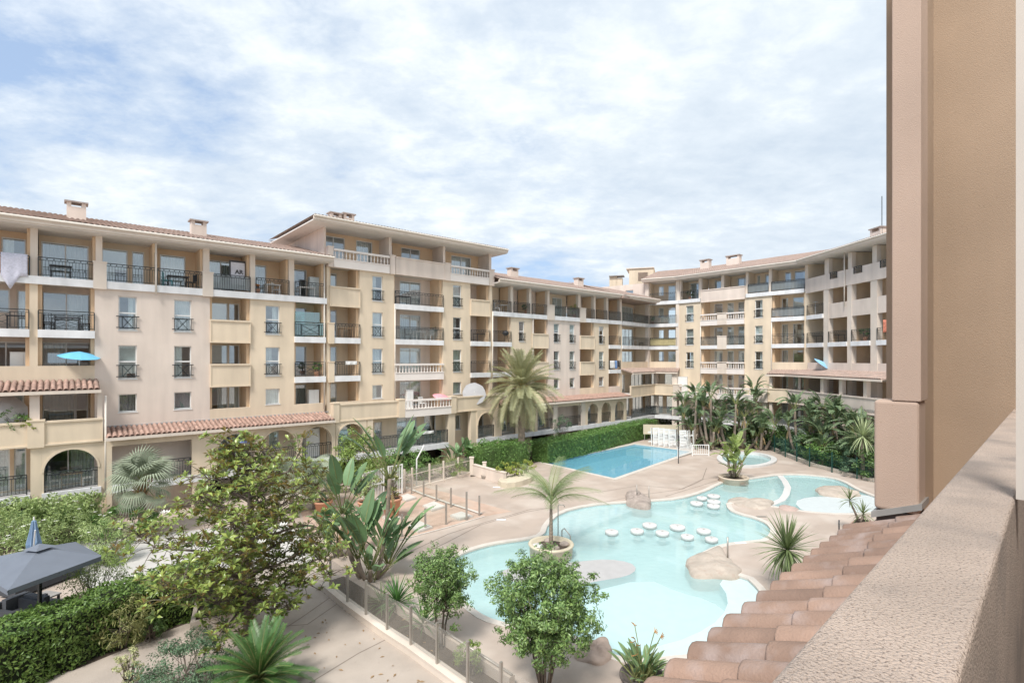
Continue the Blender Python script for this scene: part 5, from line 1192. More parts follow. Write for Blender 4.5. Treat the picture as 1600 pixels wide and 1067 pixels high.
# potted bird of paradise bottom centre
p = G(1005, 1085)
e = strelitzia('bird_of_paradise', 'bird of paradise plant with orange flowers in a dark pot at the bottom', (p.x, p.y, .35), [(0, 0, 0)], L_BLUE if False else L_STR, L=.55, W=.17, pet=.55, nl=16, seed=6, base_leaves=46, key='bp', tear=0, bend=.2)
kk = random.Random(5)
for i in range(7):
    a = kk.uniform(0, 6.28); r = kk.uniform(.1, .55); hh = kk.uniform(.85, 1.25); q = MB(); q.tube([(0, 0, 0), (math.cos(a)*r*.5, math.sin(a)*r*.5, hh*.6), (math.cos(a)*r, math.sin(a)*r, hh)], .012, 5, m=1)
    for j in range(5): q.bar((math.cos(a)*r, math.sin(a)*r, hh), (math.cos(a)*r+.09*math.cos(a+j*.5-1), math.sin(a)*r+.09*math.sin(a+j*.5-1), hh-.02+.025*j), .014)
    part(q, 'flower', [mat('flower_strelitzia', (.42, .22, .08), .6, .3, 9), STEMG], e)
e = thing('plant_pot', 'dark round pot under the bird of paradise plant', 'pot', (p.x, p.y, 0)); part(MB().lathe([(.35, 0), (.5, .2), (.56, .42), (.6, .44), (.6, .5), (.54, .5), (.5, .40), (0, .40)], 28), 'pot_body', mat('dark_pot', (.13, .11, .10), .6, .2, 4), e, smooth=True)
# planter two by the lagoon top
P2 = G(1146, 745, .3)
strelitzia('planter_strelitzia', 'yellow-green strelitzia clump in the round planter at the top of the lagoon', (P2.x, P2.y, .32), [(-.35, 0, 1.1), (.25, .2, 1.75), (.55, -.1, 1.0), (-.1, -.3, .6)], L_STRL, L=1.05, W=.42, pet=.75, nl=9, seed=21, base_leaves=8, key='p2', tear=.2, dead=1, tr=.09)
# cordyline by the tiles
p = G(1230, 925)
swords('cordyline', 'big cordyline with a shaggy skirt of strap leaves beside the tile canopy', (p.x, p.y, 0), 1.5, 170, 1.35, .06, L_YUC, p0=-1.3, p1=1.5, droops=(.1, .6), seed=31, key='co', r=.1, cat='plant')
p = G(1344, 822, .3)
e = thing('box_planter', 'long terracotta-coloured box planter at the head of the tile canopy', 'planter', (p.x, p.y, 0), math.atan2(.688, .7256)); q = MB(); q.box(-.75, .75, -.3, .3, 0, .5); part(q, 'planter_box', mat('brown_planter', (.40, .26, .20), .85, .1), e)
part(MB().box(-.68, .68, -.24, .24, .46, .504), 'planter_soil', SOIL, e)
swords('yucca', 'small spiky yucca with two heads in the terracotta-coloured box planter', (p.x, p.y, .5), .5, 34, .75, .05, L_YUC, p0=-.5, p1=1.4, seed=33, key='yu', heads=[(.15, 0, .35), (-.45, .1, 1.0)], r=.05)
# yucca with drooping crown by the pillar
p = Vector((548/810*37, 37, 0))
swords('yucca', 'yucca tree with a round pale crown and a yellowing skirt next to the pillar', (p.x, p.y, 0), 3.0, 120, 1.55, .06, mat('leaf_yucca_pale', (.36, .42, .22), .5, .2, 2, objrand=.3), p0=-1.2, p1=1.5, droops=(.05, .5), seed=35, key='yp', cat='tree', r=.12)
# hedges
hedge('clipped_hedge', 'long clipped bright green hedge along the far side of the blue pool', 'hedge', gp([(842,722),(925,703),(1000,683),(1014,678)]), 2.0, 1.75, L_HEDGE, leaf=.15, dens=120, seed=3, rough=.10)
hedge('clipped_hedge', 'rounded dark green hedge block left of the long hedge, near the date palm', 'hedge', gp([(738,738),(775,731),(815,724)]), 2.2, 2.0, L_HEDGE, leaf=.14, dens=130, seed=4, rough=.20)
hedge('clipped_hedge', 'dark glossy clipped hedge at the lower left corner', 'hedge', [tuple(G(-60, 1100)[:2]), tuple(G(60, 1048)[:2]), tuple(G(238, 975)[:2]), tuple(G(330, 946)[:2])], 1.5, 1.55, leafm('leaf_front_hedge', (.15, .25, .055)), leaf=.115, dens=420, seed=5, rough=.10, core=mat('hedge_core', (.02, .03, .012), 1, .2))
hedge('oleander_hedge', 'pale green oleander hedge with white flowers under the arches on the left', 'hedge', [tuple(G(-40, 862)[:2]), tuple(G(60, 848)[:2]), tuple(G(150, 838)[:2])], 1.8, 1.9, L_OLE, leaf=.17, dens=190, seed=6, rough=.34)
for i, (x, y, z) in enumerate([(20,880,1.9),(72,815,1.9),(110,822,2),(152,838,1.8),(135,850,1.3),(101,838,1.9),(158,852,1.2),(18,862,1.8),(160,870,.9)]):
    pass
pb = G(165, 880); bush('oleander_bush', 'light green oleander bush with white flowers at the right corner of the grey parasol', 'shrub', (pb.x, pb.y, 0), (1.0, .9, 1.0), L_OLE, n=2600, leaf=.15, seed=41, clumps=60, aspect=.22, fl=(FLW, 34, .06))
pb = G(95, 852); bush('oleander_bush', 'oleander dotted with white flowers behind the grey parasol', 'shrub', (pb.x, pb.y, 0), (1.7, 1.0, 1.1), L_OLE, n=3600, leaf=.16, seed=42, clumps=80, aspect=.22, fl=(FLW, 50, .07))
pb = G(20, 880); bush('oleander_bush', 'leafy oleander with white flowers at the left edge behind the closed parasol', 'shrub', (pb.x, pb.y, 0), (1.6, 1.0, 1.05), L_OLE, n=3400, leaf=.16, seed=43, clumps=80, aspect=.22, fl=(FLW, 40, .07))
pb = G(148, 960); bush('feathery_shrub', 'tall feathery light green shrub between the parasol and the dark hedge', 'shrub', (pb.x, pb.y, 0), (.85, .8, 1.15), L_LIGHT, n=3600, leaf=.10, seed=44, clumps=90, aspect=.25)
pb = G(190, 1012); bush('arching_shrub', 'yellowish arching shrub standing in front of the dark hedge', 'shrub', (pb.x, pb.y, 0), (.78, .7, .72), L_OLIVE, n=2600, leaf=.12, seed=45, clumps=60, aspect=.2, droop=.8, trunkh=.15)
pb = G(201, 1075); bush('cream_leaved_shrub', 'narrow cream-green shrub on the path at the bottom left', 'shrub', (pb.x, pb.y, 0), (.34, .3, .55), mat('leaf_cream', (.48, .50, .26), .5, .15, 2, isl=.3, transl=.2), n=1100, leaf=.07, seed=46, clumps=30)
pb = G(300, 1082); bush('grey_green_shrub', 'broad blue-green shrub below the magnolia at the bottom edge', 'shrub', (pb.x, pb.y, 0), (1.25, 1.0, .72), L_BLUE, n=6500, leaf=.08, seed=47, clumps=120, aspect=.35, fill=.5)
pb = G(235, 1000); bush('small_shrub', 'small dark shrub between the dark hedge and the concrete planter', 'shrub', (pb.x, pb.y, 0), (.35, .3, .35), L_DARK, n=900, leaf=.07, seed=48, clumps=30)
# round yellow-green bushes in front of the hedge block, in a low bowl
for i, (x, y, lab) in enumerate([(789,752,'left yellow-green cushion bush in the low bowl planter'), (806,750,'middle yellow-green cushion bush in the low bowl planter'), (822,746,'right yellow-green cushion bush in the low bowl planter')]):
    pb = G(x, y); bush('cushion_bush', lab, 'shrub', (pb.x, pb.y, .35), (.62, .6, .45), L_YEL, n=900, leaf=.12, seed=50+i, clumps=30, group='cushion bushes in front of the hedge', fill=.7)
# fan palms on the left wing
fm1 = [fan_mesh('fan1', .95, .9, L_FAN), fan_mesh('fan2', .8, 1.1, L_FAN)]
pb = G(222, 838); palm('fan_palm', 'grey-green fan palm in front of the arcade on the left', (pb.x, pb.y, 0), 2.5, .18, .15, fm1, 50, -.8, 1.4, L_FAN, seed=61, sc=(.7, 1.0))
pb = G(195, 842); bush('dark_shrub', 'dark green shrub at the foot of the left arcade columns', 'shrub', (pb.x, pb.y, 0), (1.7, 1.0, .8), L_HEDGE, n=2600, leaf=.15, seed=62, clumps=60)
pb = G(492, 795); palm('fan_palm', 'small fan palm in front of the third arch', (pb.x, pb.y, 0), 1.5, .14, .12, fm1, 26, -.5, 1.3, L_FAN, seed=63, sc=(.7, .95))
pb = G(456, 805); palm('fan_palm', 'fan palm half hidden behind the magnolia crown', (pb.x, pb.y, 0), 1.8, .14, .12, fm1, 24, -.6, 1.3, L_FAN, seed=64, sc=(.7, .95))
pb = G(558, 770); bush('climbing_shrub', 'bright green climber against the arcade behind the tall strelitzia', 'shrub', (pb.x, pb.y, 0), (1.5, .9, 2.0), L_LIGHT, n=5200, leaf=.17, seed=65, clumps=90, fill=.5)
pb = G(610, 762); bush('climbing_shrub', 'green bush right of the tall strelitzia beyond the white gate', 'shrub', (pb.x, pb.y, 0), (1.2, .9, 1.2), L_HEDGE, n=2600, leaf=.15, seed=66, clumps=60)
pb = G(655, 748); bush('round_bush', 'green bush beyond the glass fence under the terrace', 'shrub', (pb.x, pb.y, 0), (1.2, .9, 1.05), L_HEDGE, n=2600, leaf=.14, seed=67, clumps=60)
pb = G(716, 735); strelitzia('banana_plant', 'small banana-like plant beside the arcade column left of the hedge', (pb.x, pb.y, 0), [(0, 0, .9), (.6, .2, 1.2), (-.5, .1, .6)], L_STR, L=1.2, W=.45, pet=.6, nl=8, seed=68, base_leaves=6, key='bn', dead=1)
pb = G(700, 745); bush('grassy_bush', 'low grassy bush behind the right end of the glass fence', 'shrub', (pb.x, pb.y, 0), (1.3, .8, .7), L_OLE, n=2200, leaf=.16, seed=69, clumps=50, aspect=.15)
pb = G(889, 712); bush('pot_shrub', 'thin shrub behind the hedge in front of the far arches', 'shrub', (pb.x-.3, pb.y+3, 0), (1.0, .8, 1.6), L_BLUE, n=1200, leaf=.15, seed=70, clumps=30)
pb = G(1006, 684); bush('dark_shrub', 'dark shrub with purple tinge at the far end of the long hedge', 'shrub', (pb.x, pb.y, 0), (1.2, 1.0, 1.0), leafm('leaf_purple_green', (.11, .12, .06)), n=2200, leaf=.15, seed=71, clumps=50)
for i, (x, y, rx, hz_, mm, lab) in enumerate([(1022,668,1.6,1.0,L_LIGHT,'pale bush at the foot of the concave corner'), (1048,668,1.9,1.2,L_HEDGE,'dense green bush behind the stacked white loungers'), (1070,674,1.4,1.1,L_HEDGE,'dark green bush right behind the stacked loungers'), (1000,668,1.5,1.1,L_HEDGE,'green bush where the long hedge meets the far corner')]):
    pb = G(x, y); bush('corner_bush', lab, 'shrub', (pb.x, pb.y, 0), (rx, 1.2, hz_), mm, n=2600, leaf=.17, seed=72+i, clumps=60, group='bushes in the far corner')
# the jungle of tree strelitzias behind the green fence
kk = random.Random(77)
J = [(1082,700,6.6,'left'),(1097,697,5.6,'a'),(1112,702,6.8,'b'),(1128,698,5.4,'c'),(1143,703,6.2,'d'),(1160,701,5.0,'e'),(1176,697,7.2,'f'),(1187,703,4.0,'g'),(1252,712,6.0,'h'),(1268,718,5.4,'i'),(1288,718,6.2,'j'),(1303,727,5.0,'k'),(1318,728,6.0,'l'),(1336,738,3.6,'m'),(1352,735,5.0,'n')]
labs = ['tree strelitzia farthest left in the thicket, right of the stacked loungers', 'slim tree strelitzia second from the left in the thicket', 'tallest tree strelitzia of the left group with leaning trunks', 'shorter tree strelitzia in the middle of the left group', 'broad tree strelitzia directly behind the planted bed of the lagoon', 'low tree strelitzia right of the planted bed', 'single tall tree strelitzia reaching above the white balustrade on the right', 'low strelitzia at the left end of the green fence', 'tree strelitzia at the left edge of the right-hand thicket', 'tree strelitzia with leaning trunks behind the third fence post', 'tall tree strelitzia in front of the white parked boat cover terrace', 'mid-height strelitzia in the heart of the right-hand thicket', 'tallest strelitzia of the right-hand thicket below the tiled canopy', 'low strelitzia behind the right end of the green fence', 'strelitzia next to the pillar behind the pale yucca']
labs[10] = 'tall tree strelitzia in front of the columns under the right tiled canopy'
for i, (x, y, h, _) in enumerate(J):
    pb = G(x, y); st = [(kk.uniform(-.5, .5), kk.uniform(-.4, .4), h-1.9), (kk.uniform(-1.3, 1.3), kk.uniform(-.5, .8), h*.6), (kk.uniform(-1.2, 1.2), kk.uniform(-.5, .8), h*.42), (kk.uniform(-1.4, 1.4), kk.uniform(-.5, .6), h*.25)]
    strelitzia('tree_strelitzia', labs[i], (pb.x, pb.y, 0), st, L_STRJ, L=1.45, W=.46, pet=.8, nl=12, seed=100+i, base_leaves=8, key='j', tear=.4, cat='tree', group='tree strelitzias behind the green fence', dead=2, tr=.12, bend=.45)
for i, (x, y) in enumerate([(1200,702),(1222,708),(1245,715),(1272,724),(1296,732),(1322,739),(1345,748),(1370,754),(1170,701),(1148,701),(1112,701)]):
    pb = G(x, y-5); mm = [L_HEDGE, L_DARK, L_BLUE, L_DARK][i % 4]
    bush('understorey_shrub', ['low bush behind the first green fence post', 'low bush behind the second fence post', 'dense low bush behind the third fence post', 'dark bush behind the fourth fence post', 'bluish bush behind the fifth fence post', 'dark bush behind the sixth fence post', 'low bush behind the last fence post', 'bush at the foot of the pale yucca', 'dark bush under the low strelitzia right of the planted bed', 'dark bush behind the planted bed', 'dark bush below the tallest strelitzia of the left group'][i], 'shrub', (pb.x, pb.y, 0), (1.6, 1.1, .9+.35*kk.random()), mm, n=2400, leaf=.19, seed=120+i, clumps=50, group='low bushes along the green fence', aspect=.5)
# dry leaves scattered on the near path
q = MB(); kk = random.Random(3)
for i in range(46):
    pb = G(kk.uniform(430, 690), kk.uniform(965, 1066), .02); a = kk.uniform(0, 6.28); s_ = kk.uniform(.04, .09)
    q.add([(pb.x-math.cos(a)*s_, pb.y-math.sin(a)*s_, .012), (pb.x+math.sin(a)*s_*.35, pb.y-math.cos(a)*s_*.35, .03), (pb.x+math.cos(a)*s_, pb.y+math.sin(a)*s_, .014), (pb.x-math.sin(a)*s_*.35, pb.y+math.cos(a)*s_*.35, .03)], [(0, 1, 2, 3)])
o = part(q, 'fallen_leaves', DEADL, None, kind='stuff'); o['label'] = 'dry brown leaves scattered over the near path beside the glass fence'; o['category'] = 'fallen leaves'
# ---------------------------------------------------------------- things
def boxes(lst, q=None):
    q = q or MB()
    for b_ in lst: q.box(*b_)
    return q
# round planters
def round_planter(c, r, h, label, m):
    e = thing('round_planter', label, 'planter', (c.x, c.y, 0)); part(MB().lathe([(r*.93, -.6), (r*.97, h-.12), (r, h-.1), (r+.03, h-.04), (r, h), (r-.14, h), (r-.16, h-.16)], 40), 'planter_ring', m, e, smooth=True)
    part(MB().lathe([(r-.15, h-.18), (r*.5, h-.10), (0, h-.06)], 24), 'planter_soil', SOIL, e, smooth=True); return e
PL = mat('planter_render', (.62, .55, .42), .85, .07, 1.5, .2, 40, streak=.1)
round_planter(Vector((P1.x, P1.y, 0)), .98, .48, 'round cream planter at the lagoon edge holding the young feathery palm', PL)
round_planter(Vector((P2.x, P2.y, 0)), 1.0, .34, 'round sandy planter at the top of the lagoon holding the yellow-green strelitzia', mat('planter_sand', (.56, .47, .37), .85, .1, 2, .3, 30))
kk = random.Random(2)
for i in range(5):
    a = kk.uniform(0, 6.28); rs = [(.30, .10), (.16, .12), (.2, .14), (.14, .1), (.24, .13)][i]
    V = MB().lathe([(rs[0], 0), (rs[0]*.9, rs[1]*.6), (rs[0]*.5, rs[1]), (0, rs[1]*1.05)], 9)
    solo(V, 'boulder', ROCKG if i else BEACH, ['pale round stone at the left inside the palm planter', 'small grey stone at the foot of the palm in the planter', 'grey stone behind the palm trunk in the planter', 'small stone at the front inside the palm planter', 'stone at the right rim inside the palm planter'][i], 'stone', Matrix.Translation((P1.x+[-.62, .2, -.1, .1, .6][i], P1.y+[-.1, -.4, .5, -.55, .1][i], .36)), 'stones in the palm planter', True)
def rail(name, label, pts, m=STEEL, r=.022, cat='handrail', group=None):
    return solo(MB().tube(pts, r, 6), name, m, label, cat, None, group, True)
a_ = G(872, 830, .2); rail('handrail', 'tall bent steel handrail rising right of the palm in the planter', [(a_.x, a_.y, 0), (a_.x, a_.y, 1.45), (a_.x+.04, a_.y, 1.5), (a_.x+.28, a_.y-.05, 1.5), (a_.x+.31, a_.y-.05, 1.4)], r=.025, group='pool handrails')
a_ = G(878, 845, .2); rail('handrail', 'shorter curved steel handrail at the right rim of the palm planter', [(a_.x, a_.y, 0), (a_.x, a_.y, .7), (a_.x+.1, a_.y-.1, .82), (a_.x+.35, a_.y-.3, .55), (a_.x+.4, a_.y-.35, -.1)], r=.025, group='pool handrails')
for x, y, t_, lab in ((995, 776, 760, 'left slim steel post on the grey-brown rock'), (1014, 778, 760, 'right slim steel post on the grey-brown rock')):
    p = G(x, y, .2); rail('rail_post', lab, [(p.x, p.y, 0), (p.x, p.y, .95)], r=.03, cat='post', group='steel posts on the far rock')
p = G(1137, 868, .15); rail('rail_post', 'short dark post on the broad sandy rock', [(p.x, p.y, 0), (p.x, p.y, .95)], r=.035, cat='post')
p = G(1311, 838, 0); rail('rail_post', 'dark upright stake by the upper end of the tile canopy', [(p.x, p.y, 0), (p.x, p.y, .8)], m=IRON, r=.03, cat='post')
# posts with glass round the court
def post_h(x, yt, yb): p = G(x, yb); return p, (H-(yt-HZ)*p.y/FPX)
CP = [(628,803,838,'front row of the court, farthest left'),(664.5,794,828,'front row of the court, second from left'),(697,786,819,'front row of the court, third from left'),(729,768,812,'front row of the court, tall one second from right'),(749,774,805,'front right corner of the court'),
      (643,745,771,'rear row of the court, farthest left'),(662,751,776,'rear row of the court, second from left'),(682,757,783,'rear row of the court, third from left'),(704.6,762,792,'rear row of the court, farthest right')]
GLC = glassmat('clear_glass', (.97, .98, .97), .8, .01, .03)
cf = thing('court_fence', 'square of slim grey-brown posts with clear glass panels round the red court', 'fence', tuple(G(628, 838)))
for x, yt, yb, lab in CP:
    p, h = post_h(x, yt, yb); part(boxes([(-.045, .045, -.03, .03, 0, h), (-.07, .07, -.07, .07, 0, .02)]), 'post', STEEL, cf, Matrix.Translation(p) @ Matrix.Rotation(.7, 4, 'Z'))
for (i, j) in ((0, 1), (1, 2), (2, 3), (5, 6), (6, 7), (7, 8)):
    a = G(CP[i][0], CP[i][2]); b = G(CP[j][0], CP[j][2]); dd = b-a; part(MB().box(.06, dd.length-.06, -.005, .005, .08, 1.0), 'glass_pane', GLC, cf, Matrix.Translation(a) @ Matrix.Rotation(math.atan2(dd.y, dd.x), 4, 'Z'))
# concrete pads
for (x0, x1, y0, y1, lab) in ((637,676,815,830,'pale concrete cover pad nearest the front row of posts'),(660,696,784,797,'pale concrete cover pad in the middle of the court'),(703,739,800,811,'pale concrete cover pad at the right corner of the court'),(623,651,772,782,'pale concrete cover pad at the rear of the court by the white gate'),(597,628,803,813,'pale concrete pad under the big terracotta pot')):
    q = MB(); poly = gp([(x0, (y0+y1)/2-1), ((x0+x1)/2, y0-1), (x1, (y0+y1)/2), ((x0+x1)/2-3, y1)], .1); q.prism(poly, 0, .10); P_ = [tuple(Vector(p_)*.94+Vector(poly[0])*.0+(sum((Vector(z_) for z_ in poly), Vector((0, 0)))/4)*.06) for p_ in poly]; q.prism(P_, .10, .13)
    solo(q, 'concrete_pad', mat('pad_concrete', (.60, .57, .52), .85, .08, 2, .1), lab, 'concrete pad', None, 'concrete pads of the court')
# glass fence on its kerb along the near path
FP = [(516,918),(543,940),(572,960.6),(605,984),(642,1007.6),(683,1037),(731,1071),(783,1108),(838,1147)]
FPp = [G(x, y, .22) for x, y in FP]; FN = ['farthest back','second from the back','third from the back','fourth from the back','in front of the lighter round shrub','fifth before the bottom edge','near the small bright green shrub','beside the dark round-headed tree','outside the bottom edge']
gf = thing('glass_fence', 'cream kerb with steel posts and smoked glass panels along the near path', 'fence', tuple(FPp[0].xy)+(0,))
for i in range(len(FPp)-1):
    a, b = FPp[i], FPp[i+1]; d = (b-a).xy.normalized(); L = (b-a).xy.length; M = Matrix.Translation((a.x, a.y, 0)) @ Matrix.Rotation(math.atan2(d.y, d.x), 4, 'Z')
    e0_ = -.6 if i == 0 else 0
    part(boxes([(e0_, L, -.14, .14, 0, .20), (e0_, L, -.16, .16, .20, .24)]), 'kerb', TRIM, gf, M)
    part(MB().box(-.03, .03, -.035, .035, .24, 1.36), 'post', STEEL, gf, M)
    part(MB().box(.045, L-.045, -.006, .006, .30, 1.28), 'glass_pane', SMOKEF, gf, M)
# second kerb behind, enclosing the planted strip
a, b = G(575, 925), G(800, 1075)
solo(boxes([(0, (b-a).length, -.1, .1, 0, .32)]), 'low_wall', mat('kerb_render', (.5, .43, .36), .9, .1, 1.2, .2), 'low kerb between the lagoon deck and the strip of plants behind the glass fence', 'low wall', Matrix.Translation((a.x, a.y, 0)) @ Matrix.Rotation(math.atan2((b-a).y, (b-a).x), 4, 'Z'))
rail('tube_rail', 'thin dark tube running along the top of the low kerb by the lagoon deck', [tuple(a+Vector((0, 0, .36))), tuple(b+Vector((0, 0, .36)))], m=STEEL, r=.03)
strip([(520,905),(590,950),(690,1020),(800,1100),(820,1085),(740,1030),(600,935)][:4], .9, SOIL, 'planting_soil', .012)
# white gate and fence to the right of it
def bars_panel(label, a, b, h, m, name='gate', cat='gate', step=.12, w=.03, mid=True, z0=.05, group=None):
    a, b = Vector(a), Vector(b); L = (b-a).xy.length; an = math.atan2((b-a).y, (b-a).x)
    e = thing(name, label, cat, (a.x, a.y, 0), an, group); q = boxes([(0, .08, -.04, .04, 0, h), (L-.08, L, -.04, .04, 0, h), (.08, L-.08, -.025, .025, h-.07, h-.01), (.08, L-.08, -.025, .025, z0+.05, z0+.11)] + ([(.08, L-.08, -.024, .024, h*.52, h*.52+.06)] if mid else []))
    part(q, 'frame', m, e); q = MB(); n = int((L-.16)/step)
    for i in range(1, n): x = .08+(L-.16)*i/n; q.box(x-w/2, x+w/2, -.015, .015, z0+.11, h-.07)
    part(q, 'bars', m, e); return e
bars_panel('white metal gate with vertical bars left of the court', G(606, 776), G(629, 771), 1.9, WHITEMETAL)
bars_panel('white barred panel left of the gate half hidden by the tall strelitzia', G(566, 790), G(600, 779), 1.9, WHITEMETAL, name='barred_panel', cat='fence')
WP = [(632,768),(644,765),(671,757.5),(693,752),(716,745.5),(736,740)]
wf = thing('glass_fence', 'fence of white posts and glass panels running right from the white gate to the hedge', 'fence', tuple(G(632, 768)))
for i in range(len(WP)-1):
    a, b = G(*WP[i]), G(*WP[i+1]); L = (b-a).xy.length; M = Matrix.Translation((a.x, a.y, 0)) @ Matrix.Rotation(math.atan2((b-a).y, (b-a).x), 4, 'Z')
    part(boxes([(-.05, .05, -.05, .05, 0, 1.45)]), 'post', TRIM, wf, M); part(MB().box(.06, L-.06, -.01, .01, .18, 1.3), 'glass_pane', SMOKEF, wf, M); part(boxes([(0.05, L-.05, -.12, .12, 0, .16)]), 'kerb', TRIM, wf, M)
    part(MB().box(.05, L-.05, -.02, .02, .98, 1.02), 'rail', TRIM, wf, M)
p = G(651, 762); solo(MB().tube([(0, 0, 0), (0, 0, 1.9), (.45, .3, 2.8)], .05, 6), 'lamp_post', WHITEMETAL, 'bent white post leaning behind the glass fence right of the gate', 'post', Matrix.Translation(p))
p0_, p1_ = G(736, 742), G(742, 739)
# pink low wall with tap post
a, b = G(738, 741), G(789, 756)
solo(boxes([(0, (b-a).xy.length, -.12, .12, 0, .75), (-.03, (b-a).xy.length+.03, -.15, .15, .75, .81)]), 'low_wall', PINK, 'low pinkish wall from the glass fence to the cushion bushes', 'low wall', Matrix.Translation((a.x, a.y, 0)) @ Matrix.Rotation(math.atan2((b-a).y, (b-a).x), 4, 'Z'))
solo(boxes([(-.14, .14, -.14, .14, 0, 1.25), (-.18, .18, -.18, .18, 1.25, 1.32)]), 'gate_pillar', TRIM, 'small square pillar where the glass fence meets the low pinkish wall', 'pillar', Matrix.Translation(G(737, 741.5)))
e = thing('tap_post', 'small pale post with a tap in front of the low pinkish wall', 'tap', tuple(G(757, 745))); part(boxes([(-.13, .13, -.12, .12, 0, 1.05), (-.16, .16, -.15, .15, 1.05, 1.1)]), 'post_body', TRIM, e); part(MB().tube([(0, -.12, .8), (0, -.25, .8), (0, -.25, .7)], .025, 6), 'tap', STEEL, e); part(MB().lathe([(.12, 0), (.2, .05), (.24, .22), (.2, .22), (.16, .1), (0, .1)], 14, (0, -.45, 0)), 'basin', STEEL, e)
# bowl planter for the cushion bushes
pl = gp([(780,752),(800,746),(828,742),(830,748),(808,756),(788,758)], .2); solo(MB().prism(offset(smooth_poly(pl, 1), .15), 0, .36), 'bowl_planter', PL, 'low cream planter under the three yellow-green cushion bushes', 'planter')
# terracotta pots
def pot(c, r, h, label, group='large terracotta pots'):
    e = thing('terracotta_pot', label, 'pot', (c.x, c.y, c.z), 0, group); part(MB().lathe([(r*.62, 0), (r*.92, h*.86), (r*1.02, h*.86), (r*1.04, h*.98), (r*.94, h), (r*.86, h*.9), (0, h*.9)], 24), 'pot_body', TERRA, e, smooth=True)
    part(MB().lathe([(r*.86, h*.905), (0, h*.93)], 20), 'pot_soil', SOIL, e); return e
p = G(505, 806); pot(p, .48, .85, 'terracotta pot with a green and red shrub, farthest left'); bush('pot_shrub', 'yellowish spreading shrub in the left terracotta pot', 'shrub', (p.x, p.y, .8), (1.2, 1.0, .85), L_OLIVE, n=2400, leaf=.15, seed=81, clumps=50, aspect=.25, base=-.2)
p = G(574, 808); pot(p, .5, .9, 'terracotta pot right behind the tall strelitzia trunk'); bush('pot_shrub', 'thin flowering shrub in the pot behind the tall strelitzia', 'shrub', (p.x, p.y, .9), (.7, .7, .9), L_OLE, n=900, leaf=.15, seed=82, clumps=30)
p = G(612, 806, .12); pot(p, .55, 1.0, 'big terracotta pot on its concrete pad in the court'); bush('frangipani', 'sparse frangipani with bare branches in the big pot on the pad', 'shrub', (p.x, p.y, 1.0), (.55, .5, .85), L_OLIVE, n=150, leaf=.22, seed=83, clumps=14, stems=5, stemr=.035)
p = G(549, 835); pot(p, .42, .75, 'terracotta pot half hidden behind the left strelitzia trunk')
# concrete planter boxes by the magnolia
pa, pb_, pc = G(297, 1012), G(252, 975), G(405, 958)
def boxplanter(label, a, b, w, h, m):
    a, b = Vector(a), Vector(b); L = (b-a).xy.length; e = thing('box_planter', label, 'planter', (a.x, a.y, 0), math.atan2((b-a).y, (b-a).x)); part(boxes([(0, L, 0, .12, 0, h), (0, L, w-.12, w, 0, h), (0, .12, .12, w-.12, 0, h), (L-.12, L, .12, w-.12, 0, h)]), 'planter_box', m, e); part(MB().box(.12, L-.12, .12, w-.12, 0, h-.1), 'planter_soil', SOIL, e); return e
PB = mat('planter_concrete', (.52, .45, .37), .9, .1, 2, .2, streak=.15)
boxplanter('weathered concrete box planter behind the magnolia trunk', pa, G(400, 990), 1.7, .75, PB)
mid = (Vector(pa)+Vector(G(400, 990)))/2; bush('planter_shrub', 'dark low shrub filling the concrete planter behind the magnolia', 'shrub', (mid.x-.3, mid.y+.8, .6), (1.3, .7, .45), L_DARK, n=2600, leaf=.09, seed=84, clumps=70)
# grey cantilever parasol, closed blue parasol, lounge set
PAR = mat('parasol_grey', (.155, .175, .21), .8, .06, 2); PARB = mat('parasol_blue', (.20, .30, .44), .8, .1, 3)
def square_parasol(label, c, w, d, zc, rise, rz, m, tilt=0.0):
    e = thing('cantilever_parasol', label, 'parasol', (c[0], c[1], 0), rz); ap = (0, 0, zc+rise); Q4 = [WM[e.name].inverted() @ Vector((p_.x, p_.y, zc)) for p_ in (q3, q2, q1, q0)]; P = []
    for i in range(4): P += [tuple(Q4[i]), tuple((Q4[i]+Q4[(i+1) % 4])/2)]
    q = MB(); q.add([ap]+P, [(0, i+1, (i+1) % 8+1) for i in range(8)]); q.add(P+[(x, y, z-.14) for x, y, z in P], [(i, i+8, (i+1) % 8+8, (i+1) % 8) for i in range(8)]); cn = part(q, 'canopy', m, e)
    for p_ in P: part(MB().bar((0, 0, zc+rise-.08), (p_[0], p_[1], p_[2]-.04), .03), 'rib', IRON, e)
    q = MB(); q.add([(0, 0, zc+rise+.13), (-.28, -.28, zc+rise+.0), (.28, -.28, zc+rise+.0), (.28, .28, zc+rise+.0), (-.28, .28, zc+rise+.0)], [(0, 1, 2), (0, 2, 3), (0, 3, 4), (0, 4, 1)]); part(q, 'vent_flap', m, e)
    return e
c0 = G(58, 905, 2.55); cc0 = G(60, 880, 2.4)
pz = 2.35
q0, q1, q2, q3 = G(-58, 880, pz), G(118, 846, pz), G(160, 868, pz), G(12, 922, pz)
cx_, cy_ = (q0.x+q1.x+q2.x+q3.x)/4, (q0.y+q1.y+q2.y+q3.y)/4
ps = square_parasol('large rectangular slate-grey parasol spread over the dark lounge set', (cx_, cy_), 4.2, 2.7, pz, .42, math.atan2((q2-q3).y, (q2-q3).x), PAR)
part(boxes([(-.04, .04, -.04, .04, 0, pz+.3)]), 'pole', IRON, ps)
part(boxes([(-.35, .35, -.35, .35, 0, .1)]), 'base', IRON, ps)
p = G(53, 905); e = thing('closed_parasol', 'closed blue-grey striped parasol standing behind the grey one', 'parasol', (p.x, p.y, 0)); zt = H-(812-HZ)*p.y/FPX
q = MB()
for k_ in range(12): pass
q = MB(); V = []; F = []
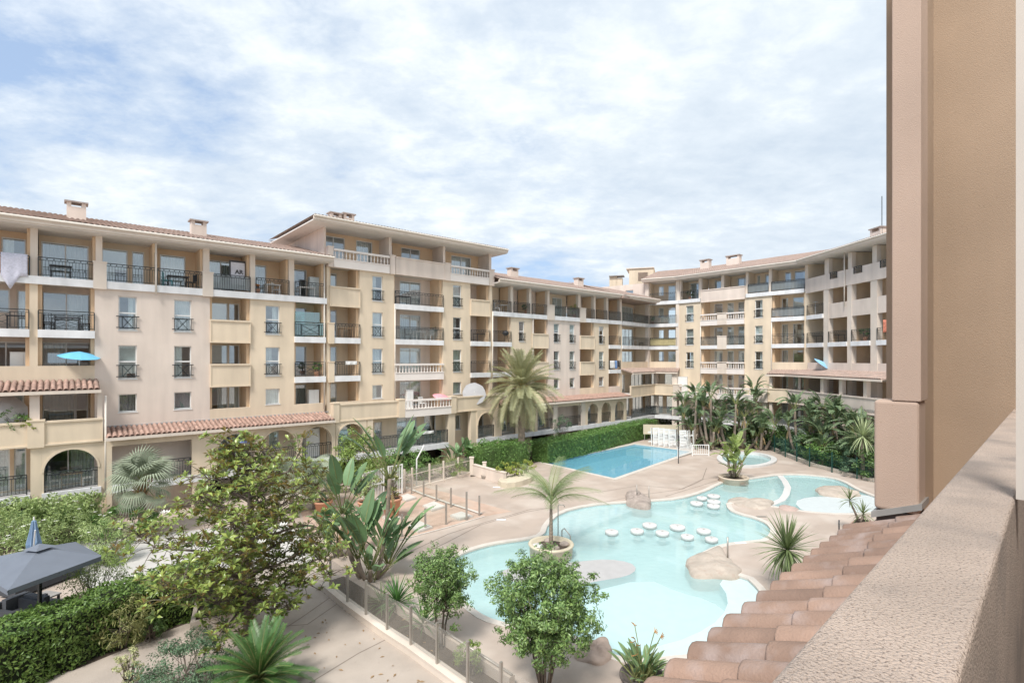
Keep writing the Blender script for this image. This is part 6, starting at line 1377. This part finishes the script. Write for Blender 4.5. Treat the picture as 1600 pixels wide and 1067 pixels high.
for j, (z, r) in enumerate([(.95, .20), (1.4, .22), (zt-.45, .13), (zt-.05, .07), (zt, .02)]):
    for k_ in range(16): a = k_*math.pi/8; rr = r*(1.15 if k_ % 2 else .72); V.append((rr*math.cos(a), rr*math.sin(a), z))
for j in range(4):
    for k_ in range(16): F.append((j*16+k_, j*16+(k_+1) % 16, (j+1)*16+(k_+1) % 16, (j+1)*16+k_))
part(q.add(V, F), 'folded_canopy', PARB, e); part(MB().tube([(0, 0, 0), (0, 0, zt+.12)], .025, 6), 'pole', WHITEMETAL, e); part(MB().bar((.05, -.1, 1.0), (.28, -.25, 2.0), .04), 'crank_arm', WHITEMETAL, e)
LN = mat('lounge_grey', (.055, .058, .065), .85, .1, 4); LNC = mat('lounge_cushion', (.085, .09, .10), .9, .08, 4)
def sofa(label, c, rz, L, d=.85):
    e = thing('lounge_sofa', label, 'sofa', (c.x, c.y, 0), rz); part(boxes([(0, L, 0, d, .08, .36), (0, L, d-.12, d, .36, .80), (0, .14, 0, d-.12, .36, .6), (L-.14, L, 0, d-.12, .36, .6)]), 'frame', LN, e)
    n = max(1, int((L-.28)/.75)); w_ = (L-.28)/n
    for i in range(n):
        o = part(MB().box(.14+w_*i+.01, .14+w_*(i+1)-.01, .02, d-.3, .36, .48), 'seat_cushion', LNC, e); o = part(MB().box(.14+w_*i+.02, .14+w_*(i+1)-.02, d-.3, d-.12, .40, .88), 'back_cushion', LNC, e)
    return e
al = math.atan2((q2-q3).y, (q2-q3).x)
sofa('dark grey lounge sofa with cushions under the grey parasol, the rear one', G(24, 938), al, 2.3); sofa('short dark lounge seat at the right end under the grey parasol', G(112, 960, .0), al+1.57, 1.2)
p = G(40, 965); e = thing('lounge_table', 'dark grey low table with a pale top in front of the lounge sofa', 'table', (p.x, p.y, 0), al); part(MB().box(0, 1.1, 0, .7, .32, .37), 'table_top', CONC, e); [part(MB().box(x, x+.06, y, y+.06, 0, .32), 'leg', LN, e) for x in (.03, 1.01) for y in (.03, .61)]
p = G(18, 988); sofa('dark lounge armchair with a light grey seat nearest to the dark hedge', p, al+math.pi*.0, .95, .8)
solo(MB().lathe([(.18, 0), (.26, .35), (.28, .38), (.24, .38), (.2, .3), (0, .3)], 16), 'red_pot', mat('red_pot', (.32, .09, .05), .6, .1), 'small red-brown pot at the left edge beside the lounge seats', 'pot', Matrix.Translation(G(-4, 972)), smooth=True)
# mesh screen with reed mat under the left arch
a = A.M @ Vector((ua(66, -1.7), -1.7, 0)); b = A.M @ Vector((ua(158, -1.7), -1.7, 0)); L = (b-a).length
e = thing('reed_screen', 'tan reed screen behind a wire mesh under the left arch', 'screen', (a.x, a.y, 0), math.atan2(A.d.y, A.d.x)); part(MB().box(.05, L-.05, .05, .09, .1, 1.55), 'reed_mat', mat('reed', (.55, .42, .32), .95, .2, 30, streak=.2), e)
q = MB()
for i in range(int(L/.1)): q.box(.05+i*.1, .058+i*.1, 0, .008, .1, 1.6)
for i in range(8): q.box(.05, L-.05, .009, .016, .12+i*.2, .128+i*.2)
part(q, 'wire_mesh', IRON, e); part(boxes([(0, .05, -.02, .03, 0, 1.65), (L-.05, L, -.02, .03, 0, 1.65), (.05, L-.05, -.02, .05, 1.6, 1.66)]), 'frame', TRIM, e)
# stacked white loungers
def lounger(label, c, rz, lean, n):
    e = thing('sun_lounger', label, 'sun lounger', (c.x, c.y, 0), rz, 'white plastic loungers stacked upright'); hh = 1.75; M = WM[e.name] @ Matrix.Rotation(-lean, 4, 'X')
    part(boxes([(-.33, -.27, -.03, .03, 0, hh), (.27, .33, -.03, .03, 0, hh), (-.27, .27, -.03, .03, hh-.08, hh), (-.27, .27, -.03, .03, .05, .12)]), 'frame', WHITEMETAL, e, M)
    for i in range(11): part(MB().box(-.27, .27, -.01, .012, .17+i*.14, .27+i*.14), 'slat', WHITEMETAL, e, M)
    for sx in (-1, 1): part(MB().box(sx*.3-.03, sx*.3+.03, .03, .34, .35, .41), 'leg', WHITEMETAL, e, M); part(MB().box(sx*.3-.03, sx*.3+.03, .03, .34, 1.25, 1.31), 'leg', WHITEMETAL, e, M)
    return e
for i, (x, y, rz, lean, lab) in enumerate([(1019,695,1.2,.05,'upright white lounger at the left end of the stack, seen edge-on'),(1026,696,.1,.12,'upright white lounger second from the left end of the stack'),(1034,697,.05,.10,'upright white lounger third from the left with flat slats facing'),(1042,698,.0,.10,'upright white lounger fourth from the left in the stack'),(1050,699,.15,.06,'white lounger in the middle of the stack, tallest looking'),(1058,699,1.0,.05,'white lounger turned sideways just right of the middle'),(1068,701,.0,.12,'white lounger to the right of the turned one with a gap below'),(1077,701,.9,.04,'white lounger second from the right end, turned edge-on'),(1085,701,1.0,.04,'white lounger at the right end of the stack')]):
    lounger(lab, G(x, y), rz, lean, i)
p = G(1020, 692); e = thing('folding_table', 'long pale table top leaning behind the stacked loungers', 'table', (p.x, p.y+1.4, 0), -.12); part(MB().box(-.6, 3.4, 0, .06, .7, 1.7), 'table_top', mat('table_beige', (.62, .56, .42), .7, .05), e); part(boxes([(-.5, -.44, -.02, 0, 0, .7), (3.2, 3.26, -.02, 0, 0, .7)]), 'legs', STEEL, e)
p = G(1060, 724); q = thing('safety_post', 'dark slim post at the right corner of the blue pool', 'post', tuple(p)); part(MB().tube([(0, 0, 0), (0, 0, 3.1)], .035, 6), 'pole', IRON, q)
for (a, b, lab) in ((G(1081, 712), G(1108, 712), 'low white barred barrier right of the blue pool'), (G(1059, 716), G(1081, 709), 'low white barred barrier at the right corner of the blue pool')):
    bars_panel(lab, a, b, 1.0, WHITEMETAL, name='barrier', cat='barrier', mid=False, step=.16, w=.025, group='white barriers by the blue pool')
# green mesh fence on a kerb
GREEN = mat('fence_green', (.015, .07, .055), .5, .05); GMESH = glassmat('green_mesh', (.60, .72, .68), .3, .03, .3)
GP = [(1128,695),(1150,696),(1172,697),(1195,700),(1210,706),(1227,714),(1245,721),(1265,729),(1300,738),(1339,748),(1385,760)]
g_ = thing('mesh_fence', 'dark green mesh fence with slim posts in front of the thicket on the right', 'fence', tuple(G(1195, 700)))
for i in range(len(GP)-1):
    a, b = G(*GP[i]), G(*GP[i+1]); L = (b-a).xy.length; M = Matrix.Translation((a.x, a.y, 0)) @ Matrix.Rotation(math.atan2((b-a).y, (b-a).x), 4, 'Z')
    part(MB().box(-.035, .035, -.035, .035, 0, 1.55), 'post', GREEN, g_, M)
    part(MB().box(0, L, .25, .55, 0, .22), 'kerb', TRIM, g_, M)
    q = MB()
    for j in range(int(L/.12)): q.box(.04+j*.12, .05+j*.12, -.005, .005, .08, 1.42)
    for j in range(7): q.box(.035, L-.035, .006, .014, .1+j*.21, .112+j*.21)
    part(q, 'wire_mesh', GREEN, g_, M)
# ---------------- things on the balconies
def onb(seg, px, y, F, rz=0.0): return seg.M @ Matrix.Translation((seg.U(px, y), y, F)) @ Matrix.Rotation(rz, 4, 'Z')
def sunshade(label, M, r, col, h, tilt=(0, 0), n=8, pole=True, name='parasol', k=.30):
    e = thing(name, label, 'parasol', M.translation, 0); T = WM[e.name] @ Matrix.Translation((0, 0, h)) @ Matrix.Rotation(tilt[0], 4, 'X') @ Matrix.Rotation(tilt[1], 4, 'Y')
    mb = MB(); V = [(0, 0, r*k)]; F = []
    for j, (f_, z) in enumerate([(.5, k*.62), (1, 0)]):
        for k_ in range(n*2): a = k_*math.pi/n; rr = r*f_*(1 if k_ % 2 == 0 else .965); V.append((rr*math.cos(a), rr*math.sin(a), r*z))
    m_ = n*2; F += [(0, 1+k_, 1+(k_+1) % m_) for k_ in range(m_)]+[(1+k_, 1+m_+k_, 1+m_+(k_+1) % m_, 1+(k_+1) % m_) for k_ in range(m_)]
    part(mb.add(V, F), 'canopy', col, e, T)
    for k_ in range(n): a = k_*2*math.pi/n; part(MB().bar((0, 0, r*k*.86), (r*math.cos(a)*.97, r*math.sin(a)*.97, -.02), .015), 'rib', WHITEMETAL, e, T)
    if pole: part(MB().tube([(0, 0, 0), (T.translation-Vector(M.translation)+Vector((0, 0, r*.2)))], .022, 6), 'pole', WHITEMETAL, e)
    return e
cyan = mat('parasol_cyan', (.16, .50, .72), .8, .05, 3); viol = mat('parasol_violet_blue', (.22, .30, .58), .8, .06, 3); greyw = mat('parasol_offwhite', (.58, .57, .56), .85, .05, 3); rose = mat('parasol_rose', (.78, .34, .38), .85, .25, 9)
F_ = FL
sunshade('bright blue parasol poking out of the third-floor loggia on the left', onb(A, 124, .1, F_[3]), .92, cyan, 1.35, (.10, .18))
sunshade('violet-blue parasol under the first arch of the arcade', onb(A, 368, -.7, F_[1]), 1.0, viol, 1.55, (-.2, .1))
sunshade('big off-white parasol tipped on its side on the terrace behind the date palm', onb(A, 741, -.9, F_[2]), 1.0, mat('parasol_grey_white', (.42, .42, .43), .85, .05, 3), 1.0, (1.15, .2), k=.08)
sunshade('rose patterned folded-over parasol above the white balustrade', onb(A, 690, -.5, F_[2]), .75, rose, .85, (.2, .25))
sunshade('light blue parasol tilted over the parapet of the right wing', onb(Rw, 1284, -.2, F_[3]), .8, mat('parasol_sky', (.28, .55, .80), .8, .05), .75, (.5, .5))
sunshade('white tilted parasol at the left edge on the second-floor terrace', onb(A, 2, -.5, F_[2]), 1.0, greyw, 1.3, (.9, .8))
sunshade('folded pale parasol on the right wing, fifth floor', onb(Rw, 1274, .5, F_[5]), .25, greyw, 1.3, (0, 0))
def chair(label, M, m, group=None):
    e = thing('garden_chair', label, 'chair', M.translation, M.to_euler().z, group)
    part(MB().box(-.24, .24, -.24, .24, .42, .46), 'seat', m, e)
    q = MB()
    for i in range(5): q.box(-.22+i*.1, -.16+i*.1, .22, .25, .5, .88)
    q.box(-.24, .24, .215, .255, .86, .92); part(q, 'backrest', m, e)
    for sx in (-1, 1):
        for sy in (-1, 1): part(MB().box(sx*.21-.02, sx*.21+.02, sy*.21-.02, sy*.21+.02, 0, .42), 'leg', m, e)
    return e
def table(label, M, m, w=.9, d=.7, h=.74, group=None):
    e = thing('garden_table', label, 'table', M.translation, M.to_euler().z, group); part(MB().box(-w/2, w/2, -d/2, d/2, h-.04, h), 'table_top', m, e)
    for sx in (-1, 1):
        for sy in (-1, 1): part(MB().box(sx*(w/2-.06)-.02, sx*(w/2-.06)+.02, sy*(d/2-.06)-.02, sy*(d/2-.06)+.02, 0, h-.04), 'leg', m, e)
    return e
def cabinet(label, M, m=None, w=.7, d=.4, h=1.6):
    e = thing('balcony_cabinet', label, 'cabinet', M.translation, M.to_euler().z); m = m or FRAME; part(MB().box(-w/2, w/2, -d/2, d/2, .04, h), 'cabinet_body', m, e)
    for s_ in (-1, 1): o = part(MB().box(min(0, s_*w/2)+.01, max(0, s_*w/2)-.01, -d/2-.02, -d/2-.002, .08, h-.04), 'door', m, e)
    part(MB().box(-w/2-.02, w/2+.02, -d/2-.03, d/2, h, h+.03), 'lid', m, e); return e
cabinet('white cabinet on the third-floor loggia at the far left', onb(A, 37, .9, F_[3]), h=1.55, w=1.0); cabinet('white storage cabinet on the second-floor loggia beside the tallest block', onb(A, 489, .6, F_[2]), h=1.75)
cabinet('grey cabinet on the top loggia left of the tallest block', onb(A, 490, .9, F_[5]), h=1.5, m=mat('pale_blue_grey', (.50, .55, .56), .6)); cabinet('slim white cabinet behind the lower white balustrade', onb(A, 639, .2, F_[2]), w=.55, h=1.45)
cabinet('white cupboard seen through the third arch of the arcade', onb(A, 487, -.35, F_[1]), h=1.9, w=.9); cabinet('white covered cabinet on the far wing terrace right of the concave corner', onb(K2, 1066, -.6, F_[2]), h=1.8, w=1.2)
DKC = mat('dark_plastic', (.05, .05, .055), .5, .05); WD = mat('wood_teak', (.42, .28, .17), .7, .15, 8); GRN = mat('garden_green', (.04, .10, .07), .5, .05)
T_ = [('dark table on the top loggia behind the wavy railing, second bay', A, 95, .7, 5, DKC), ('dark table and bench on the top loggia in the fourth bay', A, 278, .7, 5, DKC), ('pale table on the top loggia next to the white lettered board', A, 425, .7, 5, WHITEMETAL), ('white table with cloth in the last top loggia before the tallest block', A, 478, .6, 5, WHITEMETAL),
      ('dark table in the fourth-floor loggia at the left', A, 28, .8, 4, DKC), ('dark wicker table in the fourth-floor loggia left of the pink wall', A, 105, .8, 4, DKC), ('wooden table behind the fourth-floor railing of the tallest block', A, 540, .7, 4, WD), ('dark table in the fifth-floor loggia of the tallest block', A, 630, .8, 5, DKC), ('table in the wide fourth-floor loggia of the tallest block', A, 655, .8, 4, WHITEMETAL),
      ('green table with white cloth on the ground-floor terrace of the tallest block', A, 665, -.6, 1, GRN), ('small wooden table under the left arch', A, 112, -.5, 1, WD), ('dark table on the fourth floor right of the date palm crown', A, 750, .7, 4, DKC), ('white table at the first top bay right of the tallest block', A, 785, .7, 5, WHITEMETAL),
      ('table behind the fourth-floor railing in the far corner', K1, 990, .9, 4, WHITEMETAL), ('green table on the fourth floor of the far corner', K2, 1040, .9, 5, GRN), ('dark table on the fourth floor of the right wing', Rw, 1275, .8, 4, DKC), ('dark table with bright cloth on the right wing, second bay', Rw, 1310, .8, 4, DKC), ('black table in the second-floor loggia above the left arch', A, 95, -.4, 2, DKC)]
for i, (lab, sg, px, y, fl, m) in enumerate(T_):
    table(lab, onb(sg, px, y, F_[fl]), m, w=1.1 if i % 2 else .9)
C_ = [('white chair left of the small wooden table under the left arch', A, 86, -.5, 1, FRAME, 1.4), ('white chair right of the small wooden table under the left arch', A, 136, -.6, 1, FRAME, -1.4), ('dark wicker chair at the left of the fourth-floor loggia', A, 74, .7, 4, DKC, 1.3), ('dark wicker chair at the right of the fourth-floor loggia', A, 135, .8, 4, DKC, -1.3), ('green chair left of the cloth-covered table on the ground terrace', A, 650, -.7, 1, GRN, 1.4), ('green chair right of the cloth-covered table on the ground terrace', A, 682, -.7, 1, GRN, -1.4),
      ('white chair behind the lower white balustrade', A, 660, -.3, 2, FRAME, .2), ('dark chair in the fourth-floor loggia of the tallest block', A, 637, .7, 4, DKC, 1.2), ('pale chair in the fourth-floor loggia of the tallest block', A, 672, .7, 4, FRAME, -1.2), ('white deck chair in the last top loggia bay', A, 432, .9, 5, FRAME, 1.0), ('teal chair left of the dark bench on the top loggia', A, 262, .7, 5, mat('teal_plastic', (.12, .40, .45), .5), 1.3), ('dark chair right of the dark bench on the top loggia', A, 298, .7, 5, DKC, -1.3),
      ('dark chair on the fourth floor behind the railing in the far corner', K1, 1002, .9, 4, DKC, -1.2), ('white chair at the first top bay right of the tallest block', A, 776, .7, 5, FRAME, 1.2)]
for (lab, sg, px, y, fl, m, rz) in C_: chair(lab, onb(sg, px, y, F_[fl], rz), m)
def cloth(name, label, cat, seg, px0, px1, y, z1, z0, m, shape='rect', seed=1):
    k = random.Random(seed); u0, u1 = seg.U(px0, y), seg.U(px1, y); n = 14; V = []; F = []
    for j in range(6):
        for i in range(n+1):
            t = i/n; s_ = j/5; zb = z0 if shape == 'rect' else z1-(z1-z0)*(.62+.38*max(0, 1-abs(t-.35)/.35) if t < .7 else .62+.0)
            V.append((u0+(u1-u0)*t, y-.02+.035*math.sin(t*13+seed+s_)*s_, z1+(zb-z1)*s_))
    for j in range(5):
        for i in range(n): F.append((j*(n+1)+i, (j+1)*(n+1)+i, (j+1)*(n+1)+i+1, j*(n+1)+i+1))
    o = solo(MB().add(V, F), name, m, label, cat, seg.M, smooth=True); md = o.modifiers.new('s', 'SOLIDIFY'); md.thickness = .01; return o
LAV = mat('sheet_lavender', (.66, .66, .76), .9, .12, 14)
cloth('bed_sheet', 'pale lavender patterned sheet hung over the top-floor railing at the left edge', 'sheet', A, 1, 43, -.2, F_[5]+1.05, F_[5]-.75, LAV, 'point')
cloth('towel', 'white towel drying on the third-floor railing near the far corner', 'laundry', A, 953, 960, -.13, F_[3]+1.0, F_[3]+.15, FRAME, seed=3); cloth('towel', 'blue towel drying beside the white one near the far corner', 'laundry', A, 960.5, 964, -.13, F_[3]+1.0, F_[3]+.1, mat('cloth_blue', (.18, .30, .55), .9), seed=4); cloth('towel', 'dark shirt at the right end of the laundry near the far corner', 'laundry', A, 964.5, 967.5, -.13, F_[3]+1.0, F_[3]+.3, DKC, seed=5)
cloth('towel', 'white laundry on the third-floor railing of the tallest block', 'laundry', A, 540, 558, -.12, F_[3]+1.05, F_[3]+.8, FRAME, seed=6); cloth('tablecloth', 'white cloth over the green table rail on the ground terrace', 'cloth', A, 657, 678, -1.32, F_[1]+1.06, F_[1]+.85, FRAME, seed=7)
cloth('towel', 'orange and pink towel at the right end of the right wing, fourth floor', 'laundry', Rw, 1380, 1386, -.1, F_[4]+1.6, F_[4]+.6, mat('cloth_orange', (.70, .25, .16), .9, .3, 6), seed=8)
# lettered white board on the top loggia
e = thing('lettered_board', 'white board with black letters leaning on a dark frame in the top loggia', 'board', onb(A, 372, .6, F_[5]).translation, math.atan2(A.d.y, A.d.x)); part(MB().box(-.5, .5, 0, .05, .25, 2.05), 'frame', DKC, e); part(MB().box(-.42, .38, -.03, -.005, .55, 1.93), 'panel', mat('board_lilac', (.70, .70, .76), .7), e)
tcv = bpy.data.curves.new('lettering', 'FONT'); tcv.body = 'AR'; tcv.size = .36; tcv.extrude = .004; tcv.align_x = 'CENTER'; tcv.offset = .014; tcv.materials.append(DKC); to = bpy.data.objects.new('tmp_text', tcv); COL.objects.link(to); lm = bpy.data.meshes.new_from_object(to); bpy.data.objects.remove(to); lm.name = 'lettering'
put('lettering', lm, e, WM[e.name] @ Matrix.Translation((.05, -.036, 1.22)) @ Matrix.Rotation(R(90), 4, 'X'))
# balcony plants
for i, (sg, px, y, fl, r, m, lab) in enumerate([(A, 22, -1.0, 2, .62, L_HEDGE, 'leafy plants spilling over the second-floor parapet at the left edge'), (A, 40, -1.05, 2, .4, L_YEL, 'bright bush with pale leaves on the left parapet next to the pedestal'), (A, 684, .9, 4, .5, L_DARK, 'dark climbing plant at the right of the wide fourth-floor loggia'), (A, 495, .4, 3, .35, L_HEDGE, 'green plant on the third floor left of the tallest block'), (A, 897, .4, 5, .6, L_YEL, 'yellow-green plant on the top loggia in front of the far arches'), (K2, 1020, .5, 5, .35, L_HEDGE, 'small plant beside the corner column, fifth floor'), (Fw, 1078, .6, 6, .45, L_DARK, 'dark plant on the top floor of the far wing left end'), (A, 822, .5, 5, .4, L_BLUE, 'blue-green plant at the top loggia column right of the tallest block'), (Rw, 1352, .3, 4, .5, L_DARK, 'dark red potted plant on the right wing, fourth floor'), (Fw, 1118, .3, 6, .35, L_DARK, 'small flowering plants on the top parapet of the far wing'), (A, 402, .5, 5, .2, FLO, 'small orange flowering plant in the top loggia')]):
    M = onb(sg, px, y, F_[fl]); e = bush('balcony_plant', lab, 'plant', M.translation+Vector((0, 0, .35)), (r, r*.8, r*.9), m, n=420, leaf=.11, seed=200+i, clumps=22, stems=2, group='potted plants on the balconies')
    e2 = thing('plant_pot', 'pot under the ' + lab.split(' on ')[0].split(' at ')[0] + ', ' + ['second floor, left edge', 'next to the left pedestal', 'fourth floor of the tallest block', 'third floor left of the tallest block', 'top loggia near the far corner', 'corner column, fifth floor', 'top floor of the far wing', 'top loggia right of the tallest block', 'right wing, fourth floor', 'top parapet of the far wing', 'beside the lettered board'][i], 'pot', M.translation); part(MB().lathe([(.12, 0), (.18, .3), (.2, .34), (.16, .34), (0, .32)], 12), 'pot_body', TERRA, e2, smooth=True)
# barbecue kettle
M = onb(A, 790, .3, F_[4]); e = thing('kettle_grill', 'black kettle barbecue behind the fourth-floor railing right of the tallest block', 'barbecue', M.translation); part(MB().lathe([(0, .62), (.2, .66), (.28, .8), (.29, .84), (.26, .98), (.14, 1.07), (0, 1.1)], 16), 'kettle', DKC, e, smooth=True); [part(MB().bar((0.12*math.cos(a), .12*math.sin(a), .68), (.3*math.cos(a), .3*math.sin(a), 0), .025), 'leg', DKC, e) for a in (0, 2.1, 4.2)]
